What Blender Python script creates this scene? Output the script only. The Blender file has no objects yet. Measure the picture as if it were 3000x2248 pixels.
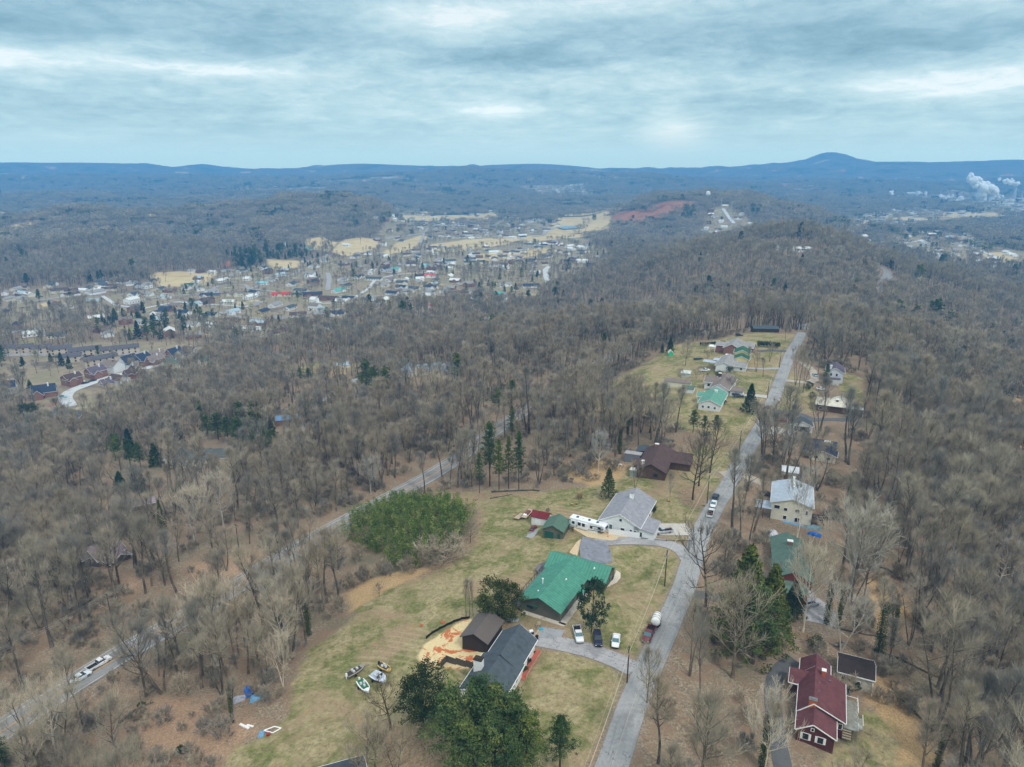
import bpy, math, random
import numpy as np
from math import radians as R
random.seed(7); rng=np.random.default_rng(7)
SC=bpy.context.scene; C=SC.collection
# ---------------------------------------------------------------- camera geometry (photo pixels 3000x2248)
F=2050.0; PT=R(17.3); CH=100.0
sp,cp=math.sin(PT),math.cos(PT)
def ray(u,v):
    a=(u-1500)/F; b=(1124-v)/F
    return np.array([a, cp+b*sp, -sp+b*cp])
def on_z(u,v,z):
    d=ray(u,v); t=(z-CH)/d[2]; return np.array([d[0]*t,d[1]*t])
def tanth(v): d=ray(1500,v); return -d[2]/d[1]
def proj(x,y,z):
    dy=y; dz=z-CH
    Z=dy*cp-dz*sp; Y=dy*sp+dz*cp
    return 1500+F*x/Z, 1124-F*Y/Z
# ---------------------------------------------------------------- noise
def _hash(i,j,s):
    h=(i*374761393+j*668265263+s*2147483647)&0xffffffff
    h=((h^(h>>13))*1274126177)&0xffffffff
    return ((h^(h>>16))&0xffff)/65535.0
def vnoise(x,y,s=0):
    xi=np.floor(x).astype(np.int64); yi=np.floor(y).astype(np.int64)
    fx=x-xi; fy=y-yi; fx=fx*fx*(3-2*fx); fy=fy*fy*(3-2*fy)
    a=_hash(xi,yi,s);b=_hash(xi+1,yi,s);c=_hash(xi,yi+1,s);d=_hash(xi+1,yi+1,s)
    return (a*(1-fx)+b*fx)*(1-fy)+(c*(1-fx)+d*fx)*fy-0.5
def fbm(x,y,s=0,o=4,g=0.5):
    r=0;a=1
    for k in range(o):
        r=r+a*vnoise(x*(2**k)+13.7*k,y*(2**k)-7.3*k,s+k); a*=g
    return r
def sstep(a,b,x): t=np.clip((x-a)/(b-a),0,1); return t*t*(3-2*t)
# ---------------------------------------------------------------- terrain height
RB=R(27.0); RX,RY=16.6,96.5
def st(x,y):
    dx=x-RX;dy=y-RY
    return dx*math.sin(RB)+dy*math.cos(RB), dx*math.cos(RB)-dy*math.sin(RB)
TT=[-5000,-900,-560,-420,-260,-165,-150,-108,-100,-70,-30,0,30,45,80,130,220,400,700,5000]
TZ=[-64,-64,-63,-58,-37,-20.5,-17.5,-17,-15,-6,-.6,0,-.6,-3,-12,-26,-44,-56,-60,-60]
# hills: u, v of the skyline, distance, sigma in px sideways, sigma in depth (m), cover height
HILLS=[
 (230,597,1720,120,150,14),(90,623,1680,120,160,14),(-60,656,1650,150,200,14),(380,613,1740,70,130,14),(100,686,1330,130,90,14),(280,674,1330,90,80,14),(400,684,1310,60,70,14),(520,708,1290,60,60,14),(-120,696,1300,150,120,14),
 (565,607,1900,60,130,14),(690,587,1950,75,150,14),(860,566,1980,80,170,14),(990,561,1980,70,170,14),(1070,579,1900,50,140,14),(1125,613,1750,36,110,14),(800,641,1640,55,110,14),(960,641,1640,60,110,14),(650,686,1480,40,100,14),(1080,664,1600,40,100,14),
 (150,575,3300,180,330,10),(420,566,3900,220,300,8),(330,600,2900,90,180,10),
 (1140,545,3700,190,300,8),(1420,560,3900,180,260,8),(1280,572,3300,120,200,8),(880,530,5000,230,380,6),(560,524,5600,260,450,5),
 (200,507,6300,260,500,5),(1380,494,5400,130,380,5),(1200,512,4900,140,360,5),(1640,504,5200,150,360,5),(1560,545,4200,100,220,5),(1830,514,5000,170,380,5),(1000,520,5600,120,300,5),(1500,503,6200,90,300,5),
 (1100,888,690,150,75,13),(950,935,640,110,60,13),
 (2340,664,960,190,160,15),(2150,715,900,180,130,15),(2560,775,860,180,140,15),(2760,850,760,170,120,15),(2450,850,620,260,110,14),
 (2070,556,2100,90,240,13),(1960,566,2150,80,240,12),(2190,562,2100,80,240,13),(2290,590,2050,70,240,13),(1870,600,2200,60,220,10),(2400,642,1850,120,260,13),(1800,640,2200,120,240,9),(2550,692,1700,100,160,10),
 (2850,668,1650,110,120,14),(2990,705,1500,100,120,14),
 (2480,575,3500,240,230,8),(2200,545,4300,200,300,8),(2700,562,4100,200,240,8),(2420,532,5000,200,300,8),
 (2432,446,9400,26,500,0),(2392,466,9300,36,600,0),(2478,466,9300,40,600,0),(2540,474,9300,50,600,0),(2300,482,9200,70,700,0),(2640,474,8900,110,800,0),(2740,480,8400,90,700,0),
 (2860,472,8600,90,700,0),(2962,468,8700,36,600,0),(3060,474,8500,110,700,0),
 (60,476,9000,140,700,0),(230,477,9100,120,700,0),(592,481,9800,30,400,0),(1060,480,8600,160,500,0),(1560,480,8600,150,500,0)]
HL=[]
for (u,v,D,su,sd,cov) in HILLS:
    D=D if D<4500 else 4500+(D-4500)*.58
    Z=D*cp+(CH-0)*sp*0+D*tanth(v)*sp
    x=(u-1500)/F*Z; zt=CH-D*tanth(v)-cov
    HL.append((x,D,zt,su/F*Z,sd))
def height(x,y):
    s,t=st(x,y); r=np.hypot(x,y)
    z=np.interp(t,TT,TZ)
    z=z-np.clip(-s-60,0,200)*0.05
    # ridge dies away far on; the far plain
    k=sstep(380,900,s)
    side=np.exp(-(t/160)**2)
    z=np.where(t>-170, z*(1-0.0*k)-k*(14)*side, z)
    far=-64+10*np.clip((x-200)/900,0,1)*np.exp(-((r-1300)/600)**2)
    kb=sstep(430,800,r)
    z=z*(1-kb)+far*kb
    # rolling ground
    amp=2.0*sstep(300,700,r)+20*sstep(1700,3800,r)+22*sstep(3800,5500,r)+14*sstep(5500,7500,r)
    amp=amp*(1-0.6*np.exp(-((x-1900)/1500)**2-((y-3200)/900)**2))
    n=fbm(x/900,y/900,3,4)+0.35*fbm(x/260+4,y/260,9,3)
    rg=1-2.4*np.abs(fbm(x/1500+2,y/620,31,3)); rg2=1-2.6*np.abs(fbm(x/700+8,y/380+1,37,3))
    z=z+amp*(n+0.12)+sstep(2300,3600,r)*(26*np.clip(rg,0,1)**2+15*np.clip(rg2,0,1)**2)*(1-0.9*np.exp(-((x-1900)/1300)**2-((y-3200)/900)**2))
    e=np.exp(z*0)  # placeholder keeps shape
    z=z+sstep(4700,8300,r)*104+sstep(5200,8000,r)*70*fbm(x/520+1,y/400,41,4)
    # smooth maximum with the hills
    zz=z
    for (hx,hy,zt,sx,sy) in HL:
        q=((x-hx)/sx)**2+((y-hy)/sy)**2
        wob=1+0.35*fbm(x/(sx*0.9+60),y/(sy*.7+60),int(abs(hx))%97,3)
        g=np.exp(-0.5*q*wob)
        top=zt-zz
        cand=zz+top*g
        zz=np.where(top>0,cand,zz)
    nearn=0.5*fbm(x/45,y/45,21,3)+0.12*fbm(x/9,y/9,22,2)
    flat=sstep(35,90,np.abs(t+5))
    zz=zz+nearn*(0.25+0.9*flat)
    return zz
NT,NR=600,1000; T0,T1=-R(50),R(50); L0,L1=math.log(45.0),math.log(8600.0)
th=np.linspace(T0,T1,NT); lr=np.linspace(L0,L1,NR)
TH,LR=np.meshgrid(th,lr); RR=np.exp(LR); GX=RR*np.sin(TH); GY=RR*np.cos(TH)
GZ=height(GX,GY)
def gz(x,y):
    x=np.asarray(x,float);y=np.asarray(y,float)
    a=(np.arctan2(x,y)-T0)/(T1-T0)*(NT-1); b=(np.log(np.hypot(x,y)+1e-9)-L0)/(L1-L0)*(NR-1)
    a=np.clip(a,0,NT-1.001);b=np.clip(b,0,NR-1.001)
    i=a.astype(int);j=b.astype(int);fa=a-i;fb=b-j
    return (GZ[j,i]*(1-fa)+GZ[j,i+1]*fa)*(1-fb)+(GZ[j+1,i]*(1-fa)+GZ[j+1,i+1]*fa)*fb
_ts=np.exp(np.linspace(math.log(60),math.log(9500),2600))
def g(u,v,h=0.0):
    """world point on the ground (or h above it) seen at photo pixel u,v"""
    d=ray(u,v); X=d[0]*_ts;Y=d[1]*_ts;Z=CH+d[2]*_ts
    f=Z-gz(X,Y)-h; k=np.argmax(f<0)
    if not (f<0).any(): return (float(X[-1]),float(Y[-1]),float(gz(X[-1],Y[-1])))
    if k==0: k=1
    a,b=_ts[k-1],_ts[k]
    for _ in range(22):
        m=(a+b)/2
        if CH+d[2]*m-gz(d[0]*m,d[1]*m)-h<0: b=m
        else: a=m
    t=(a+b)/2; return (float(d[0]*t),float(d[1]*t),float(gz(d[0]*t,d[1]*t)))
def gpoly(p): return np.array([g(u,v)[:2] for u,v in p])
def sdpoly(P,x,y):
    """signed distance, positive inside"""
    n=len(P); d=np.full(x.shape,1e9); ins=np.zeros(x.shape,bool)
    for i in range(n):
        ax,ay=P[i];bx,by=P[(i+1)%n]
        ex,ey=bx-ax,by-ay; L=ex*ex+ey*ey+1e-9
        t=np.clip(((x-ax)*ex+(y-ay)*ey)/L,0,1)
        d=np.minimum(d,np.hypot(x-ax-t*ex,y-ay-t*ey))
        c=((ay>y)!=(by>y))&(x<(bx-ax)*(y-ay)/((by-ay)+1e-12)+ax); ins^=c
    return np.where(ins,d,-d)
def sdline(P,x,y):
    d=np.full(x.shape,1e9)
    for i in range(len(P)-1):
        ax,ay=P[i][:2];bx,by=P[i+1][:2]
        ex,ey=bx-ax,by-ay; L=ex*ex+ey*ey+1e-9
        t=np.clip(((x-ax)*ex+(y-ay)*ey)/L,0,1)
        d=np.minimum(d,np.hypot(x-ax-t*ex,y-ay-t*ey))
    return d
# ---------------------------------------------------------------- object helpers
def tag(o,label=None,cat=None,group=None,kind=None):
    if label: o['label']=label
    if cat: o['category']=cat
    if group: o['group']=group
    if kind: o['kind']=kind
    return o
def empty(name,loc,rz=0,label=None,cat=None,group=None):
    o=bpy.data.objects.new(name,None); o.location=loc; o.rotation_euler=(0,0,rz); o.empty_display_size=.5; C.objects.link(o)
    return tag(o,label,cat,group)
def mesh(name,V,Fc,mats,mi=None,smooth=False):
    me=bpy.data.meshes.new(name); V=np.asarray(V,float)
    me.from_pydata(V.tolist(),[],[list(map(int,f)) for f in Fc] if not isinstance(Fc,np.ndarray) else Fc.tolist())
    for m in (mats if isinstance(mats,(list,tuple)) else [mats]): me.materials.append(m)
    if mi is not None: me.polygons.foreach_set('material_index',np.asarray(mi,dtype=np.int32))
    if smooth: me.polygons.foreach_set('use_smooth',np.ones(len(me.polygons),bool))
    me.update(); return me
def link(name,me,parent=None):
    o=bpy.data.objects.new(name,me); C.objects.link(o)
    if parent is not None: o.parent=parent
    return o
class MB:
    def __init__(s): s.v=[];s.f=[];s.m=[];s.seg=[]
    def add(s,V,Fc,m=0):
        b=len(s.v); s.seg.append((b,len(V),len(s.f),len(Fc))); s.v+= [tuple(p) for p in V]; s.f+=[[i+b for i in f] for f in Fc]; s.m+=[m]*len(Fc); return s
    def box(s,c,d,rz=0,m=0,taper=1.0,rx=0,ry=0):
        x,y,z=[k/2 for k in d]; pts=[]
        for sz in (-1,1):
            k=taper if sz>0 else 1
            for sx,sy in ((-1,-1),(1,-1),(1,1),(-1,1)): pts.append([sx*x*k,sy*y*k,sz*z])
        pts=np.array(pts)
        if rx: c_,s_=math.cos(rx),math.sin(rx); pts=pts@np.array([[1,0,0],[0,c_,s_],[0,-s_,c_]])
        if ry: c_,s_=math.cos(ry),math.sin(ry); pts=pts@np.array([[c_,0,-s_],[0,1,0],[s_,0,c_]])
        c_,s_=math.cos(rz),math.sin(rz)
        pts=pts@np.array([[c_,s_,0],[-s_,c_,0],[0,0,1]])+np.array(c)
        return s.add(pts,[[0,3,2,1],[4,5,6,7],[0,1,5,4],[1,2,6,5],[2,3,7,6],[3,0,4,7]],m)
    def poly(s,P,h0,h1,m=0):
        """vertical prism from 2-D outline"""
        n=len(P); V=[(p[0],p[1],h0) for p in P]+[(p[0],p[1],h1) for p in P]
        return s.add(V,[list(range(n))[::-1],list(range(n,2*n))]+[[i,(i+1)%n,n+(i+1)%n,n+i] for i in range(n)],m)
    def tube(s,P,r,n=6,m=0,cap=True):
        P=[np.array(p,float) for p in P]; r=r if hasattr(r,'__len__') else [r]*len(P); V=[];Fc=[]
        for i,p in enumerate(P):
            d=P[min(i+1,len(P)-1)]-P[max(i-1,0)]; d=d/(np.linalg.norm(d)+1e-9)
            a=np.array([0,0,1.]) if abs(d[2])<.9 else np.array([1.,0,0]); e1=np.cross(d,a);e1/=np.linalg.norm(e1);e2=np.cross(d,e1)
            for k in range(n):
                q=2*math.pi*k/n; V.append(p+r[i]*(math.cos(q)*e1+math.sin(q)*e2))
        for i in range(len(P)-1):
            for k in range(n): Fc.append([i*n+k,i*n+(k+1)%n,(i+1)*n+(k+1)%n,(i+1)*n+k])
        if cap: Fc.append(list(range(n)));Fc.append([(len(P)-1)*n+k for k in range(n)][::-1])
        return s.add(V,Fc,m)
    def cyl(s,c,r,h,n=12,m=0,r2=None,axis='z'):
        r2=r if r2 is None else r2; V=[]
        for zz,rr in ((-h/2,r),(h/2,r2)):
            for k in range(n):
                q=2*math.pi*k/n; a,b=rr*math.cos(q),rr*math.sin(q)
                V.append({'z':(c[0]+a,c[1]+b,c[2]+zz),'x':(c[0]+zz,c[1]+a,c[2]+b),'y':(c[0]+a,c[1]+zz,c[2]+b)}[axis])
        return s.add(V,[list(range(n))[::-1],list(range(n,2*n))]+[[k,(k+1)%n,n+(k+1)%n,n+k] for k in range(n)],m)
    def build(s,name,mats,parent=None,smooth=False,bevel=0):
        o=link(name,mesh(name,s.v,s.f,mats,s.m,smooth),parent)
        if bevel:
            b=o.modifiers.new('b','BEVEL');b.width=bevel;b.segments=2
        return o
def subs(e,name,mb,m):
    for (b,n,f0,nf) in mb.seg:
        o=MB(); o.add(mb.v[b:b+n],[[i-b for i in f] for f in mb.f[f0:f0+nf]]); o.build(name,m,e)
def copy_tree(o,parent=None):
    c=o.copy(); C.objects.link(c)
    if parent is not None: c.parent=parent
    for ch in list(o.children): copy_tree(ch,c)
    return c
# ---------------------------------------------------------------- material helpers
def S(r,g_,b): # sRGB 0-255 to linear
    f=lambda c:(c/255/12.92 if c/255<=.04045 else ((c/255+.055)/1.055)**2.4)
    return (f(r),f(g_),f(b),1)
class NT_:
    def __init__(s,m): s.t=m.node_tree; s.n=s.t.nodes; s.l=s.t.links
    def node(s,ty,**k):
        n=s.n.new(ty)
        for a,b in k.items(): setattr(n,a,b)
        return n
    def ln(s,a,b): s.l.new(a,b); return b
    def val(s,sock,v):
        if isinstance(v,bpy.types.NodeSocket): s.l.new(v,sock)
        else: sock.default_value=v
    def math(s,op,a,b=None,c=None,clamp=False):
        n=s.node('ShaderNodeMath',operation=op,use_clamp=clamp); s.val(n.inputs[0],a)
        if b is not None: s.val(n.inputs[1],b)
        if c is not None: s.val(n.inputs[2],c)
        return n.outputs[0]
    def noise(s,vec,scale,detail=4,rough=.55,dist=0):
        n=s.node('ShaderNodeTexNoise'); n.inputs['Scale'].default_value=scale;n.inputs['Detail'].default_value=detail;n.inputs['Roughness'].default_value=rough;n.inputs['Distortion'].default_value=dist
        if vec is not None: s.ln(vec,n.inputs['Vector'])
        return n.outputs['Fac']
    def mix(s,f,a,b,bt='MIX'):
        n=s.node('ShaderNodeMix',data_type='RGBA',blend_type=bt); s.val(n.inputs[0],f); s.val(n.inputs[6],a); s.val(n.inputs[7],b); return n.outputs[2]
    def ramp(s,f,pts):
        n=s.node('ShaderNodeValToRGB'); s.ln(f,n.inputs[0]); e=n.color_ramp.elements
        while len(e)<len(pts): e.new(.5)
        for i,(p,c) in enumerate(pts): e[i].position=p; e[i].color=c if len(c)==4 else (*c,1)
        return n.outputs[0]
    def step(s,f,a,b):
        n=s.node('ShaderNodeMapRange',interpolation_type='SMOOTHSTEP'); s.val(n.inputs[0],f); n.inputs[1].default_value=a;n.inputs[2].default_value=b; return n.outputs[0]
    def attr(s,name,ty='GEOMETRY'):
        n=s.node('ShaderNodeAttribute',attribute_name=name,attribute_type=ty); return n
def newmat(name,rough=.85,metal=0,spec=.3):
    m=bpy.data.materials.new(name); m.use_nodes=True; t=NT_(m); b=t.n['Principled BSDF']
    b.inputs['Roughness'].default_value=rough;b.inputs['Metallic'].default_value=metal;b.inputs['Specular IOR Level'].default_value=spec
    return m,t,b
MATS={}
def mat(name,col,rough=.8,var=.12,scale=1.5,metal=0,spec=.3,stripe=None,dirt=None,bump=0):
    """painted / plain surface with mottling; stripe=(period,axis,depth) for seams or boards"""
    if name in MATS: return MATS[name]
    m,t,b=newmat(name,rough,metal,spec)
    tc=t.node('ShaderNodeTexCoord').outputs['Object']
    n=t.noise(tc,scale,5,.6)
    c=t.mix(1.0,(*[k*(1-var) for k in col[:3]],1),(*[min(1,k*(1+var)) for k in col[:3]],1)); 
    mx=t.n[-1] if False else None
    c=t.ramp(n,[(.3,tuple(k*(1-var*1.5) for k in col[:3])),(.7,tuple(min(1,k*(1+var)) for k in col[:3]))])
    if dirt:
        n2=t.noise(tc,.35,4,.65); c=t.mix(t.step(n2,.5,.75),c,dirt)
    if stripe:
        per,ax,dep=stripe[:3]
        sx=t.node('ShaderNodeSeparateXYZ'); t.ln(tc,sx.inputs[0])
        f=t.math('FRACT',t.math('DIVIDE',sx.outputs[ax],per))
        k=t.math('LESS_THAN',f,.16); c=t.mix(t.math('MULTIPLY',k,dep),c,tuple(q*.35 for q in col[:3])+(1,))
        bp=t.node('ShaderNodeBump'); bp.inputs['Strength'].default_value=.5;bp.inputs['Distance'].default_value=.03
        t.ln(k,bp.inputs['Height']); t.ln(bp.outputs[0],b.inputs['Normal'])
    t.ln(c,b.inputs['Base Color']); MATS[name]=m; return m
# ================================================================ camera, light, sky
HAZE_D=2.1e-4
cam=bpy.data.cameras.new('camera'); cam.sensor_width=36; cam.lens=F/3000*36; cam.clip_start=1; cam.clip_end=90000
co=bpy.data.objects.new('camera',cam); C.objects.link(co); co.location=(0,0,CH); co.rotation_euler=(R(90)-PT,0,0); SC.camera=co
SC.view_settings.view_transform='Standard'; SC.view_settings.look='None'; SC.view_settings.gamma=1; SC.view_settings.exposure=0.15
SC.render.engine='CYCLES'; cy=SC.cycles
cy.max_bounces=5; cy.diffuse_bounces=2; cy.glossy_bounces=2; cy.transmission_bounces=2; cy.transparent_max_bounces=6; cy.volume_bounces=1
cy.use_adaptive_sampling=True; cy.adaptive_threshold=0.02; cy.use_denoising=True; cy.denoiser='OPENIMAGEDENOISE'; cy.denoising_input_passes='RGB_ALBEDO_NORMAL'
cy.caustics_reflective=False; cy.caustics_refractive=False; cy.sample_clamp_indirect=4
SUN_EL,SUN_AZ=R(52),R(150)   # high, behind the clouds, a little to the right of the camera's back
sun=bpy.data.lights.new('sun','SUN'); sun.energy=1.7; sun.angle=R(10); sun.color=(1,.95,.87)
so=bpy.data.objects.new('sun',sun); C.objects.link(so)
so.rotation_euler=(R(90)-SUN_EL,0,-SUN_AZ+math.pi); so.location=(0,0,400)
w=bpy.data.worlds.new("World"); SC.world=w; w.use_nodes=True; w.cycles.sampling_method='MANUAL'; w.cycles.sample_map_resolution=512
T=NT_(w); bg=T.n['Background']
sky=T.node('ShaderNodeTexSky',sky_type='NISHITA'); sky.sun_disc=False; sky.sun_elevation=SUN_EL; sky.sun_rotation=SUN_AZ
geo=T.node('ShaderNodeTexCoord'); sx=T.node('ShaderNodeSeparateXYZ'); T.ln(geo.outputs['Generated'],sx.inputs[0])
az=T.math('ARCTAN2',sx.outputs[0],sx.outputs[1]); hyp=T.math('SQRT',T.math('ADD',T.math('MULTIPLY',sx.outputs[0],sx.outputs[0]),T.math('MULTIPLY',sx.outputs[1],sx.outputs[1])))
el=T.math('ARCTAN2',sx.outputs[2],hyp)
eld=T.math('MULTIPLY',el,180/math.pi)          # elevation in degrees
def sv(kx,ky,ox=0,oy=0):
    c=T.node('ShaderNodeCombineXYZ'); T.ln(T.math('MULTIPLY_ADD',az,kx,ox),c.inputs[0]); 
    e2=T.math('POWER',T.math('MAXIMUM',T.math('ADD',eld,1.2),0.05),0.62)
    T.ln(T.math('MULTIPLY_ADD',e2,ky,oy),c.inputs[1]); return c.outputs[0]
n1=T.noise(sv(8.5,1.9,3.1,.4),1,7,.6,.5)
n2=T.noise(sv(19,4.6,7.7,2.2),1,6,.65,.5)
n4=T.noise(sv(44,9.5,2.1,5.2),1,5,.65,.6)
n3=T.noise(sv(2.0,.9,1.3,9.1),1,3,.5)
eW=T.math('ADD',eld,T.math('MULTIPLY',T.math('SUBTRACT',n1,.5),5.0))
# layers of cloud by elevation: dark base low-right, bright band, dark band, broken top
band=T.ramp(T.math('MULTIPLY',eW,1/14.0),[(0.0,(.80,.80,.80)),(.11,(.66,.66,.66)),(.21,(.50,.50,.50)),(.33,(.56,.56,.56)),(.47,(.74,.74,.74)),(.58,(.42,.42,.42)),(.70,(.30,.30,.30)),(.80,(.40,.40,.40)),(.97,(.75,.75,.75))])
def blob(a0,e0,sa,se,amp):
    qa=T.math('DIVIDE',T.math('SUBTRACT',az,a0),sa); qe=T.math('DIVIDE',T.math('SUBTRACT',eld,e0),se)
    q=T.math('ADD',T.math('MULTIPLY',qa,qa),T.math('MULTIPLY',qe,qe))
    return T.math('MULTIPLY',T.math('EXPONENT',T.math('MULTIPLY',q,-1.0)),amp)
acc=band
tot=T.math('ADD',acc,T.math('MULTIPLY',T.math('SUBTRACT',n2,.5),.72))
tot=T.math('ADD',tot,T.math('MULTIPLY',T.math('SUBTRACT',n4,.5),.3))
tot=T.math('ADD',tot,T.math('MULTIPLY',T.math('SUBTRACT',n3,.5),.85))
for b in [(-.08,9.8,.10,1.5,.55),(.10,11.2,.22,1.2,.45),(.56,10.5,.10,1.6,.5),(-.62,11,.12,1.0,.35),(.215,1.8,.04,1.7,.5),(.02,1.0,.10,1.2,.28),(-.02,4.0,.05,.5,.45),(-.36,6.4,.10,.6,.4),(-.60,6.4,.12,.5,.3),
          (.42,7.0,.22,1.1,-.35),(.35,4.6,.10,1.0,-.18),(-.50,8.2,.25,.8,-.2),(-.02,7.6,.12,.7,-.25),(.52,5.0,.16,.9,.38)]:
    tot=T.math('ADD',tot,blob(*b))
cl=T.ramp(tot,[(0.0,S(118,155,176)[:3]),(.30,S(142,178,196)[:3]),(.58,S(170,201,213)[:3]),(.85,S(200,222,229)[:3]),(1.0,S(224,235,239)[:3])])
warm=T.mix(blob(.215,1.6,.04,1.6,.3),cl,S(250,242,232)) 
# overcast brightens toward the zenith out of frame, and the horizon air is pale
up=T.step(eld,12,45)
cl2=T.mix(up,warm,(.90,.92,.92,1))
mixc=T.mix(.93,T.mix(1.0,sky.outputs[0],(.10,.10,.10,1),'MULTIPLY'),cl2)
# horizon sky colour is brightened and yellowed to cancel the haze box in front
tel=T.math('MAXIMUM',T.math('TANGENT',el),0.002)
ln_=T.math('MINIMUM',T.math('DIVIDE',float(GZ.max())+12-CH,tel),T.math('DIVIDE',8800.0,T.math('MAXIMUM',T.math('COSINE',az),0.55)))
tr=T.math('EXPONENT',T.math('MULTIPLY',ln_,-HAZE_D))
def chan(c0,e): return T.math('DIVIDE',T.math('SUBTRACT',c0,T.math('MULTIPLY',T.math('SUBTRACT',1.0,tr),e)),tr)
pale=T.mix(T.step(eld,4.2,0.2),mixc,(.365,.53,.62,1))
sc_=T.node('ShaderNodeSeparateColor'); T.ln(pale,sc_.inputs[0]); cc_=T.node('ShaderNodeCombineColor')
for i_,e_ in enumerate((.055,.205,.47)): T.ln(chan(sc_.outputs[i_],e_),cc_.inputs[i_])
mixc=T.mix(T.math('GREATER_THAN',eld,-1.5),(.35,.45,.5,1),cc_.outputs[0])
T.ln(mixc,bg.inputs[0]); bg.inputs[1].default_value=1.0
# ================================================================ haze
def hazebox():
    m=bpy.data.materials.new('haze_air'); m.use_nodes=True; t=m.node_tree; t.nodes.remove(t.nodes['Principled BSDF'])
    v=t.nodes.new('ShaderNodeVolumePrincipled'); v.inputs['Color'].default_value=(.155,.50,.98,1); v.inputs['Density'].default_value=HAZE_D; v.inputs['Anisotropy'].default_value=0.0
    t.links.new(v.outputs[0],t.nodes['Material Output'].inputs['Volume'])
    m.cycles.homogeneous_volume=True
    z0=float(GZ.min())-1.5; z1=float(max(GZ.max(),CH))+12
    o=MB().box((0,4100,(z0+z1)/2),(14600,9400,z1-z0)).build('haze',m); tag(o,'thin blue haze filling the valley air','haze',kind='stuff')
import os
if not os.environ.get('NOHAZE'): hazebox()
# ================================================================ ground zones
Z_LAWN=[[(1290,1448),(1420,1438),(1600,1440),(1740,1425),(1800,1405),(1850,1352),(1900,1400),(1990,1342),(2060,1300),(2110,1285),(2212,1262),(2140,1380),(2075,1500),(2030,1580),(2000,1660),(1960,1745),(1875,1905),(1830,2010),(1770,2150),(1700,2290),(1560,2700),(560,2700),(600,2330),(690,2190),(790,2150),(850,2090),(865,1990),(900,1905),(985,1855),(1045,1800),(1030,1742),(1200,1692),(1320,1645),(1385,1570),(1400,1500)],
 [(1750,1175),(1800,1112),(1900,1062),(1960,1015),(2080,1000),(2200,975),(2335,980),(2305,1040),(2285,1080),(2262,1130),(2235,1190),(2205,1258),(2120,1292),(2000,1262),(1900,1215),(1800,1205),(1740,1225)],
 [(2318,1085),(2345,1110),(2400,1150),(2392,1207),(2300,1215),(2268,1205),(2290,1150)],
 [(2470,1090),(2530,1110),(2530,1200),(2490,1195),(2455,1140)],
 [(2530,2080),(2620,2100),(2720,2260),(2380,2290),(2430,2190),(2500,2170)],
 [(850,1092),(905,1062),(1000,1055),(1085,1072),(1000,1092)],
 [(60,1000),(130,985),(130,1000),(60,1015)],[(318,975),(345,958),(430,958),(420,975)]]
Z_STRAW=[[(1222,1925),(1238,1893),(1290,1860),(1350,1822),(1380,1812),(1395,1830),(1375,1875),(1420,1905),(1440,1930),(1400,1962),(1300,1955),(1245,1957)]]
Z_TALL=[[(2520,1950),(2600,1990),(2700,2060),(2760,2240),(2640,2240),(2600,2110),(2540,2060)],[(1640,1400),(1700,1370),(1760,1345),(1830,1360),(1820,1400),(1740,1425)],[(1010,1740),(1100,1690),(1200,1668),(1260,1668),(1200,1695),(1090,1755),(1030,1790)],
 [(212,1476),(300,1466),(362,1478),(402,1500),(400,1530),(300,1566),(215,1540)],[(2950,1180),(3060,1150),(3060,1350),(2970,1310),(2940,1240)],[(930,1095),(1000,1080),(1030,1110),(960,1120)],
 [(2540,1700),(2600,1690),(2680,1800),(2640,1860),(2560,1850)]]
Z_ORANGE=[[(380,2110),(470,2040),(600,2050),(760,2140),(680,2195),(560,2290),(300,2290)],[(240,1700),(330,1680),(430,1700),(380,1740),(280,1740)],[(560,1650),(760,1620),(700,1690),(600,1720)]]
Z_FIELD=[[(440,800),(520,795),(640,802),(605,825),(520,842),(465,838)],[(885,705),(950,696),(988,712),(960,738),(905,728)],[(975,728),(1010,702),(1070,697),(1118,712),(1090,732),(1020,750),(978,747)],
 [(1120,742),(1160,715),(1230,690),(1262,695),(1205,730),(1130,748)],[(1255,718),(1360,703),(1440,698),(1520,700),(1500,714),(1340,738),(1250,738)],[(1440,702),(1560,690),(1700,686),(1760,664),(1792,660),(1780,684),(1700,695),(1560,708)],
 [(1620,655),(1660,640),(1750,628),(1792,632),(1785,660),(1700,682),(1600,692),(1590,680)],[(1365,642),(1400,630),(1440,622),(1468,635),(1400,647)],[(0,618),(30,628),(45,640),(0,636)],[(75,630),(120,618),(182,610),(182,621),(90,634)],[(0,672),(60,655),(110,648),(110,654),(0,688)],[(2485,605),(2520,603),(2536,612),(2490,613)],
 [(425,628),(455,628),(452,634),(428,634)],[(155,598),(200,597),(198,604),(158,605)],[(650,770),(700,765),(700,775),(660,778)],[(780,760),(880,765),(870,785),(800,790)],
 [(1390,745),(1540,735),(1600,725),(1640,735),(1500,760),(1400,765)],[(100,895),(160,880),(200,890),(160,905),(95,910)],[(2870,742),(2960,738),(2990,770),(2900,765)],
 [(2830,540),(2900,536),(2900,541),(2835,545)],[(2440,533),(2490,528),(2510,533),(2450,540)],[(2380,540),(2400,545),(2340,547)],[(700,505),(735,503),(735,508),(705,508)],[(150,512),(210,514),(208,518),(155,516)],[(60,515),(100,520),(60,524)],[(510,503),(555,504),(550,509),(515,509)],[(1470,508),(1500,505),(1500,509),(1475,511)],[(1640,506),(1670,508),(1665,514),(1638,513)],[(1545,525),(1568,518),(1570,523),(1550,530)]]
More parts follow.
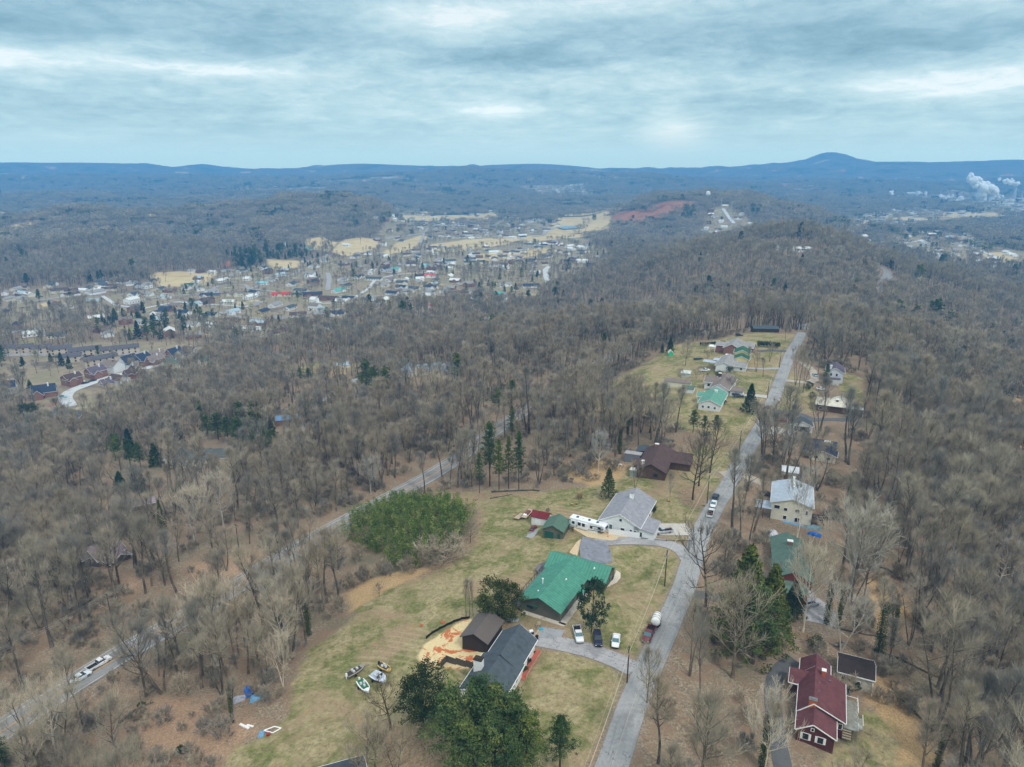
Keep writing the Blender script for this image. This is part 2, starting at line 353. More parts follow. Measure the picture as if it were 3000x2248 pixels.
Z_RED=[[(1110,595),(1145,592),(1145,601),(1115,602)],[(1195,562),(1235,553),(1235,560),(1200,566)],[(645,765),(700,758),(705,775),(660,785)],[(1790,655),(1800,625),(1900,608),(2010,588),(2050,595),(2000,620),(1880,655)],[(2270,541),(2315,538),(2318,550),(2290,550)],[(1115,512),(1172,513),(1170,517),(1118,517)],
 [(143,1192),(168,1170),(172,1180),(150,1196)],[(1395,1330),(1400,1325),(1398,1335)],[(1385,1010),(1410,1008),(1408,1016),(1390,1018)]]
Z_VILL=[[(0,890),(120,845),(300,870),(440,845),(640,795),(760,775),(900,762),(1000,742),(1090,700),(1220,640),(1450,640),(1620,650),(1700,690),(1800,740),(1760,800),(1620,840),(1560,900),(1420,900),(1300,905),(1160,915),(1060,930),(900,985),(760,1005),(640,990),(540,970),(400,940),(250,915),(100,955),(0,950)],
 [(0,1055),(260,1000),(420,1000),(600,1000),(640,1050),(560,1090),(430,1110),(330,1180),(280,1250),(160,1230),(90,1150),(0,1185)],
 [(2600,690),(2700,676),(2850,690),(2900,720),(3060,745),(3060,800),(2850,790),(2640,750)],[(2080,610),(2130,600),(2195,640),(2215,668),(2130,692),(2045,692)],
 [(2450,640),(2700,610),(2900,640),(2750,660),(2500,680)],[(1500,545),(1700,540),(1750,570),(1560,575)],[(1120,600),(1220,610),(1300,650),(1150,640)],[(2750,560),(3060,560),(3060,640),(2900,630),(2760,600)]]
Z_WEAR=[[(1555,1852),(1600,1836),(1662,1846),(1672,1872),(1740,1892),(1830,1912),(1870,1930),(1862,1948),(1790,1922),(1720,1905),(1640,1890),(1560,1878)],[(1985,1430),(2060,1432),(2078,1478),(2040,1490),(1995,1480)],[(1540,1912),(1578,1908),(1562,1950),(1530,1990),(1515,2010),(1505,1998),(1530,1950)],[(1690,1545),(1760,1552),(1800,1580),(1740,1580),(1690,1565)],[(1405,1800),(1450,1812),(1530,1835),(1520,1850),(1440,1835)],[(1300,1640),(1390,1565),(1402,1490),(1414,1500),(1400,1590),(1320,1655),(1240,1695),(1200,1690)],[(1120,2120),(1300,2160),(1500,2200),(1520,2300),(1100,2300)],[(1830,1360),(1870,1345),(1960,1375),(1950,1392),(1850,1405)],[(1480,1690),(1530,1740),(1560,1790),(1500,1800),(1440,1800)],[(1655,1740),(1690,1700),(1700,1712),(1665,1760)],[(1395,1445),(1560,1440),(1600,1446),(1560,1456),(1400,1460)],[(1785,2150),(1840,2020),(1832,2015),(1760,2150),(1700,2290),(1725,2290)]]
Z_GRAVEL=[]
# ---- roads: name, photo centreline, width (m), kind
RIDGE=[(1690,2500),(1793,2248),(1847,2080),(1920,1911),(2003,1727),(2050,1569),(2098,1477),(2131,1430),(2180,1335),(2232,1249),(2264,1177),(2283,1123),(2301,1077),(2317,1032),(2336,1003),(2352,975)]
HWY=[(-140,2250),(-40,2170),(60,2106),(150,2045),(340,1927),(520,1824),(695,1718),(885,1598),(1080,1492),(1253,1400),(1345,1342),(1418,1284),(1560,1190),(1700,1095),(1841,1020)]
ROADS=[('road',RIDGE,5.5,'asphalt','grey patched asphalt road along the ridge'),
 ('highway',HWY,8.2,'hwy','two-lane highway with yellow centre line cut along the hillside'),
 ('driveway',[(1858,1962),(1800,1930),(1740,1910),(1680,1893),(1600,1880),(1545,1868)],4.6,'drive','grey driveway from the ridge road to the charcoal-roofed house'),
 ('driveway',[(2016,1640),(2000,1607),(1950,1590),(1860,1584),(1780,1586),(1735,1592)],4.2,'drive','curved asphalt driveway to the green metal-roofed house'),
 ('driveway',[(2022,1552),(1975,1552),(1925,1552)],7.0,'concrete','pale concrete driveway beside the long white house'),
 ('driveway',[(2300,2280),(2268,2120),(2262,2030),(2270,1960),(2330,1935)],3.2,'darkdrive','dark asphalt driveway to the red-roofed house'),
 ('driveway',[(2330,1240),(2400,1230),(2440,1228),(2490,1235),(2500,1222)],3.6,'darkdrive','dark looping driveway around the cream-roofed house'),
 ('driveway',[(2262,1205),(2300,1208),(2350,1218),(2385,1232)],4.5,'darkdrive','dark driveway entrance beside the red car'),
 ('driveway',[(2240,1262),(2280,1262),(2330,1272)],8,'concrete','wide concrete apron before the open black-roofed garage'),
 ('driveway',[(2292,1115),(2330,1118),(2370,1125),(2390,1112),(2380,1085),(2350,1062)],4.0,'gravel','pale gravel drive before the tall white house'),
 ('driveway',[(2255,1165),(2220,1160),(2180,1160),(2140,1155)],4.2,'concrete','concrete drive to the teal-roofed house'),
 ('driveway',[(2310,1030),(2260,1027),(2220,1030)],4.0,'darkdrive','dark drive to the brick house on the hilltop'),
 ('driveway',[(2290,1080),(2240,1082),(2190,1080)],3.2,'drive','narrow drive to the white ranch house'),
 ('driveway',[(2112,1390),(2150,1385),(2185,1395),(2240,1420)],4.0,'gravel','pinkish gravel track to the light blue-roofed house'),
 ('driveway',[(2010,1740),(2060,1745),(2110,1755),(2170,1790)],3.4,'darkdrive','dark drive running under the tall cedars'),
 ('driveway',[(2340,1765),(2380,1770),(2405,1800),(2410,1830)],7.5,'drive','worn asphalt parking area behind the grey-green roofed house'),
 ('lane',[(1092,1200),(1076,1180),(1054,1160),(1046,1135),(1040,1110)],6.0,'drive','bending lane in the woods below the ridge'),
 ('lane',[(830,1302),(870,1293),(880,1265),(873,1235),(905,1195),(960,1165)],5.0,'drive','pale lane by the blue-roofed cabin in the woods'),
 ('residential_street',[(206,1192),(190,1168),(200,1150),(232,1136),(271,1122),(316,1108),(362,1095),(420,1082),(480,1066)],9,'pale','pale concrete street of the subdivision'),
 ('residential_street',[(0,1042),(100,1038),(200,1040),(300,1042),(400,1035),(480,1030)],12,'drive','parking lane in front of the apartment buildings'),
 ('village_road',[(760,990),(820,965),(870,940),(930,915),(1010,905)],6,'drive','village road climbing past the mobile homes'),
 ('village_road',[(400,882),(480,868),(600,862),(760,850),(900,868),(1040,872),(1150,865)],6,'drive','main village road through the valley'),
 ('village_road',[(960,850),(965,820),(960,800)],7,'drive','straight pale road up the wooded slope'),
 ('village_road',[(730,848),(800,825),(870,800),(880,790)],6,'drive','village road at the foot of the woods'),
 ('village_road',[(100,885),(200,868),(290,865),(270,845)],6,'drive','curving road at the left valley edge'),
 ('village_road',[(0,985),(60,968),(115,962)],7,'drive','road behind the apartment buildings'),
 ('village_road',[(1612,845),(1600,810),(1598,790),(1612,780)],9,'pale','bright road bending between the trees'),
 ('village_road',[(1560,695),(1590,690),(1600,680),(1625,668)],8,'drive','road passing the field with the pond'),
 ('village_road',[(420,905),(520,885),(620,893),(720,900),(760,885)],5,'pale','pale village street'),
 ('village_road',[(560,930),(640,915),(700,930),(780,935)],5,'drive','village street'),
 ('village_road',[(600,862),(640,838),(720,835),(730,848)],5,'drive','village street'),
 ('village_road',[(900,868),(940,890),(1040,885),(1120,890)],5,'pale','village street'),
 ('village_road',[(1040,872),(1080,845),(1100,820),(1160,805),(1260,800)],5,'pale','village street'),
 ('village_road',[(300,868),(340,895),(420,905)],5,'pale','village street'),
 ('village_road',[(1130,700),(1200,690),(1290,672),(1400,668),(1500,680)],6,'drive','village street'),
 ('village_road',[(1230,720),(1240,690),(1260,660)],6,'drive','village street'),
 ('village_road',[(2640,715),(2700,705),(2780,712),(2850,725),(2930,760)],7,'pale','street of the suburb'),
 ('hilltop_road',[(2592,870),(2583,845),(2590,822),(2603,805),(2598,792),(2578,783)],10,'hwy','highway bend on the wooded hill'),
 ('hilltop_road',[(2180,893),(2230,889),(2300,891),(2372,893)],8,'drive','grey road crossing the saddle behind the hilltop houses'),
 ('hilltop_road',[(2150,655),(2130,630),(2118,612)],8,'pale','street between the houses on the far ridge'),
]
RW=[]
for nm,pl,wd,kd,lb in ROADS:
    P=[g(u,v) for u,v in pl]; RW.append(np.array([p[:2] for p in P]))
LAWN=[gpoly(p) for p in Z_LAWN]; STRAW=[gpoly(p) for p in Z_STRAW]; TALL=[gpoly(p) for p in Z_TALL]; ORANGE=[gpoly(p) for p in Z_ORANGE]
FIELD=[gpoly(p) for p in Z_FIELD]; RED=[gpoly(p) for p in Z_RED]; VILL=[gpoly(p) for p in Z_VILL]; WEAR=[gpoly(p) for p in Z_WEAR]
def farclear(x,y):
    r=np.hypot(x,y); n=fbm(x/330+5,y/210+3,61,3)+.25*fbm(x/90,y/60,62,2); return np.where((r>2100)&(r<5600),(n-.235)*230,-60)
def zone(polys,x,y,cap=60.0):
    out=np.full(x.shape,-cap)
    for P in polys:
        m=(x>P[:,0].min()-cap)&(x<P[:,0].max()+cap)&(y>P[:,1].min()-cap)&(y<P[:,1].max()+cap)
        if m.any(): out[m]=np.maximum(out[m],sdpoly(P,x[m],y[m]))
    return np.clip(out,-cap,cap)
def roads_d(x,y,cap=40.0):
    out=np.full(x.shape,cap)
    for P,(nm,pl,wd,kd,lb) in zip(RW,ROADS):
        m=(x>P[:,0].min()-cap)&(x<P[:,0].max()+cap)&(y>P[:,1].min()-cap)&(y<P[:,1].max()+cap)
        if m.any(): out[m]=np.minimum(out[m],sdline(P,x[m],y[m])-wd/2)
    return out
# flatten the ground across the near roads a little is not needed: the roads are draped on it
# ---------------------------------------------------------------- ground sheet
def build_ground():
    V=np.stack([GX.ravel(),GY.ravel(),GZ.ravel()],1)
    i=np.arange(NR-1)[:,None]*NT+np.arange(NT-1)[None,:]; i=i.ravel()
    Q=np.stack([i,i+1,i+1+NT,i+NT],1).astype(np.int32)
    me=bpy.data.meshes.new('ground'); me.vertices.add(len(V)); me.vertices.foreach_set('co',V.ravel())
    me.loops.add(len(Q)*4); me.loops.foreach_set('vertex_index',Q.ravel())
    me.polygons.add(len(Q)); me.polygons.foreach_set('loop_start',np.arange(len(Q),dtype=np.int32)*4)
    me.update(calc_edges=True); me.polygons.foreach_set('use_smooth',np.ones(len(Q),bool))
    x,y=V[:,0],V[:,1]
    for nm,Zs in (('lawn',LAWN),('straw',STRAW),('tall',TALL),('orange',ORANGE),('field',FIELD),('red',RED),('village',VILL),('wear',WEAR)):
        zv=zone(Zs,x,y)
        if nm=='field': zv=np.clip(np.maximum(zv,farclear(x,y)),-60,60)
        a=me.attributes.new(nm,'FLOAT','POINT'); a.data.foreach_set('value',zv.astype(np.float32))
    a=me.attributes.new('rd','FLOAT','POINT'); a.data.foreach_set('value',roads_d(x,y).astype(np.float32))
    m,t,b=newmat('ground_cover',.95,0,.1)
    P=t.node('ShaderNodeNewGeometry').outputs['Position']
    def nz(s,d=4,r=.6,di=0): return t.noise(P,s,d,r,di)
    fine=nz(2.2,4,.7); med=nz(.28,4,.65); big=nz(.045,3,.5); mid=nz(.9,3,.6); hair=nz(9,3,.7)
    # leaf litter
    lit=t.ramp(fine,[(.25,S(90,80,68)[:3]),(.5,S(140,126,107)[:3]),(.72,S(190,173,148)[:3])])
    lit=t.mix(t.step(med,.40,.62),lit,t.ramp(hair,[(.3,S(108,90,74)[:3]),(.7,S(166,142,118)[:3])]))
    lit=t.mix(t.step(big,.52,.66),lit,t.ramp(fine,[(.3,S(98,92,74)[:3]),(.7,S(142,134,112)[:3])]))
    # far woods floor / canopy colour
    vl=t.node('ShaderNodeVectorMath',operation='LENGTH'); t.ln(P,vl.inputs[0])
    can=t.ramp(t.noise(P,.05,6,.75),[(.3,S(82,79,76)[:3]),(.5,S(112,106,100)[:3]),(.72,S(142,134,124)[:3])])
    can=t.mix(t.step(t.noise(P,.006,4,.6),.54,.62),can,S(66,78,64))
    can=t.mix(t.math('MULTIPLY',t.step(t.noise(P,.0042,5,.68,.6),.60,.64),t.step(vl.outputs['Value'],1900,2700)),can,t.ramp(t.noise(P,.01,2,.5),[(.4,S(170,150,116)[:3]),(.55,S(206,190,150)[:3]),(.62,S(190,120,90)[:3])]))
    lit=t.mix(t.step(vl.outputs['Value'],700,2500),lit,can)
    # mown lawn: tan thatch with green growing through
    gn=t.noise(P,.11,5,.65,.6); g2=t.noise(P,.55,5,.7,.3); tuft=t.noise(P,1.15,4,.75,.5)
    tan=t.ramp(tuft,[(.28,S(110,100,72)[:3]),(.46,S(152,141,106)[:3]),(.6,S(174,163,127)[:3]),(.78,S(198,188,153)[:3])])
    grn=t.ramp(tuft,[(.28,S(78,84,50)[:3]),(.46,S(108,112,68)[:3]),(.62,S(134,136,88)[:3]),(.8,S(162,158,114)[:3])])
    brn=t.ramp(fine,[(.3,S(128,108,84)[:3]),(.7,S(180,158,130)[:3])])
    lw=t.mix(t.step(t.math('ADD',t.math('ADD',t.math('MULTIPLY',gn,.75),t.math('MULTIPLY',g2,.45)),t.math('MULTIPLY',t.math('SUBTRACT',tuft,.5),.35)),.55,.68),tan,grn)
    lw=t.mix(t.math('MULTIPLY',t.step(t.noise(P,.06,4,.6,.4),.50,.66),.8),lw,brn); lw=t.mix(t.math('MULTIPLY',t.step(t.noise(P,.13,5,.7,.8),.62,.70),.7),lw,t.ramp(fine,[(.3,S(150,116,86)[:3]),(.7,S(186,152,118)[:3])]))
    # mowing and tyre arcs
    wv=t.node('ShaderNodeTexWave',wave_type='RINGS',rings_direction='SPHERICAL'); mp=t.node('ShaderNodeMapping'); mp.inputs['Location'].default_value=(42,-96,0); t.ln(P,mp.inputs[0]); t.ln(mp.outputs[0],wv.inputs['Vector']); wv.inputs['Scale'].default_value=.16; wv.inputs['Distortion'].default_value=6; wv.inputs['Detail'].default_value=3; wv.inputs['Detail Scale'].default_value=.3
    lw=t.mix(t.math('MULTIPLY',t.step(wv.outputs['Fac'],.55,.95),t.math('MULTIPLY',t.step(t.noise(P,.03,3,.5),.5,.62),.16)),lw,S(208,196,156))
    def msk(name,w=1.2,amp=2.6,sc=None):
        a=t.attr(name).outputs['Fac']
        n=t.math('MULTIPLY',t.math('SUBTRACT',med if sc is None else sc,.5),amp*2)
        return t.step(t.math('ADD',a,n),-w,w)
    col=lit
    dist=vl.outputs['Value']
    # village yards, coarser
    vg=t.ramp(t.noise(P,.022,5,.7),[(.34,S(108,101,92)[:3]),(.48,S(158,145,122)[:3]),(.58,S(136,132,104)[:3]),(.68,S(196,182,154)[:3])])
    col=t.mix(msk('village',6,22,mid and t.noise(P,.03,4,.6)),col,vg)
    col=t.mix(msk('orange',3,5),col,t.ramp(fine,[(.25,S(130,106,84)[:3]),(.55,S(176,148,122)[:3]),(.78,S(208,182,154)[:3])]))
    col=t.mix(msk('lawn',.9,2.2),col,lw)
    col=t.mix(t.math('MULTIPLY',msk('wear',1.6,2.6),.85),col,t.ramp(fine,[(.28,S(106,88,72)[:3]),(.5,S(150,128,104)[:3]),(.74,S(190,168,140)[:3])]))
    col=t.mix(msk('tall',1.5,4),col,t.ramp(nz(3.2,4,.7,.8),[(.3,S(140,112,80)[:3]),(.5,S(184,156,116)[:3]),(.75,S(214,190,148)[:3])]))
    fl=t.ramp(t.noise(P,.02,5,.65),[(.3,S(178,158,116)[:3]),(.55,S(206,188,146)[:3]),(.72,S(160,154,104)[:3])])
    col=t.mix(msk('field',4,10,t.noise(P,.03,3,.6)),col,fl)
    rd=t.ramp(t.noise(P,.03,5,.7),[(.35,S(110,86,78)[:3]),(.5,S(168,112,86)[:3]),(.7,S(150,128,104)[:3])])
    col=t.mix(msk('red',4,12,t.noise(P,.04,4,.65)),col,rd)
    st_=t.mix(t.step(t.noise(P,.2,6,.72,1.3),.49,.55),t.ramp(fine,[(.2,S(206,184,136)[:3]),(.8,S(236,220,176)[:3])]),S(198,116,74))
    col=t.mix(msk('straw',.5,.9),col,st_)
    # trodden, gritty verge beside the roads
    vr=t.attr('rd').outputs['Fac']
    col=t.mix(t.math('MULTIPLY',t.step(t.math('ADD',vr,t.math('MULTIPLY',t.math('SUBTRACT',med,.5),2.5)),1.4,.1),.75),col,t.ramp(fine,[(.3,S(120,106,92)[:3]),(.7,S(168,154,136)[:3])]))
    t.ln(col,b.inputs['Base Color'])
    bp=t.node('ShaderNodeBump'); bp.inputs['Strength'].default_value=.6; bp.inputs['Distance'].default_value=.25; t.ln(fine,bp.inputs['Height'])
    bp2=t.node('ShaderNodeBump'); bp2.inputs['Distance'].default_value=9; t.ln(t.noise(P,.05,4,.7),bp2.inputs['Height']); t.ln(t.math('MULTIPLY',t.step(dist,1500,4000),.8),bp2.inputs['Strength']); t.ln(bp.outputs[0],bp2.inputs['Normal'])
    t.ln(bp2.outputs[0],b.inputs['Normal'])
    me.materials.append(m); o=link('ground',me); tag(o,kind='structure'); return o
build_ground()
# ---------------------------------------------------------------- roads
def road_mat(kd):
    base={'asphalt':(160,162,163),'hwy':(146,146,146),'drive':(170,170,172),'darkdrive':(100,102,104),'concrete':(196,192,184),'gravel':(180,170,156),'pale':(200,206,208)}[kd]
    m,t,b=newmat('road_'+kd,.9,0,.2); P=t.node('ShaderNodeNewGeometry').outputs['Position']
    uv=t.node('ShaderNodeUVMap').outputs[0]; s=t.node('ShaderNodeSeparateXYZ'); t.ln(uv,s.inputs[0])
    c=t.ramp(t.noise(P,1.4,6,.7),[(.3,S(*[int(k*.92) for k in base])[:3]),(.7,S(*[min(255,int(k*1.06)) for k in base])[:3])])
    c=t.mix(t.math('MULTIPLY',t.step(t.noise(P,.16,4,.6),.52,.66),.55),c,S(*[int(k*.74) for k in base]))
    # wheel paths follow the length of the road
    if kd in('asphalt','hwy','drive'):
        mp=t.node('ShaderNodeMapping'); mp.inputs['Scale'].default_value=(9,.06,1); t.ln(uv,mp.inputs[0])
        k=t.noise(mp.outputs[0],1,4,.6); c=t.mix(t.math('MULTIPLY',t.step(k,.5,.68),.5),c,S(*[int(q*.78) for q in base]))
    if kd in('asphalt','drive','darkdrive'):
        vo=t.node('ShaderNodeTexVoronoi',feature='DISTANCE_TO_EDGE'); vo.inputs['Scale'].default_value=.33
        wv=t.node('ShaderNodeVectorMath',operation='ADD'); t.ln(P,wv.inputs[0]); nn=t.node('ShaderNodeTexNoise'); nn.inputs['Scale'].default_value=.7; t.ln(P,nn.inputs['Vector']); 
        sc=t.node('ShaderNodeVectorMath',operation='SCALE'); sc.inputs['Scale'].default_value=3; t.ln(nn.outputs['Color'],sc.inputs[0]); t.ln(sc.outputs[0],wv.inputs[1]); t.ln(wv.outputs[0],vo.inputs['Vector'])
        k=t.math('MULTIPLY',t.math('LESS_THAN',vo.outputs['Distance'],.014),t.step(t.noise(P,.09,3,.5),.48,.56)); c=t.mix(t.math('MULTIPLY',k,.55),c,S(70,70,74))
    t.ln(c,b.inputs['Base Color']); return m
RM={}
def ribbon(P,w0,w1,step,lift,uvw=True):
    """strip of ground-hugging quads between offsets w0 and w1 from the centreline"""
    P=np.array(P); seg=np.hypot(*(P[1:]-P[:-1]).T); L=np.concatenate([[0],np.cumsum(seg)]); n=max(3,int(L[-1]/step))
    q=np.linspace(0,L[-1],n); 
    X=np.interp(q,L,P[:,0]);Y=np.interp(q,L,P[:,1])
    k=max(1,int(8/ max(L[-1]/n,.01)))
    if n>2*k+3:
        ker=np.hanning(2*k+3)[1:-1]; ker/=ker.sum()
        X=np.convolve(np.pad(X,len(ker)//2,'reflect',reflect_type='odd'),ker,'valid');Y=np.convolve(np.pad(Y,len(ker)//2,'reflect',reflect_type='odd'),ker,'valid')
    dx=np.gradient(X);dy=np.gradient(Y);l=np.hypot(dx,dy)+1e-9; nx,ny=dy/l,-dx/l
    m=max(2,int(abs(w1-w0)/1.0)+1); o=np.linspace(w0,w1,m)
    VX=X[:,None]+nx[:,None]*o; VY=Y[:,None]+ny[:,None]*o
    # the carriageway is level from side to side
    zc=np.maximum.reduce([gz(VX[:,j],VY[:,j]) for j in range(m)])[:,None]
    VZ=0.0*zc+gz(VX,VY)+lift+0.0003*np.hypot(VX,VY)
    V=np.stack([VX,VY,VZ],2).reshape(-1,3)
    i=(np.arange(n-1)[:,None]*m+np.arange(m-1)[None,:]).ravel(); Fq=np.stack([i,i+m,i+m+1,i+1],1)
    UV=np.stack([np.tile((o-w0)/(w1-w0+1e-9),n),np.repeat(q,m)],1)
    return V,Fq,UV,(X,Y,nx,ny,q)
def ribobj(name,P,w0,w1,step,lift,m,parent=None):
    V,Fq,UV,info=ribbon(P,w0,w1,step,lift)
    me=mesh(name,V,Fq,m,smooth=True); uvl=me.uv_layers.new(name='UVMap'); li=np.zeros(len(me.loops),np.int32); me.loops.foreach_get('vertex_index',li); uvl.data.foreach_set('uv',UV[li].astype(np.float32).ravel())
    return link(name,me,parent),info
white=mat('road_paint_white',S(226,226,220),.7,.1,3); yellow=mat('road_paint_yellow',S(222,174,70),.7,.12,3)
for k,((nm,pl,wd,kd,lb),P) in enumerate(zip(ROADS,RW)):
    if kd not in RM: RM[kd]=road_mat(kd)
    far=np.hypot(*P[0])>450
    o,info=ribobj(nm,P,-wd/2,wd/2,4 if far else 1.2,.05+.004*(k%5)+(.02 if kd in('asphalt','hwy') else 0),RM[kd]); tag(o,kind='structure')
    if nm=='highway':
        for a,b_,mt,n2 in ((-2.8,-2.66,white,'lane_line'),(3.5,3.64,white,'lane_line'),(.25,.37,yellow,'centre_line'),(.50,.62,yellow,'centre_line'),(-4.05,-3.95,white,'edge_line')):
            l,_=ribobj(n2,P,a,b_,1.5,.12,mt,o)
    if nm=='road':
        l,_=ribobj('centre_line',P,-.05,.05,1.5,.11,mat('worn_line',S(182,178,164),.9,.12,1.2),o)
# ================================================================ vegetation
def htop(p,vt):
    k=(1124-vt)/F; q=(k*p[1]*cp-p[1]*sp)/(cp+k*sp); return max(1.0,q-(p[2]-CH))
def veg_mat(name,cols,rough=.9,leaf=False,scale=.35,trans=0):
    m,t,b=newmat(name,rough,0,.15); tc=t.node('ShaderNodeTexCoord').outputs['Object']; P=t.node('ShaderNodeNewGeometry').outputs['Position']
    oi=t.node('ShaderNodeObjectInfo').outputs['Random']
    n=t.noise(P,scale,4,.65)
    c=t.ramp(n,[(.3,cols[0][:3]),(.5,cols[1][:3]),(.7,cols[2][:3])])
    c2=t.ramp(oi,[(0.0,(.80,.84,.92)),(.35,(1.0,.97,.92)),(.7,(1.14,1.04,.92)),(1.0,(1.3,1.27,1.22))]) if not leaf else t.ramp(oi,[(0.0,(.62,.74,.7)),(.5,(1,1,1)),(1.0,(1.3,1.2,.86))])
    c=t.mix(1.0,c,c2,'MULTIPLY'); t.ln(c,b.inputs['Base Color'])
    return m
BARK=veg_mat('bark_grey',[S(70,65,58),S(96,90,80),S(130,122,110)],scale=.5)
TWIG=veg_mat('twig_grey_brown',[S(124,119,109),S(151,145,132),S(176,169,153)],scale=.25)
BARKP=veg_mat('bark_pale',[S(150,142,130),S(190,184,172),S(214,208,196)],scale=.5)
TWIGP=veg_mat('twig_pale',[S(168,162,150),S(188,182,170),S(204,198,186)],scale=.3)
BARKD=veg_mat('bark_dark',[S(52,44,38),S(70,60,52),S(90,80,70)],scale=.6)
IVY=veg_mat('ivy_leaf',[S(44,58,30),S(70,84,46),S(96,108,60)],leaf=True,scale=1.2)
PINE=veg_mat('pine_needles',[S(46,64,42),S(78,98,56),S(128,136,78)],leaf=True,scale=.35)
CEDAR=veg_mat('cedar_foliage',[S(44,56,32),S(74,88,46),S(114,120,64)],leaf=True,scale=.4)
DARKC=veg_mat('spruce_foliage',[S(30,48,38),S(46,68,50),S(66,88,62)],leaf=True,scale=.4)
MAGN=veg_mat('magnolia_leaf',[S(34,44,24),S(60,72,36),S(98,104,58)],leaf=True,scale=.8)
BAMB=veg_mat('bamboo_leaf',[S(60,86,40),S(112,132,62),S(188,178,108)],leaf=True,scale=.42)
GRASSD=veg_mat('dry_grass',[S(168,140,100),S(204,178,132),S(226,206,164)],scale=2)
def perp(d):
    a=np.array([0,0,1.]) if abs(d[2])<.9 else np.array([1.,0,0]); e=np.cross(d,a); e/=np.linalg.norm(e); return e,np.cross(d,e)
def bare_proto(seed,h,spread,clear=.35,limbs=14,sub=5,sub2=4,tw=4,twl=1.3,tww=.035,lean=0.0,multi=1,up=.9,rtr=.0155,tsides=6):
    r=np.random.default_rng(seed); TR=MB(); CV=[];CF=[]; cr=MB()
    def ribbon_(p,q,w):
        d=q-p; L=np.linalg.norm(d)+1e-9; e,_=perp(d/L); a=r.uniform(0,math.pi); e2=np.cross(d/L,e); s=(e*math.cos(a)+e2*math.sin(a))*w/2
        i=len(CV); CV.extend([p-s,p+s,q+s*.35,q-s*.35]); CF.append([i,i+1,i+2,i+3])
    def path(p,d,L,n,curve,wob):
        out=[p]; d=d.copy()
        for k in range(n):
            d=d+np.array([0,0,curve/n])+r.normal(0,wob,3); d/=np.linalg.norm(d); out.append(out[-1]+d*L/n)
        return out
    for mt in range(multi):
        q0=2*math.pi*mt/multi+r.uniform(0,1); tilt=(0.22 if multi>1 else 0)+lean
        d0=np.array([math.cos(q0)*tilt,math.sin(q0)*tilt,1.]); d0/=np.linalg.norm(d0)
        H=h*.86*(1 if mt==0 else r.uniform(.8,.97)); n=9
        tp=path(np.array([0,0,-.5]),d0,H+.5,n,0.05 if multi==1 else .2,.045); rr=[h*rtr/(multi**.4)*(1-.86*(k/n))**1.0*(1.35 if k==0 else 1) for k in range(n+1)]
        TR.tube(tp,rr,tsides)
        nl=max(4,limbs//multi)
        for k in range(nl):
            f=clear+(1-clear)*(k+.5)/nl; i=f*n; i0=min(int(i),n-1); p=tp[i0]+(tp[i0+1]-tp[i0])*(i-i0)
            a=k*2.4+r.uniform(-.5,.5)+mt; prof=math.sin(math.pi*min(1,max(.12,(f-clear)/(1-clear)*.8+.22)))**.8
            L=spread*prof*r.uniform(.8,1.15); e=up*r.uniform(.55,1.1)+.5*(f-.5)
            d=np.array([math.cos(a),math.sin(a),e]); d/=np.linalg.norm(d)
            lp=path(p,d,L,5,.55,.12); r0=max(.05,rr[i0]*.55); TR.tube(lp,[r0*(1-.8*j/5) for j in range(6)],4 if tsides>4 else 3,cap=False)
            for s_ in range(sub):
                j=r.uniform(.25,1.0)*5; j0=min(int(j),4); q=lp[j0]+(lp[j0+1]-lp[j0])*(j-j0)
                base=(lp[j0+1]-lp[j0]); base/=np.linalg.norm(base); d2=base+r.normal(0,.42,3)+np.array([0,0,.55]); d2/=np.linalg.norm(d2)
                L2=L*r.uniform(.36,.68)*(1.15-.09*j); sp_=path(q,d2,L2,3,.4,.15)
                if tsides>4: cr.tube(sp_,[r0*.34,r0*.27,r0*.2,r0*.1],3,cap=False)
                else:
                    for z_ in range(3): ribbon_(sp_[z_],sp_[z_+1],max(tww*1.2,.06))
                for s2 in range(sub2):
                    z_=r.uniform(.2,1)*3; z0=min(int(z_),2); q2=sp_[z0]+(sp_[z0+1]-sp_[z0])*(z_-z0)
                    d3=d2+r.normal(0,.45,3)+np.array([0,0,.4]); d3/=np.linalg.norm(d3); L3=L2*r.uniform(.45,.8); e3=q2+d3*L3
                    ribbon_(q2,e3,tww*1.5)
                    for s3 in range(tw):
                        q3=q2+(e3-q2)*r.uniform(.3,1); d4=d3+r.normal(0,.5,3)+np.array([0,0,.4]); d4/=np.linalg.norm(d4)
                        ribbon_(q3,q3+d4*twl*r.uniform(.5,1.1),tww)
    cr.add(CV,CF)
    return TR,cr
def leaves(r,centers,rad,n,size,flat=.5,asp=.6):
    """n small leaf quads round every centre; one array"""
    K=len(centers); c=np.repeat(centers,n,0); rr=np.repeat(rad,n)[:,None]
    o=r.normal(0,1,(K*n,3)); o/=np.linalg.norm(o,axis=1)[:,None]; o*=r.uniform(.35,1,(K*n,1)); o[:,2]*=flat
    c=c+o*rr
    a=r.normal(0,1,(K*n,3)); a/=np.linalg.norm(a,axis=1)[:,None]; b=np.cross(a,r.normal(0,1,(K*n,3))); b/=np.linalg.norm(b,axis=1)[:,None]
    s=size*r.uniform(.6,1.3,(K*n,1)); a*=s*.5; b*=s*.5*asp
    V=np.stack([c-a,c-b,c+a,c+b],1).reshape(-1,3); Q=np.arange(K*n*4).reshape(-1,4); return V,Q
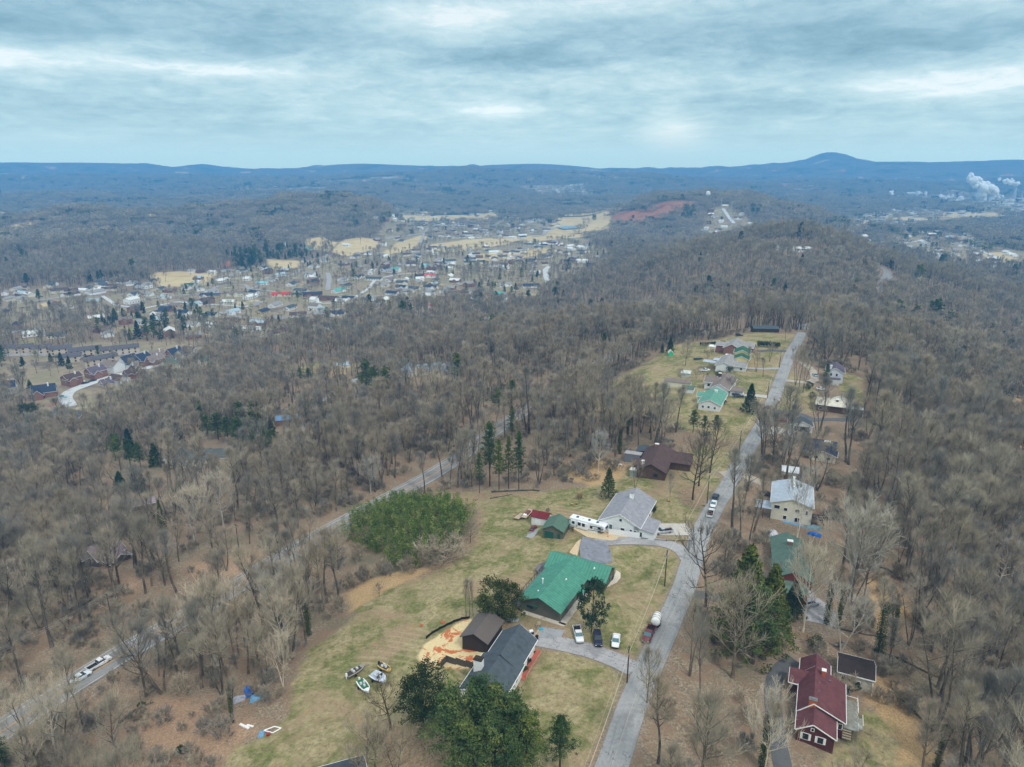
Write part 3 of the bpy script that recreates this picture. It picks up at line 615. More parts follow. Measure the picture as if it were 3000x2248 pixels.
def ever_proto(kind,seed,h,w,N=70,n=60,size=.35,twig=True):
    r=np.random.default_rng(seed); TR=MB()
    TR.tube([(0,0,-.5),(r.normal(0,.1),r.normal(0,.1),h*.5),(r.normal(0,.15),r.normal(0,.15),h*.94)],[h*.016,h*.011,.03],6)
    cs=[];rd=[]
    if kind=='pine':
        for k in range(N):
            f=.34+.66*(k/N); a=k*2.399+r.uniform(-.4,.4); prof=(1-((f-.34)/.66)**1.6)*.85+.15
            L=w*prof*r.uniform(.45,1.05); z=h*f+L*.12; x,y=L*math.cos(a),L*math.sin(a)
            if k%2==0: TR.tube([(0,0,z-L*.25),(x*.8,y*.8,z)],[.07,.03],3,cap=False)
            for j in range(4): cs.append([x*(1-.22*j)+r.normal(0,.45),y*(1-.22*j)+r.normal(0,.45),z+r.normal(0,.3)+.12*(4-j)*0]); rd.append(h*.040*r.uniform(.6,1.45))
        flat=.42
    elif kind=='cone':
        for k in range(N*2):
            f=(k/(N*2))**.85*.97+.03; a=k*2.399; prof=(1-f)**.85
            L=w*prof*r.uniform(.72,1.06); cs.append([L*math.cos(a),L*math.sin(a),h*f]); rd.append(max(.35,w*.22*(1-.6*f))*r.uniform(.7,1.25))
            if k%2: cs.append([L*.5*math.cos(a+1),L*.5*math.sin(a+1),h*f]); rd.append(max(.3,w*.25*(1-f)))
        flat=.75
    else: # round
        for k in range(int(N*2.2)):
            d=r.normal(0,1,3); d/=np.linalg.norm(d); q=r.uniform(.5,1.0)**.5*(1+.22*math.sin(3*d[0]+seed)+.15*math.sin(5*d[1]+2*seed))
            cs.append([d[0]*w*q,d[1]*w*q,h*.54+d[2]*h*.46*min(q,1.08)]); rd.append(w*.26*r.uniform(.6,1.3))
        flat=.8
    V,Q=leaves(r,np.array(cs),np.array(rd),n,size,flat)
    V[:,2]=np.maximum(V[:,2],.1)
    return TR,(V,Q)
# ---- meshes shared by every copy
def pm(name,TR,CR,mt,mc):
    a=mesh(name+'_trunk',TR.v,TR.f,mt,smooth=True)
    b=mesh(name+'_crown',CR.v,CR.f,mc) if isinstance(CR,MB) else mesh(name+'_crown',CR[0],CR[1],mc)
    return a,b
def both(name,TR,CR,mt,mc):
    if isinstance(CR,MB): V=TR.v+CR.v; n=len(TR.v); Fc=TR.f+[[i+n for i in f] for f in CR.f]; mi=[0]*len(TR.f)+[1]*len(CR.f)
    else: n=len(TR.v); V=TR.v+CR[0].tolist(); Fc=TR.f+(CR[1]+n).tolist(); mi=[0]*len(TR.f)+[1]*len(CR[1])
    me=mesh(name,V,Fc,[mt,mc],mi); return bpy.data.objects.new(name,me)   # never linked: only a source of shape
NEAR=[]   # (trunk mesh, crown mesh, height)
for k,(h,s,cl_,li,mu,u_) in enumerate([(22,4.6,.46,20,1,1.0),(24,3.9,.54,18,1,1.2),(21,5.2,.38,22,2,.95),(21,4.4,.45,18,3,1.1),(18,5.8,.28,22,1,.75),(25,3.5,.58,16,1,1.3)]):
    TR,CR=bare_proto(100+k,h,s,cl_,li,6,5,3,1.9,.031,0,mu,u_*1.2); NEAR.append((*pm('bare_tree',TR,CR,BARK,TWIG),h))
FAT=[]
for k in range(2):
    TR,CR=bare_proto(200+k,20,7.0,.3,22,6,5,5,1.3,.04,0,1+k,.75); FAT.append((*pm('bare_tree_pale',TR,CR,BARKP,TWIGP),20))
OAK=[]
for k in range(2):
    TR,CR=bare_proto(220+k,18,6.6,.28,18,5,4,3,1.1,.04,0,1,.6,.017); OAK.append((*pm('bare_oak',TR,CR,BARKD,BARK),18))
SMALL=[]
for k in range(3):
    TR,CR=bare_proto(240+k,7,3.2,.2,16,5,4,4,.8,.03,0,1+k,.8,.016); SMALL.append((*pm('small_bare_tree',TR,CR,BARK,TWIG),7))
SHRUB=[]
for k in range(2):
    TR,CR=bare_proto(260+k,3.2,2.2,.05,18,5,5,4,.5,.03,0,5,.9,.012); SHRUB.append((*pm('bare_shrub',TR,CR,TWIG,TWIG),3.2))
MID=[]
for k,(h,s,cl_,mu) in enumerate([(21,4.7,.45,1),(23,4.1,.53,1),(19,5.2,.38,2),(22,4.4,.48,1)]):
    TR,CR=bare_proto(300+k,h,s,cl_,14,4,4,3,2.1,.062,0,mu,1.15,.015,4); MID.append(both('mid_tree',TR,CR,BARK,TWIG))
FAR=[]
for k,(h,s) in enumerate([(19,5.6),(21,5.2),(17,6.0),(20,5.0)]):
    TR,CR=bare_proto(400+k,h,s,.42,10,4,3,2,2.8,.135,0,1,1.1,.016,3); FAR.append(both('far_tree',TR,CR,BARK,TWIG))
VFAR=[]
for k in range(3):      # a little stand of trees seen from kilometres away
    r=np.random.default_rng(500+k); V=[];Fq=[]; c=[];rd=[]
    for j in range(13):
        a=r.uniform(0,6.28);q=13*math.sqrt(r.uniform(0,1)); c.append([q*math.cos(a),q*math.sin(a),11+r.normal(0,1.6)]); rd.append(5.2)
    V,Q=leaves(r,np.array(c),np.array(rd),26,2.1,.8,.45); TR=MB()
    for p in c[:6]: TR.tube([(p[0],p[1],-2),(p[0],p[1],9)],[.25,.15],3,cap=False)
    VFAR.append(both('far_stand',TR,(V,Q),BARK,TWIG))
EV={}
for nm,kind,h,w_,mtl,N,n,sz in (('pine','pine',22,5.2,PINE,60,34,.36),('pine2','pine',20,6.0,PINE,54,36,.38),('cedar','cone',16,4.4,CEDAR,70,40,.42),('spruce','cone',14,3.6,DARKC,70,40,.4),('magnolia','round',11,4.6,MAGN,90,50,.36),('holly','round',8,2.6,DARKC,50,40,.3)):
    TR,CR=ever_proto(kind,hash(nm)%97 if False else sum(map(ord,nm)),h,w_,N,n,sz); EV[nm]=(*pm(nm,TR,CR,BARKD,mtl),h)
EMID=[]
for k,(kind,h,w_,mtl) in enumerate([('pine',20,5.0,PINE),('pine',18,5.5,DARKC),('cone',13,3.2,DARKC),('cone',12,3.4,CEDAR)]):
    TR,CR=ever_proto(kind,600+k,h,w_,26,12,1.15); EMID.append(both('far_evergreen',TR,CR,BARKD,mtl))
BR=[]
for k in range(3):
    TR,CR=bare_proto(700+k,2.6,1.9,.05,9,4,4,3,.7,.05,0,4,.8,.01,3); BR.append(both('brush_clump',TR,CR,TWIG,TWIG))
# ---- placing single trees
def tree(nm,protos,loc,h,label,cat,group=None,rz=None,wide=1.0,k=None):
    tm,cm,ph=protos[random.randrange(len(protos)) if k is None else k]
    s=h/ph; e=empty(nm,(loc[0],loc[1],loc[2]-.1),random.uniform(0,6.28) if rz is None else rz,label,cat,group); e.scale=(s*wide,s*wide,s)
    link('trunk',tm,e); link('crown',cm,e); return e
USED=[]
def ptree(nm,protos,ub,vb,vt,label,cat,group=None,wide=1.0,k=None,rz=None):
    p=g(ub,vb); dd=math.hypot(p[0],p[1])
    if dd>215 and 'bare' not in nm: USED.append((p[0]*(1-9/dd),p[1]*(1-9/dd),9)); USED.append((p[0]*(1-20/dd),p[1]*(1-20/dd),7)); vt-=(6 if dd>400 else 4)
    p=g(ub,vb); h=htop(p,vt); USED.append((p[0],p[1],h*.16 if 'bare' in nm else h*.2)); return tree(nm,protos,p,h,label,cat,group,rz,wide,k)
E1=lambda n:[EV[n]]
# big evergreens and yard trees, each told apart
ptree('magnolia_tree',E1('magnolia'),1470,1822,1694,'round dark magnolia between the dark brown shed and the green metal-roofed house','tree',wide=.98)
ptree('magnolia_tree',E1('magnolia'),1240,2118,1955,'tall dark magnolia beside the pines, left of the charcoal-roofed house','tree',wide=.85)
for i,(u,vb,vt,wd) in enumerate([(1330,2282,2015,1.05),(1402,2262,1985,1.15),(1455,2255,2005,1.1),(1505,2272,2030,1.1),(1545,2296,2090,.95),(1370,2330,2110,1.0),(1440,2320,2100,1.05),(1495,2335,2130,.95)]):
    ptree('pine_tree',[EV['pine'],EV['pine2']],u,vb,vt,'tall spreading pine in the dense clump hiding the front of the charcoal-roofed house','tree','pines in front of the charcoal-roofed house',wide=wd*1.25)
ptree('pine_tree',E1('pine'),1640,2262,2098,'young wispy pine alone near the road, right of the big pine clump','tree',wide=1.2)
ptree('ivy_tree',E1('holly'),1732,1853,1690,'thin ivy-clad tree standing in front of the green metal-roofed house','tree',wide=.62)
ptree('cedar_tree',E1('cedar'),2170,1905,1600,'tallest yellow-green cedar between the ridge road and the grey-green roofed house','tree',wide=1.15)
ptree('cedar_tree',E1('cedar'),2245,1895,1655,'second tall cedar, touching the tallest one on its house side','tree',wide=1.1)
ptree('cedar_tree',E1('pine2'),2205,1945,1720,'lower dark shaggy evergreen at the foot of the two tall cedars','tree',wide=1.3)
ptree('cedar_tree',E1('spruce'),2320,1805,1700,'dark bushy evergreen by the corner of the grey-green roofed house','tree',wide=1.2)
ptree('young_pine',E1('cedar'),1782,1458,1370,'small feathery green conifer left of the long white house','tree',wide=1.05)
ptree('spruce_tree',E1('spruce'),2195,1208,1128,'broad black-green spruce beside the drive of the teal-roofed house','tree',wide=1.15)
ptree('spruce_tree',E1('spruce'),1963,1034,994,'dark cone-shaped spruce behind the tiny green and cream playhouse','tree',wide=1.1)
ptree('spruce_tree',E1('spruce'),1940,1034,1012,'low dark spruce tucked against the cone-shaped spruce by the playhouse','tree',wide=1.0)
ptree('spruce_tree',E1('pine'),2418,1128,1070,'dark pine in front of the tall white house right of the road','tree',wide=.9)
ptree('cedar_tree',E1('holly'),2369,1140,1120,'round dark shrub-like cedar by the gravel drive of the tall white house','tree',wide=1.4)
ptree('cedar_tree',E1('holly'),2380,1166,1152,'small dark round cedar above the cream-roofed house','tree',wide=1.4)
for i,(u,vb,vt,lb) in enumerate([(1898,1140,1122,0),]): pass
for (u,vb,vt) in [(2030,1268,1205),(2062,1272,1222),(2095,1278,1220)]:
    ptree('pine_tree',[EV['pine2']],u,vb,vt,'shaggy dark green pine among the bare trees below the teal-roofed house','tree','pines below the teal-roofed house',wide=1.1)
ptree('pine_tree',E1('pine'),1500,1195,1118,'bright green pine rising above the bare woods right of the lane','tree',wide=1.3)
ptree('pine_tree',E1('pine2'),1462,1210,1140,'lower spreading bright green pine beside the tall one in mid woods','tree',wide=1.3)
ptree('pine_tree',E1('pine'),1500,1290,1195,'narrow green pine standing just beyond the highway bend','tree',wide=.8)
ptree('pine_tree',E1('pine'),1435,1425,1240,'tall narrow ivy-green pine at the wood edge above the bamboo','tree',wide=.7)
for (u,vb,vt) in [(1462,1440,1290),(1490,1432,1280),(1520,1436,1268),(1405,1445,1330)]:
    ptree('pine_tree',[EV['pine']],u,vb,vt,'tall dim green pine among bare trunks behind the top of the lawn','tree','pines behind the top of the lawn',wide=.55)
ptree('pine_tree',E1('pine'),1768,1050,980,'dark lone pine above the bare woods left of the hilltop yards','tree',wide=.9)
for (u,vb,vt) in [(1075,1155,1060),(1100,1168,1078),(1060,1165,1100)]:
    ptree('pine_tree',[EV['pine2']],u,vb,vt,'full dark green pine in the clump beside the bending lane','tree','pines beside the bending lane',wide=1.15)
for (u,vb,vt) in [(640,1290,1215),(670,1300,1225),(700,1310,1232),(725,1330,1262),(745,1325,1258),(780,1320,1250),(800,1318,1262),(610,1285,1222)]:
    ptree('pine_tree',[EV['pine2'],EV['pine']],u,vb,vt,'green pine in the long clump in the woods left of the blue-roofed cabin','tree','pine clump left of the blue-roofed cabin',wide=1.35)
for (u,vb,vt) in [(355,1378,1278),(385,1380,1290),(415,1382,1300),(340,1350,1275)]:
    ptree('pine_tree',[EV['pine']],u,vb,vt,'slender dark pine in the tall row above the purple-roofed barn','tree','pines above the purple-roofed barn',wide=1.0)
for (u,vb,vt) in [(355,1440,1385),(395,1435,1390),(420,1440,1392)]:
    ptree('cedar_tree',[EV['cedar'],EV['spruce']],u,vb,vt,'low dark green evergreen behind the tan clearing','tree','evergreens behind the tan clearing',wide=1.5)
for (u,vb,vt) in [(915,1240,1178),(950,1235,1195),(935,1242,1190)]:
    ptree('cedar_tree',[EV['magnolia']],u,vb,vt,'large round dark evergreen beside the blue-roofed cabin','tree','round evergreens by the blue-roofed cabin',wide=.9)
for (u,vb,vt) in [(855,1120,1080),(880,1128,1082),(905,1122,1085)]:
    ptree('pine_tree',[EV['pine2']],u,vb,vt,'dark pine at the edge of the small meadow in the woods','tree','pines by the small meadow',wide=1.1)
ptree('cedar_tree',E1('magnolia'),85,1240,1185,'broad dark evergreen beside the culdesac street end','tree',wide=1.3)
ptree('cedar_tree',E1('magnolia'),115,1262,1222,'lower dark evergreen in front of the broad one near the culdesac','tree',wide=1.4)
ptree('cedar_tree',E1('cedar'),478,1560,1470,'narrow green cedar right of the purple-roofed barn','tree',wide=.6)
ptree('pine_tree',E1('pine2'),20,2262,2165,'bright green pine at the highway in the bottom left corner','tree',wide=1.3)
# ivy-wrapped trunks
def ivy_trunk(ub,vb,vt,label,group=None,wide=1,w=1.2):
    p=g(ub,vb); h=htop(p,vt); r=np.random.default_rng(int(ub)); 
    e=tree('ivy_clad_tree',NEAR,p,h,label,'tree',group,wide=wide,k=1); n=int(h*5)
    f=np.linspace(.02,.72,n); c=np.stack([r.normal(0,.25,n),r.normal(0,.25,n),f*21*1.0],1)*np.array([1,1,1.0]); 
    V,Q=leaves(r,c,np.full(n,w*r.uniform(.8,1.1)),34,.34,1.0); link('ivy',mesh('ivy',V,Q,IVY),e); USED.append((p[0],p[1],3)); return e
ivy_trunk(2575,1916,1690,'thickest ivy-clad trunk right behind the black-roofed white garage',w=1.7)
ivy_trunk(2612,1893,1712,'slimmer ivy-clad trunk just right of the thick one behind the garage',w=1.0)
ivy_trunk(2420,1830,1640,'ivy-clad forked tree by the parking area behind the grey-green roof',w=1.0)
ivy_trunk(2455,1835,1650,'leaning ivy-clad tree just right of the forked one',w=.8)
ivy_trunk(2740,2262,2040,'moss-green ivy-clad tree in the straw patch at the bottom right',w=.7)
ivy_trunk(2232,2250,2000,'ivy-clad trunk under a pale crown beside the dark driveway',w=.9)
for (u,vb,vt) in [(822,1790,1620),(852,1812,1640),(905,1862,1690),(795,1770,1640)]:
    ivy_trunk(u,vb,vt,'dark ivy-clad tree at the wood edge below the bamboo grove','ivy-clad trees below the bamboo',w=1.3)
for (u,vb,vt) in [(1815,1330,1180),(1838,1290,1170)]:
    ivy_trunk(u,vb,vt,'slim dark ivy column in the bare row left of the brown-roofed house','ivy columns by the brown-roofed house',w=.9)
for (u,vb,vt) in [(2478,1500,1370),(2497,1545,1380)]:
    ivy_trunk(u,vb,vt,'tall ivy column in the woods right of the light blue-roofed house','ivy columns right of the light blue roof',w=.8)
ivy_trunk(682,2118,1960,'mossy trunk beside the blue tarp pile in the lower woods',w=.7)
# notable bare trees
ptree('bare_oak',OAK,2066,1778,1520,'black bare oak with heavy side limbs on the far verge of the ridge road','tree',wide=.95,k=0)
ptree('bare_oak',OAK,2029,1464,1270,'dark bare oak with rusty leaves at its foot, by the parked roadside cars','tree',wide=.85,k=1)
ptree('bare_oak',OAK,1145,2140,1985,'wide-forking bare tree next to the parked boats','tree',wide=1.25,k=1)
ptree('bare_tree',OAK,2047,1424,1240,'straight dark bare tree between the brown-roofed house and the road','tree',wide=.7)
ptree('bare_tree',OAK,2080,1386,1220,'bare tree nearest the road bend by the brown-roofed house','tree',wide=.8)
ptree('bare_tree',NEAR,1860,1432,1335,'single bare tree behind the ridge of the long white house','tree',wide=.7)
ptree('bare_tree',NEAR,1962,1468,1380,'slim twin-stemmed bare tree on the lawn right of the long white house','tree',wide=.4)
ptree('bare_tree',NEAR,2008,1071,995,'spreading bare yard tree left of the hilltop houses','tree',wide=1.1,k=4)
ptree('bare_tree',NEAR,2064,1034,1000,'small bare tree in the yard beside the brick house deck','tree',wide=1.0,k=4)
ptree('bare_tree',FAT,2335,1580,1350,'pale multi-stemmed bare tree in front of the light blue-roofed house','tree',wide=.55,k=1)
ptree('bare_tree',FAT,2352,1852,1590,'pale crooked sycamore beside the grey-green roofed house','tree',wide=.75,k=0)
ptree('bare_tree',NEAR,2147,1985,1690,'wide spreading bare tree standing before the tall cedars','tree',wide=1.05,k=4)
ptree('bare_tree',FAT,2240,2262,2010,'whitish fan-shaped bare tree over the dark driveway','tree',wide=.7,k=1)
ptree('bare_tree',NEAR,2020,1980,1700,'tall forked bare tree on the right verge of the near road','tree',wide=.75,k=2)
ptree('bare_tree',NEAR,2048,2056,1800,'second tall bare tree on the right verge, nearer the bottom edge','tree',wide=.7,k=0)
ptree('bare_tree',NEAR,1895,2060,1895,'leaning bare tree arching over the road by the driveway mouth','tree',wide=.8,k=4)
ptree('bare_tree',FAT,830,2015,1830,'bleached bare tree in the lower woods above the tarp pile','tree',wide=.6,k=1)
ptree('bare_tree',FAT,1752,1385,1255,'white-limbed bare tree in the rough ground below the brown-roofed house','tree',wide=.8,k=0)
for u in (1366,1376,1386):
    ptree('bare_tree',NEAR,u,1806,1690,'one of three slim bare trees in a row above the red dirt pad','tree','three slim bare trees above the dirt pad',wide=.4)
for (u,vb,vt) in [(1075,2262,2120),(1160,2262,2135),(1098,2275,2140)]:
    ptree('small_bare_tree',SMALL,u,vb,vt,'low twiggy bare fruit tree left of the pine clump','tree','fruit trees left of the pine clump',wide=1.0)
ptree('small_bare_tree',SMALL,1300,2220,2165,'small crooked bare tree close beside the pine clump trunks','tree',wide=1.1)
ptree('small_bare_tree',SMALL,1112,1748,1705,'tiny bare tree in the orange broomsedge below the bamboo','tree',wide=1.0)
ptree('small_bare_tree',SMALL,1378,1592,1522,'dense pale-twigged small tree on the right rim of the bamboo','tree',wide=1.0)
ptree('bare_shrub',SHRUB,1292,1652,1590,'big domed grey leafless shrub at the lower rim of the bamboo','shrub',wide=1.9)
ptree('small_bare_tree',SMALL,2140,1145,1102,'frosty grey-twigged bare tree by the porch of the tan-roofed house','tree',wide=1.5)
for (u,vb,vt) in [(2190,1075,1010),(2215,1090,1015),(2235,1105,1040),(2255,1060,1000)]:
    ptree('bare_tree',NEAR,u,vb,vt,'bare tree along the road beside the hilltop houses','tree','bare trees by the hilltop houses',wide=.9)
for (u,vb,vt) in [(1995,1112,1080),(2040,1110,1080),(2068,1120,1090),(2073,1052,1025)]:
    ptree('small_bare_tree',SMALL,u,vb,vt,'low bare orchard tree in the back yard left of the tan-roofed house','tree','orchard trees in the hilltop back yard',wide=1.1)
for (u,vb,vt) in [(2340,1140,1010),(2352,1150,1030),(2300,1000,940),(2395,1100,1010),(2330,1130,1000)]:
    ptree('bare_tree',NEAR,u,vb,vt,'tall bare tree on the right verge of the far road stretch','tree','bare trees right of the far road',wide=.65)
# ---- bamboo grove: one thicket
def grove():
    P=np.array([g(u,v)[:2] for u,v in [(985,1568),(1070,1612),(1150,1665),(1240,1668),(1330,1615),(1372,1560),(1385,1520),(1330,1490),(1230,1478),(1160,1480),(1085,1515)]])
    r=np.random.default_rng(5); lo,hi=P.min(0),P.max(0); pts=r.uniform(lo,hi,(9000,2)); sd=sdpoly(P,pts[:,0],pts[:,1]); pts=pts[sd>0][:620]; sd=sd[sd>0][:620]
    e=empty('bamboo_grove',(P[:,0].mean(),P[:,1].mean(),float(gz(P[:,0].mean(),P[:,1].mean()))),0,'dense bright green bamboo thicket between the highway and the lawn','bamboo thicket')
    o=np.array(e.location); cs=[];rd=[];ST=MB()
    for (x,y),d in zip(pts,sd):
        z=float(gz(x,y)); h=(5.0+4.2*min(1,d/9))*r.uniform(.6,1.25)*(1+.3*float(fbm(np.array(x/9),np.array(y/9),33,2))); a=r.uniform(0,6.28); ln=r.uniform(.4,1.6)
        if d<3: ST.tube([(x-o[0],y-o[1],z-o[2]-.2),(x+ln*.4*math.cos(a)-o[0],y+ln*.4*math.sin(a)-o[1],z+h*.8-o[2])],[.05,.03],3,cap=False)
        for k in range(6):
            f=(.12 if d<3.5 else .55)+(1-(.12 if d<3.5 else .55))*k/5; q=ln*f*f
            cs.append([x+q*math.cos(a)-o[0],y+q*math.sin(a)-o[1],z+h*f-o[2]]); rd.append((.75+.55*math.sin(math.pi*min(1,.15+f*.8)))*r.uniform(.7,1.2))
    V,Q=leaves(r,np.array(cs),np.array(rd),24,.42,.8,.5); n=len(V); link('foliage',mesh('bamboo_foliage',V.tolist()+ST.v,Q.tolist()+[[i+n for i in f] for f in ST.f],[BAMB,mat('bamboo_culm',S(150,150,90),.6)],[0]*len(Q)+[1]*len(ST.f)),e)
    e.location=tuple(o); return P
GROVE=grove()
# ================================================================ buildings
WHITE=mat('white_siding',S(232,236,238),.6,.05,2,stripe=(.22,2,.25)); WTRIM=mat('white_trim',S(240,242,242),.5,.04,2)
CREAM=mat('cream_siding',S(222,218,200),.7,.07,2); YELL=mat('yellow_siding',S(232,214,150),.7,.05,2,stripe=(.22,2,.2))
BRICK=mat('red_brick',S(146,108,98),.9,.16,4,stripe=(.24,2,.3)); OLIVE=mat('olive_board_wall',S(104,102,92),.85,.08,2,stripe=(.4,1,.25)); DBRN=mat('dark_brown_board',S(62,50,42),.85,.1,2,stripe=(.3,0,.4)); REDW=mat('dark_red_board',S(88,48,48),.8,.1,2,stripe=(.22,2,.3))
TAN_=mat('tan_siding',S(196,180,150),.8,.08,2); STONE=mat('brown_stone_wall',S(96,74,60),.9,.25,3)
GLASS=mat('window_glass',S(38,46,54),.15,.2,1,spec=.6); GLASST=mat('teal_glass',S(70,120,124),.15,.2,1,spec=.6); DOORG=mat('green_door',S(36,92,78),.6,.08,1,stripe=(.5,2,.5)); DOORD=mat('dark_door',S(50,48,48),.6,.1); DOORO=mat('orange_door',S(150,70,44),.6,.1)
CONC=mat('concrete',S(198,192,178),.9,.1,1.2,dirt=S(160,148,130)); WOODG=mat('weathered_deck',S(150,150,140),.9,.18,2,stripe=(.15,0,.4),dirt=S(196,206,202)); WOODB=mat('brown_wood',S(110,78,60),.85,.12,2); WOODP=mat('pale_timber',S(178,164,140),.85,.12,2); DKW=mat('dark_grey_fence',S(92,86,78),.9,.14,2,stripe=(.15,0,.4)); GREYD=mat('grey_deck',S(122,120,122),.85,.08,2,stripe=(.15,1,.3))
def roofm(n,c,seam=None,dirt=None): return mat('roof_'+n,S(*c),.6 if seam else .92,.13,.9,0,.3 if seam else .12,stripe=seam,dirt=dirt)
R_GREEN=roofm('green_metal',(78,146,126),(.8,1,.6),dirt=S(66,126,110)); R_GREENX=mat('roof_green_metal_cross',S(78,146,126),.5,.08,.9,stripe=(.8,0,.6),dirt=S(66,126,110)); R_GREY=roofm('grey_shingle',(150,152,160)); R_DKB=mat('roof_brown_metal',S(104,96,92),.5,.05,1,stripe=(.4,1,.3)); R_CHAR=roofm('charcoal',(82,92,100),dirt=S(66,70,76)); R_RED=roofm('red_shingle',(108,70,74),dirt=S(90,58,62)); R_BLK=roofm('black_brown',(62,54,52)); R_BRN=roofm('brown_shingle',(92,76,74)); R_GG=roofm('grey_green',(94,118,108)); R_LB=roofm('light_blue_metal',(176,190,204),(.5,1,.15)); R_TEAL=roofm('teal_shingle',(104,156,140)); R_TAN=roofm('taupe',(132,122,116)); R_LG=roofm('light_grey',(152,152,152)); R_NAVY=roofm('navy',(58,68,88)); R_CRM=roofm('cream',(214,210,194)); R_PUR=roofm('purple_grey',(104,96,110)); R_DRED=roofm('dark_red_metal',(118,48,52)); R_GREY2=roofm('grey_green_shed',(86,116,100),(.5,0,.2)); R_TIN=roofm('tin',(176,176,178),(.5,1,.2)); R_LILAC=roofm('lilac_metal',(170,154,174),(.9,0,.35)); R_LILAC2=roofm('lilac_shingle',(132,118,126)); R_BLU=roofm('blue_metal',(104,140,176),(.5,0,.2)); R_GRNROOF=roofm('hunter_green',(60,104,84))
def gable(mb,rb,x,y,w,l,he,hr,ax='y',ov=.5,oe=.4,z0=-.8,kind='gable',m=0,rm=0,th=.16,rx=0):
    T_=(lambda a,b,c:(x+a,y+b,c)) if ax=='y' else (lambda a,b,c:(x+b,y-a,c))
    W2,L2=w/2,l/2
    if kind in('gable','shed'):
        pk=rx if kind=='gable' else W2
        pts=[(-W2,he),(pk,hr),(W2,he)] if kind=='gable' else [(-W2,he),(W2,hr)]
        prof=[(-W2,z0)]+pts+[(W2,z0)]; n=len(prof)
        V=[T_(a,-L2,c) for a,c in prof]+[T_(a,L2,c) for a,c in prof]
        mb.add(V,[list(range(n)),list(range(n,2*n))[::-1]]+[[i,n+i,n+(i+1)%n,(i+1)%n] for i in range(n)],m)
        segs=[(-1,)] if kind=='shed' else [(-1,),(1,)]
        if kind=='gable':
            for s_ in(-1,1):
                sl=(hr-he)/(W2-s_*rx)
                a0,c0=rx,hr+.03; a1,c1=s_*(W2+ov),he-ov*sl+.03
                V=[T_(a,b,c+d) for d in(0,th) for a,b,c in((a0,-L2-oe,c0),(a0,L2+oe,c0),(a1,L2+oe,c1),(a1,-L2-oe,c1))]
                rb.add(V,[[0,1,2,3],[7,6,5,4],[0,4,5,1],[1,5,6,2],[2,6,7,3],[3,7,4,0]],rm)
        else:
            sl=(hr-he)/w
            a0,c0=-W2-ov,he-ov*sl+.03;a1,c1=W2+ov*.5,hr+ov*.5*sl+.03
            V=[T_(a,b,c+d) for d in(0,th) for a,b,c in((a0,-L2-oe,c0),(a0,L2+oe,c0),(a1,L2+oe,c1),(a1,-L2-oe,c1))]
            rb.add(V,[[0,1,2,3],[7,6,5,4],[0,4,5,1],[1,5,6,2],[2,6,7,3],[3,7,4,0]],rm)
    elif kind=='hip':
        mb.poly([T_(a,b,0)[:2] for a,b in((-W2,-L2),(W2,-L2),(W2,L2),(-W2,L2))],z0,he,m)
        q=max(0.3,L2-W2); V=[T_(a,b,c) for a,b,c in((-W2-ov,-L2-ov,he-.1),(W2+ov,-L2-ov,he-.1),(W2+ov,L2+ov,he-.1),(-W2-ov,L2+ov,he-.1),(0,-q,hr),(0,q,hr))]
        rb.add(V,[[3,2,1,0],[0,1,4],[1,2,5,4],[2,3,5],[3,0,4,5]],rm)
    elif kind=='flat':
        mb.poly([T_(a,b,0)[:2] for a,b in((-W2,-L2),(W2,-L2),(W2,L2),(-W2,L2))],z0,he,m)
        rb.poly([T_(a,b,0)[:2] for a,b in((-W2-ov,-L2-oe),(W2+ov,-L2-oe),(W2+ov,L2+oe),(-W2-ov,L2+oe))],he+.01,he+.25,rm)
HOUSES=[]
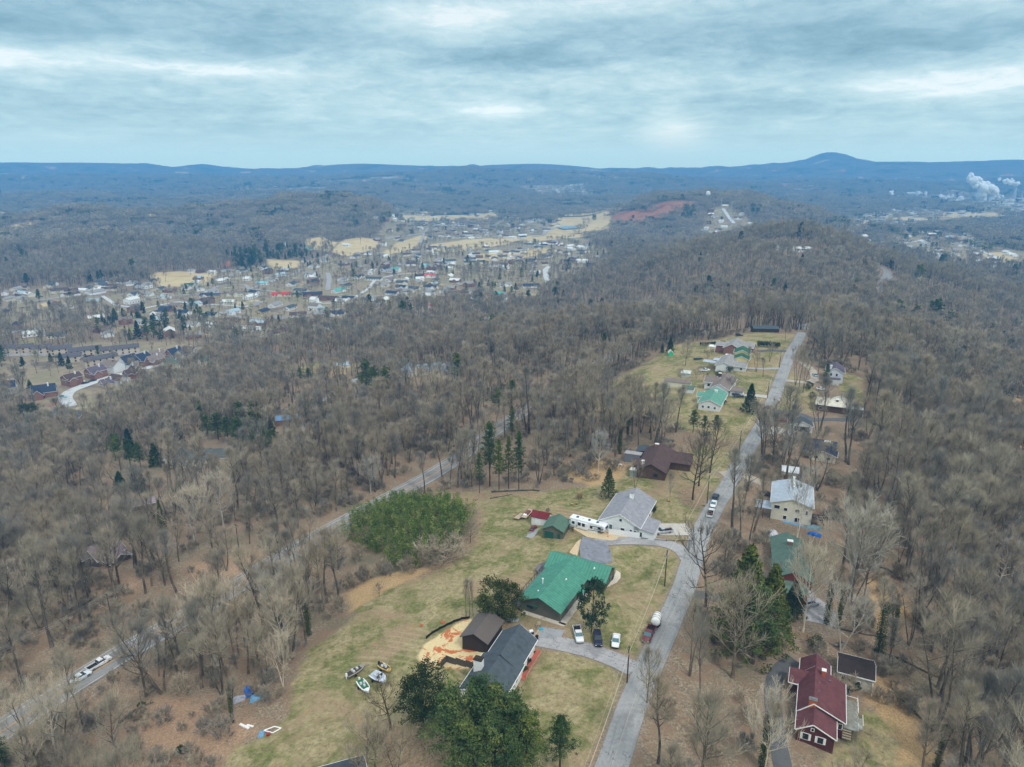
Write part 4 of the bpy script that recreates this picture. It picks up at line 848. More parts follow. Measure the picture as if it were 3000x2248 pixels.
def house(name,label,c,brg,blocks,wm,rm,cat='house',group=None,wins=(),doors=(),chim=(),trim=None,z=None,base=None,frame=None,glass=None):
    """blocks in local metres, +y along the main ridge (bearing brg)"""
    cx,cy=c; z0=float(gz(cx,cy)) if z is None else z
    e=empty(name,(cx,cy,z0),-R(brg),label,cat,group); HOUSES.append(e)
    wm_=wm if isinstance(wm,list) else [wm]; rm_=rm if isinstance(rm,list) else [rm]
    mb,rb=MB(),MB()
    for b in blocks:
        gable(mb,rb,b['x'],b['y'],b['w'],b['l'],b['he'],b['hr'],b.get('ax','y'),b.get('ov',.5),b.get('oe',.4),b.get('z0',-1.2),b.get('k','gable'),b.get('m',0),b.get('rm',0),rx=b.get('rx',0))
        rr=math.hypot(b['w'],b['l'])/2; a=-R(brg); X=cx+b['x']*math.cos(a)-b['y']*math.sin(a);Y=cy+b['x']*math.sin(a)+b['y']*math.cos(a)
        n=max(1,int(round(b['l']/max(b['w'],.1)))) if b.get('ax','y')=='y' else max(1,int(round(b['l']/max(b['w'],.1))))
        for q in range(n):
            o=(q-(n-1)/2)*b['l']/n; ox,oy=(0,o) if b.get('ax','y')=='y' else (o,0); xx=b['x']+ox;yy=b['y']+oy
            USED.append((cx+xx*math.cos(a)-yy*math.sin(a),cy+xx*math.sin(a)+yy*math.cos(a),min(b['w'],b['l'])*.62+2.2))
    mb.build('wall',wm_,e); ro=rb.build('roof',rm_,e)
    if trim:
        tb=MB()
        for b in blocks:
            if b.get('k','gable')!='gable' : continue
            w_,l_,ov,oe=b['w']/2,b['l']/2,b.get('ov',.5),b.get('oe',.4); rx_=b.get('rx',0)
            for s_ in(-1,1):
                sl=(b['hr']-b['he'])/(w_-s_*rx_)
                p=[(b['x'],b['y'])]
                ex=s_*(w_+ov+.05); ez=b['he']-ov*sl+.06
                if b.get('ax','y')=='y': tb.box((b['x']+ex,b['y'],ez),(.12,2*(l_+oe),.2))
                else: tb.box((b['x'],b['y']+ex,ez),(2*(l_+oe),.12,.2))
                # verge boards
                wd_=w_-s_*rx_+ov; L=math.hypot(wd_,wd_*sl); a_=math.atan(sl)
                for t_ in b.get('tv',(-1,1)):
                    mid=(rx_+s_*wd_/2, t_*(l_+oe+.04), (b['hr']+ez)/2)
                    if b.get('ax','y')=='y': tb.box((b['x']+mid[0],b['y']+mid[1],mid[2]),(L,.08,.2),ry=s_*a_)
                    else: tb.box((b['x']+mid[1],b['y']-mid[0],mid[2]),(.08,L,.2),rx=s_*a_)
        tb.build('roof_trim',trim,e)
    def opening(nm,b,side,pos,zz,w_,h_,fm,gm,sub):
        B=blocks[b]; hw,hl=(B['w']/2,B['l']/2) if B.get('ax','y')=='y' else (B['l']/2,B['w']/2)
        d={'f':(B['x']+pos,B['y']-hl,0),'b':(B['x']+pos,B['y']+hl,0),'r':(B['x']+hw,B['y']+pos,1),'l':(B['x']-hw,B['y']+pos,1)}[side]
        sg={'f':-1,'b':1,'r':1,'l':-1}[side]
        def bx(mb2,ww,hh,t,off):
            if d[2]==0: mb2.box((d[0],d[1]+sg*off,zz),(ww,t,hh))
            else: mb2.box((d[0]+sg*off,d[1],zz),(t,ww,hh))
        o1=MB();bx(o1,w_+.22,h_+.22,.08,.03); o=o1.build(nm,fm,e)
        o2=MB();bx(o2,w_,h_,.05,.065); o2.build(sub,gm,o)
    for wv in wins: opening('window',wv[0],wv[1],wv[2],wv[3],wv[4],wv[5],frame or WTRIM,wv[6] if len(wv)>6 else (glass or GLASS),'pane')
    for dv in doors: opening('garage_door' if dv[4]>2 else 'door',dv[0],dv[1],dv[2],dv[3],dv[4],dv[5],frame or WTRIM,dv[6] if len(dv)>6 else DOORD,'door_panel')
    for (x_,y_,w_,d_,zb,zt,m_,cm) in chim:
        k=MB().box((x_,y_,(zb+zt)/2),(w_,d_,zt-zb)).build('chimney',m_,e)
        MB().box((x_,y_,zt+.08),(w_+.16,d_+.16,.16)).box((x_,y_,zt+.2),(w_*.6,d_*.6,.18)).build('chimney_cap',cm,k)
    return e
def sub(e,name,mb,m,**k): return mb.build(name,m,e,**k)
def B(x,y,w,l,he,hr,ax='y',**k): return dict(x=x,y=y,w=w,l=l,he=he,hr=hr,ax=ax,**k)
# --- green metal-roofed house
e=house('house','olive-walled house with a bright green standing-seam metal roof','' or (11.6,149.6),28.2,[B(0,-1,10.4,19.5,3.0,5.3,ov=.5,oe=.9),B(2.0,8.6,7.6,15.6,3.0,5.1,'x',rm=1,ov=.5,oe=.6),B(5.2,-.2,2.4,3.0,2.75,3.3,'x',k='gable',rm=1,ov=.3,z0=2.5)],OLIVE,[R_GREEN,R_GREENX],
  wins=[(0,'f',-2.6,1.7,1.5,.8),(0,'r',-5.5,1.7,1.6,1.2),(0,'r',-2.2,1.7,1.6,1.2),(1,'r',1,1.7,1.2,1.2),(1,'f',4.5,1.7,1.2,1.2)],doors=[(0,'r',.4,1.2,1.0,2.1)],frame=mat('green_trim',S(50,110,92),.6))
subs(e,'awning',MB().box((-.9,-11.3,2.7),(1.5,.9,.08),rx=-.5).box((9.9,6.6,2.7),(.8,1.3,.08),ry=.5),mat('awning_green',S(46,120,98),.6,stripe=(.2,0,.5)))
sub(e,'vent_pipe',MB().cyl((-2.3,-4.6,5.1),.14,1.3).cyl((-2.3,-4.6,5.8),.22,.16),WTRIM)
subs(e,'roof_vent',MB().box((2.1,-.6,4.75),(.4,.4,.3),taper=.6).box((6.3,8.6-1.4,4.7),(.35,.6,.35),taper=.7).box((-1.7,-8.3,4.8),(.25,.25,.25)),WTRIM)
subs(e,'porch_post',MB().box((6.3,-1.5,1.4),(.2,.2,2.9)).box((6.3,1.1,1.4),(.2,.2,2.9)),DBRN)
sub(e,'porch_slab',MB().box((5.9,-4.2,.02),(1.7,14.2,.24)).box((1.2,-11.3,.02),(11,1.2,.24)),CONC)
sub(e,'side_deck',MB().box((-6.6,-1.5,.2),(2.4,17.5,.5)).cyl((-6.6,7.6,.25),3.2,.6,18),GREYD)
sub(e,'deck_railing',(lambda m:[m.box((-7.8,-10+k*1.5,.9),(.08,.08,1.0)) for k in range(12)] and m.box((-7.8,-1.7,1.35),(.08,17,.06)))(MB()),DBRN)
AC=mat('dark_ac_unit',S(48,56,64),.6,.1,3,stripe=(.12,2,.4))
def ac(u,v,lb): p=g(u,v); o=MB().box((0,0,.5),(1.0,1.0,.95)).build('air_conditioner',AC); o.location=p; o.rotation_euler=(0,0,-R(28)); tag(o,lb,'air conditioner'); k=MB().cyl((0,0,1.0),.4,.08,14).build('fan_grille',mat('fan_black',S(24,26,28),.5),o); return o
ac(1580,1782,'dark air conditioner at the gable end of the green-roofed house'); ac(1790,1698,'dark air conditioner on the pale patio right of the green-roofed house')
def flatshape(name,pxs,m,h,label=None,cat=None,kind=None,lift=.03,sub_=None):
    P=gpoly(pxs); 
    if sum(P[i][0]*P[(i+1)%len(P)][1]-P[(i+1)%len(P)][0]*P[i][1] for i in range(len(P)))<0: P=P[::-1]
    c=P.mean(0); z=np.array([float(gz(*p)) for p in P]); zz=z.max()+lift+h
    n=len(P); V=[(p[0]-c[0],p[1]-c[1],zz) for p in P]+[(p[0]-c[0],p[1]-c[1],zz-h-1.0) for p in P]
    o=link(name,mesh(name,V,[list(range(n))]+[[i,n+i,n+(i+1)%n,(i+1)%n] for i in range(n)],m)); o.location=(c[0],c[1],0); USED.append((c[0],c[1],2)); return tag(o,label,cat,kind=kind)
CONC2=mat('pale_patio',S(214,206,188),.9,.06,2); ASPH=mat('blotchy_asphalt',S(136,140,150),.9,.16,.5,dirt=S(88,90,98)); SLAB=mat('stained_slab',S(160,164,168),.9,.14,.7,dirt=S(108,108,106))
flatshape('patio',[(1772,1722),(1795,1700),(1806,1672),(1818,1680),(1818,1694),(1806,1708),(1782,1719),(1774,1724)],CONC2,.06,kind='structure')
flatshape('parking_pad',[(1703,1648),(1697,1610),(1706,1578),(1735,1582),(1772,1588),(1788,1612),(1794,1648),(1750,1655)],ASPH,.04,kind='structure')
flatshape('gravel_edge',[(1668,1622),(1690,1592),(1703,1582),(1696,1612),(1690,1632)],mat('sandy_gravel',S(206,184,152),.95,.1,2),.02,kind='structure')
flatshape('work_slab',[(1585,1838),(1655,1848),(1640,1875),(1568,1868)],SLAB,.05,kind='structure')
flatshape('sandy_yard',[(1680,1560),(1700,1532),(1790,1545),(1850,1575),(1790,1585),(1720,1578)],mat('sandy_gravel2',S(206,188,154),.95,.1,2),.015,kind='structure')
# --- long white house
house('house','long white house with a grey shingle roof and tall white chimney','' or (34.3,186.2),24.5,[B(0,0,11.4,18.2,3.5,6.4,oe=.3),B(8.6,-5.3,6.6,7.0,2.55,4.25,'y',k='shed',ov=.2,oe=.3)][:1]+[B(7.2,-5.4,5.8,7.4,3.3,2.5,'y',k='shed',ov=0,oe=.35,z0=-1)],WHITE,R_GREY,trim=WTRIM,
  wins=[(0,'f',-3.9,1.9,.8,1.4,GLASST),(0,'f',-2.5,1.9,.8,1.4,GLASST),(0,'f',.3,4.6,.7,.8),(0,'f',3.4,1.5,.6,1.5),(0,'f',4.6,1.5,.6,1.5),(1,'f',-.9,1.4,.6,1.4),(0,'l',-5,1.8,1.4,1.2),(0,'l',1,1.8,1.4,1.2),(0,'r',3,1.8,1.2,1.2),(0,'r',6,1.8,1.2,1.2)],doors=[(0,'f',1.0,1.1,1.0,2.2)],
  chim=[(.3,2.3,1.1,1.1,4.5,8.0,WTRIM,R_GREY)])
# --- dark brown shed
house('shed','dark brown metal-roofed shed standing on the straw and red dirt pad','' or (-6.6,132.6),23.0,[B(0,0,6.0,8.0,3.1,4.6,ov=.45,oe=.5)],DBRN,R_DKB,'shed',wins=[],doors=[(0,'f',1.4,1.2,1.2,2.2)],frame=DBRN)
# --- charcoal-roofed house
e=house('house','white house with a charcoal shingle roof behind the pine clump','' or (-1.9,120.6),22.5,[B(.2,3.6,7.2,10.0,3.4,5.9,oe=.35,tv=(1,)),B(-.1,-5.2,8.4,11.0,3.25,5.55,oe=.35,tv=(-1,))],WHITE,R_CHAR,trim=WTRIM,
  wins=[(1,'r',-3.0,1.9,.7,1.2),(1,'r',2.6,1.9,.7,1.2),(0,'r',-3.3,1.9,.7,1.2),(1,'l',-2,1.8,1.2,1.1),(0,'l',1,1.8,1.2,1.1),(1,'f',-2,1.8,1.1,1.2),(1,'f',2,1.8,1.1,1.2)],doors=[(0,'r',.8,1.1,1.0,2.1)],
  chim=[(-3.0,-5.2,1.7,1.3,2.5,6.6,WTRIM,DBRN)])
BRP=mat('brick_path',S(188,104,84),.9,.1,4)
ribobj('garden_path',np.array([g(u,v)[:2] for u,v in [(1580,1907),(1566,1932),(1552,1952),(1538,1978),(1529,1993)]]),-.75,.75,.8,.09,BRP)[0]['kind']='structure'
# --- red-roofed house
OBR=mat('orange_brick',S(176,92,62),.9,.1,4); LEAD=mat('lead_cap',S(120,122,124),.6)
e=house('house','dark red house with a red shingle roof and white trim','' or (57.0,110.2),24.0,[B(2.2,1.6,7.8,10.6,2.9,5.2,oe=.3,ov=.35,rx=-1.5),B(1.45,-6.1,6.3,4.6,2.7,4.45,oe=.3,ov=.3,rx=-.6),B(-1.6,6.1,4.0,4.2,2.7,4.3,'x',ov=.3,oe=.2),B(.85,9.3,5.2,5.2,2.75,4.65,oe=.3,ov=.3)],REDW,R_RED,trim=WTRIM,
  wins=[(1,'f',-1.6,1.4,.95,1.25),(1,'f',.9,1.4,.95,1.25),(1,'f',-.6,3.2,.4,.5),(0,'f',3.4,1.7,.6,1.1),(0,'r',-2,1.6,1,1.1),(0,'r',2,1.6,1,1.1)],
  chim=[(.5,-3.6,1.3,.8,3.4,5.9,OBR,LEAD),(2.2,5.6,.7,.7,3.4,6.0,OBR,WTRIM)])
subs(e,'shutter',MB().box((-.85,-8.44,1.4),(.42,.06,1.4)).box((.55,-8.44,1.4),(.42,.06,1.4)).box((1.65,-8.44,1.4),(.42,.06,1.4)).box((3.05,-8.44,1.4),(.42,.06,1.4)),WTRIM)
sub(e,'deck',MB().box((7.5,1.4,.7),(2.5,8.0,.18)).box((9.1,-.4,.7),(.8,3.0,.16)).box((6.6,-2.4,0),(.15,.15,1.5)).box((8.6,-2.4,0),(.15,.15,1.5)),WOODG)
sub(e,'deck_railing',(lambda m:[m.box((8.75,-2.4+k*1.35,1.25),(.07,.07,1.0)) for k in range(7)] and m.box((8.75,3.4,1.75),(.09,4.0,.07)).box((7.5,5.4,1.75),(2.4,.09,.07)).box((9.5,-.4,1.75),(.09,3.0,.07)).box((8.75,-2.0,1.75),(.09,.8,.07)))(MB()),WTRIM)
subs(e,'step',(lambda m:[m.box((6.9,-2.9-k*.36,.55-k*.26),(1.5,.32,.09)) for k in range(4)][-1])(MB()),WOODP)
subs(e,'roof_vent',MB().box((1.5,2.8,4.95),(.3,.3,.25)).box((1.5,.4,4.95),(.3,.3,.25)).box((3.4,5.0,4.35),(.4,.4,.3)).box((1.5,-5.6,4.15),(.25,.25,.22)),mat('vent_grey',S(110,100,104),.6))
# --- white garage, black roof
e=house('garage','white block garage with a black-brown roof behind the red-roofed house','' or (71.2,120.9),24,[B(0,0,6.0,6.5,2.8,4.0,'x',ov=.3,oe=.25)],mat('grubby_white_block',S(206,202,190),.9,.12,1.5,dirt=S(150,146,128)),R_BLK,'garage',trim=WTRIM,wins=[(0,'f',-2.2,1.7,.7,.8),(0,'f',.6,1.2,.5,.7)])
sub(e,'lean_to_post',MB().box((3.1,-4.2,1.0),(.12,.12,2.4)).box((3.1,-3.6,2.2),(.1,1.3,.1)),WTRIM)
p=g(2455,1893); o=MB()
for k in range(9): o.box((random.uniform(-1,1),random.uniform(-.5,.5),.3+.25*(k%4)),(random.uniform(.8,1.8),.5,.22),random.uniform(-.3,.3))
o=o.build('lumber_pile',mat('grey_lumber',S(140,132,126),.9,.2,3)); o.location=p; tag(o,'stacked grey lumber pile behind the left corner of the white garage','lumber pile')
# --- brown house
e=house('house','brown-roofed brown house among bare trees left of the ridge road','' or (50.0,224.0),21,[B(0,0,9.4,19.5,3.1,5.5,oe=.6),B(7.0,4.5,8.2,9.0,3.0,5.15,'x',oe=.5),B(-4.3,-3.8,4.2,4.5,2.9,4.2,'x')],STONE,R_BRN,wins=[(0,'r',-5,1.6,1.4,1.1),(0,'l',3,1.6,1.4,1.1),(0,'f',1.6,1.6,1.2,1.0)],chim=[(-1.0,6.8,1.3,.8,4.2,6.2,BRICK,WTRIM),(-3.2,-7.4,.9,.7,2.0,5.2,WTRIM,WTRIM)],frame=DBRN)
def small(name,lb,u,v,brg,w,l,he,hr,wm,rm,cat='shed',k='gable',ax='y',wins=(),doors=(),group=None,trim=None,base=False,**kk):
    p=g(u,v); return house(name,lb,(p[0],p[1]),brg,[B(0,0,w,l,he,hr,ax,k=k,ov=kk.get('ov',.25),oe=kk.get('oe',.25),z0=kk.get('z0',-.8))],wm,rm,cat,group,wins,doors,trim=trim)
small('shed','grey lean-to shed with a pale tin roof behind the brown-roofed house',1855,1348,21,4.0,5.6,2.4,2.9,mat('grey_metal_wall',S(120,128,140),.6,.08,2,stripe=(.3,0,.3)),R_TIN,k='shed',ax='x')
small('shed','dark lean-to roof tucked between the tin shed and brown-roofed house',1882,1333,21,3.6,5.6,2.3,2.8,DBRN,R_CHAR,k='shed')
small('shed','low shed with a mottled white sheet roof beside the brown-roofed house',1871,1392,21,3.4,5.4,1.7,2.1,mat('pale_green_wall',S(150,166,156),.8),roofm('white_sheet',(220,226,224)),k='shed',ax='x')
small('shed','white shed with a dark red roof behind the green-roofed garage',1586,1532,22,3.2,5.2,2.5,3.7,WHITE,R_DRED,ax='x',doors=[(0,'f',-.6,1.0,1.6,1.9,WTRIM)])
e=small('garage','small olive garage with a green roof and green roll-up door',1623,1560,20,6.2,6.6,2.8,4.3,OLIVE,R_GREY2,'garage',doors=[(0,'f',-1.2,1.1,2.7,2.1,DOORG),(0,'f',1.9,1.0,.9,2.0,DOORG)],frame=None) if False else house('garage','small olive garage with a green roof and green roll-up door','' or (12.8,181.5),20,[B(0,0,6.0,6.6,2.8,4.3,ov=.35,oe=.5)],OLIVE,R_GREY2,'garage',doors=[(0,'f',-1.1,1.1,2.7,2.1,DOORG),(0,'f',1.8,1.0,.9,2.0,DOORG)],frame=OLIVE)
# --- right side of the road
e=house('house','large grey-green roofed house hidden among trees right of the road','' or (71.5,158.5),17,[B(0,3.4,7.6,16.0,3.2,5.1,oe=.3),B(.3,-4.6,8.6,8.6,3.1,5.3,oe=.3),B(.8,-10.0,10.6,4.4,2.3,2.95,'x',k='shed',ov=.3)],mat('dark_red_brick',S(112,56,50),.9,.15,4),R_GG,chim=[(.2,5.2,1.3,1.0,4.0,6.1,BRICK,WTRIM)],wins=[(1,'l',0,1.6,1.2,1.2),(1,'r',0,1.6,1.2,1.2)])
e=house('house','two-storey cream house with a light blue metal roof','' or (84.6,191.6),21.5,[B(0,0,11.2,14.5,5.6,7.4,ov=.35,oe=.35)],CREAM,R_LB,trim=WTRIM,wins=[(0,'f',-4.0,4.2,1.5,1.0),(0,'f',-1.6,3.8,.9,.9),(0,'f',1.6,3.9,1.1,.9),(0,'f',4.2,3.7,.6,1.2),(0,'f',-1.6,1.2,.9,1.1),(0,'f',1.8,1.0,1.3,1.3)],chim=[(.2,4.2,.5,8.0,6.5,7.9,WTRIM,WTRIM)])
subs(e,'carport_roof',MB().box((-7.6,-5.6,3.6),(4.6,4.8,.15),rx=.07),R_LB); subs(e,'carport_post',MB().box((-9.7,-7.8,1.4),(.14,.14,4.2)).box((-7.7,-7.8,1.4),(.14,.14,4.2)).box((-5.6,-7.8,1.4),(.14,.14,4.2)),DBRN)
sub(e,'side_deck',MB().box((7.4,-6.2,2.4),(3.4,3.6,.2)).box((8.9,-7.8,.9),(.14,.14,3.2)).box((8.9,-4.6,.9),(.14,.14,3.2)).box((9.0,-6.2,3.1),(.1,3.6,.1)).box((7.4,-8.0,3.1),(3.4,.1,.1)),mat('dark_deck',S(64,52,50),.9))
small('cottage','narrow white outbuilding with an orange door behind the light blue roof',2312,1400,20,5.2,5.0,3.0,4.0,WTRIM,roofm('white_metal',(226,232,236)),'outbuilding',ax='x',doors=[(0,'f',-1.2,1.2,1.5,1.9,DOORO)],wins=[(0,'f',1.0,1.4,.7,.9)])
house('house','low house with a dark blue-black hip roof and beige dormer','' or tuple(g(2405,1330)[:2]),27,[B(-.5,1.5,9.8,12.4,2.6,4.6,k='hip'),B(.8,-4.8,8.6,5,2.6,4.0)],CREAM,R_NAVY,trim=WTRIM,wins=[(1,'f',-2,1.4,1.2,.9),(1,'f',2,1.4,1.2,.9)],chim=[(1.6,.4,2.0,1.6,3.2,4.9,TAN_,WTRIM)])
e=house('garage','open white-posted garage with a black roof above the concrete apron','' or tuple(g(2347,1262)[:2]),17,[B(0,1.6,7.6,5.6,2.6,4.2,oe=.2)],WTRIM,R_CHAR,'garage',trim=WTRIM,doors=[(0,'f',0,1.1,5.6,2.1,mat('painted_garage_gloom',S(38,36,36),.9))])  # dark panel paints the shade inside the open front; no door hangs there
subs(e,'porch_post',MB().box((-3.6,-2.2,1.2),(.25,.25,2.6)).box((3.6,-2.2,1.2),(.25,.25,2.6)),WTRIM)
e=house('house','cream-roofed brown brick house inside the looping driveway','' or tuple(g(2437,1198)[:2]),24,[B(0,0,10.5,12.6,3.0,3.9,'x',ov=.5),B(3.0,3.6,5.5,6,3.0,4.15,ov=.4)],STONE,R_CRM,trim=WTRIM,wins=[(0,'f',-4.4,1.4,1.6,1.0)],chim=[(1.7,-.8,.9,1.5,3.3,4.7,mat('chimney_grey',S(86,84,82),.9),WTRIM)])
subs(e,'carport_roof',MB().box((9.2,-3.0,2.7),(5.8,4.6,.14)),roofm('white_sheet',(220,226,224))); subs(e,'carport_post',MB().box((11.9,-5.1,1.2),(.15,.15,2.9)).box((11.9,-.9,1.2),(.15,.15,2.9)).box((6.6,-5.1,1.2),(.15,.15,2.9)),WTRIM)
house('house','tall white house with a purple-grey roof behind a dark pine','' or tuple(g(2443,1112)[:2]),25,[B(0,0,7.6,12,5.2,7.4,oe=.25),B(.4,-7.4,6.0,4,2.2,2.9,'x',k='shed')],WHITE,R_PUR,trim=WTRIM,wins=[(0,'f',.9,4.0,.8,1.2),(0,'f',-1.6,4.0,.8,1.2)],chim=[(-2.0,-4.5,.9,.9,5.0,8.0,WTRIM,WTRIM)])
# --- hilltop cluster
e=house('house','white ranch house with a teal-green roof on the hilltop','' or (88.4,291.8),25,[B(0,0,9.0,18.4,3.0,4.9,oe=.3),B(-4.0,3.2,3.6,6,2.7,3.9,'x')],WHITE,R_TEAL,trim=WTRIM,wins=[(0,'f',-2.6,1.5,.8,.9),(0,'f',-.2,1.6,.8,.9),(0,'f',2.4,1.5,.8,.9)],chim=[(.5,3.5,1.3,.8,4,5.5,WTRIM,WTRIM)])
e=house('house','white house with a taupe roof and front porch next to the teal roof','' or (99.0,313.0),27,[B(0,0,8.2,20,3.3,5.6,oe=.3),B(-5.5,2.5,6.4,6,3.2,4.9,'x'),B(7.3,-5.6,5.4,6,2.7,3.3,'y',k='flat')],WHITE,R_TAN,trim=WTRIM,wins=[(1,'f',-1,1.6,1.2,1.2),(2,'f',-1,1.3,1.4,.9),(2,'f',1.1,1.3,1.4,.9)],chim=[(-3,7,1.4,1,3,5.8,STONE,WTRIM)])
e=house('house','white ranch house with a pale grey roof in the middle of the hilltop row','' or tuple(g(2127,1082)[:2]),26,[B(-.5,4,8.0,18,3.0,5.0,oe=.3),B(6.6,2,7.0,6.4,2.7,4.2,'x')],WHITE,R_LG,trim=WTRIM,wins=[(1,'f',1,1.4,1.0,1.0)])
subs(e,'carport_roof',MB().box((-9.0,2.5,2.6),(6.5,5,.15)).box((-5.2,6.5,3.0),(5,5,.15)),R_LB)
e=house('house','yellow two-storey house with a green roof in the hilltop row','' or (121.3,357),20,[B(0,8,7.6,9,5.0,6.8,oe=.3),B(0,0,7.4,8,3.6,5.2,oe=.3)],YELL,R_GRNROOF,trim=WTRIM,wins=[])
e=house('house','large brick house with a grey roof and side deck, last on the hilltop','' or (126.5,386.5),27,[B(0,0,8.6,17,3.6,5.9,oe=.3),B(6,2,7.2,9,3.4,5.4,'x'),B(-6.5,0,5.6,6,3.3,4.7,'x')],BRICK,R_LG,trim=WTRIM,wins=[(0,'f',1.6,1.5,.8,1.1)])
sub(e,'deck',MB().box((-11.5,-2,2.2),(4,5,.2)).box((-13,-4.2,.6),(.2,.2,3.2)).box((-10,-4.2,.6),(.2,.2,3.2)).box((-13.6,-2,2.9),(.1,5,.1)),WTRIM)
small('shed','long low cream outbuilding with a grey roof in the hilltop back yard',1985,1132,112,4.4,12.5,2.6,3.6,CREAM,R_TAN,'outbuilding')
small('shed','little white shed with a grey-green roof beside the long outbuilding',2016,1149,24,4.2,5.2,2.2,3.2,WHITE,R_GG,ax='x')
small('greenhouse','small glazed greenhouse in the hilltop orchard',2009,1102,20,3.4,4.6,1.9,2.9,mat('greenhouse_glass',S(196,206,204),.2,.08,2,stripe=(.8,0,.4)),roofm('glazed',(206,214,212)),'greenhouse',ax='x')
small('playhouse','tiny cream playhouse with a bright green lower wall by the dark spruce',1964,1042,5,2.6,3,1.9,3.3,mat('mint_wall',S(60,196,150),.7),CREAM,'playhouse')
p=g(2390,905); 
small('house','low white and grey building at the end of the ridge road',2360,965,80,6,14,3,4.2,WHITE,R_LG,'house')
small('house','dark low house behind the lawn at the end of the ridge',2240,972,95,7,16,2.6,3.8,DBRN,R_CHAR,'house')
# --- woods on the left
small('barn','long barn with a lilac metal roof beside the tan clearing',412,1488,62,5.5,10.5,2.4,3.8,mat('grey_brown_wall',S(110,98,92),.85),R_LILAC,'barn',trim=WTRIM)
e=house('house','rambling lilac-roofed house half hidden in the lower left woods','' or tuple(g(310,1640)[:2]),30,[B(0,0,8,9,3.2,5.6),B(5,0,6.5,8,3,4.8,'x'),B(-4,-4,6,7,3,4.4,'y'),B(-10,-8,4.5,8,2.6,2.8,'x',k='flat',rm=1)],mat('grey_brown_wall2',S(100,92,88),.85),[R_LILAC2,R_CHAR],trim=WTRIM)
small('cabin','small cabin with a bright blue metal roof by the pale lane',850,1238,75,7,14,2.8,4.4,mat('cabin_red_brown',S(120,84,70),.9),R_BLU,'cabin')
e=house('house','sprawling blue-grey roofed house in a woodland gap beyond the lane','' or tuple(g(1258,1092)[:2]),60,[B(0,0,10,16,3.2,6.4,ov=.5),B(-6,-9,8,10,3.1,5.6,'x'),B(7,10,8,12,3.1,5.4,'x'),B(-2,-15,7,7,3,5,'y')],CREAM,roofm('blue_grey',(134,152,166)),trim=WTRIM)
small('shed','small shed with a dull teal roof right of the sprawling woodland house',1332,1085,60,6,9,2.5,4,STONE,roofm('dull_teal',(96,128,124)),'shed')
small('house','small house with a pale blue roof at the meadow edge in the woods',1000,1078,75,7.5,14,2.8,4.4,CREAM,roofm('pale_blue',(168,190,200)),'house')
e=house('house','wide dark grey-green roofed house screened by bare woods','' or tuple(g(600,1352)[:2]),80,[B(0,0,10,24,3.2,6),B(0,-12,9,9,3.2,5.4,'x')],CREAM,roofm('mossy_grey',(88,96,96)),'house') if False else house('house','wide dark grey roofed house screened by bare woods above the purple barn','' or tuple(g(600,1352)[:2]),80,[B(0,0,10,24,3.2,6),B(-2,-12,9,9,3.2,5.4,'x')],CREAM,roofm('mossy_grey',(88,96,96)),trim=WTRIM)
house('house','charcoal roof corner peeking in at the bottom edge below the boats','' or tuple(g(975,2330)[:2]),70,[B(0,0,7,11,2.8,4.6)],CREAM,R_CHAR,trim=WTRIM)
# --- subdivision and apartments
def dist(p): return math.hypot(p[0],p[1])
AP=mat('apartment_brick_tan',S(198,186,168),.9,.1,2); APR=roofm('apartment',(96,94,100))
for i,(u,v,l,br,nm) in enumerate([(10,1036,17,58,'leftmost'),(71,1033,15,60,'second from the left'),(124,1034,16,60,'third from the left'),(181,1036,17.5,60,'fourth from the left'),(252,1040,26,61,'fifth from the left'),(354,1036,31,62,'longest and rightmost'),(209,1060,17,64,'lower single'),(294,1066,27,40,'slanting front')]):
    p=g(u,v); bl=[B(0,0,9.5,l,5.4,7.8)]; n=int(l/5)
    wn=[(0,'r',-l/2+2.5+k*5,zz,1.1,1.3) for k in range(n) for zz in (1.5,4.1)]
    house('apartment_building','tan brick apartment block with a dark roof, %s of the valley row'%nm,(p[0],p[1]),br,bl,AP,APR,'apartment building','apartment blocks in the valley',wins=wn,frame=DBRN,trim=None)
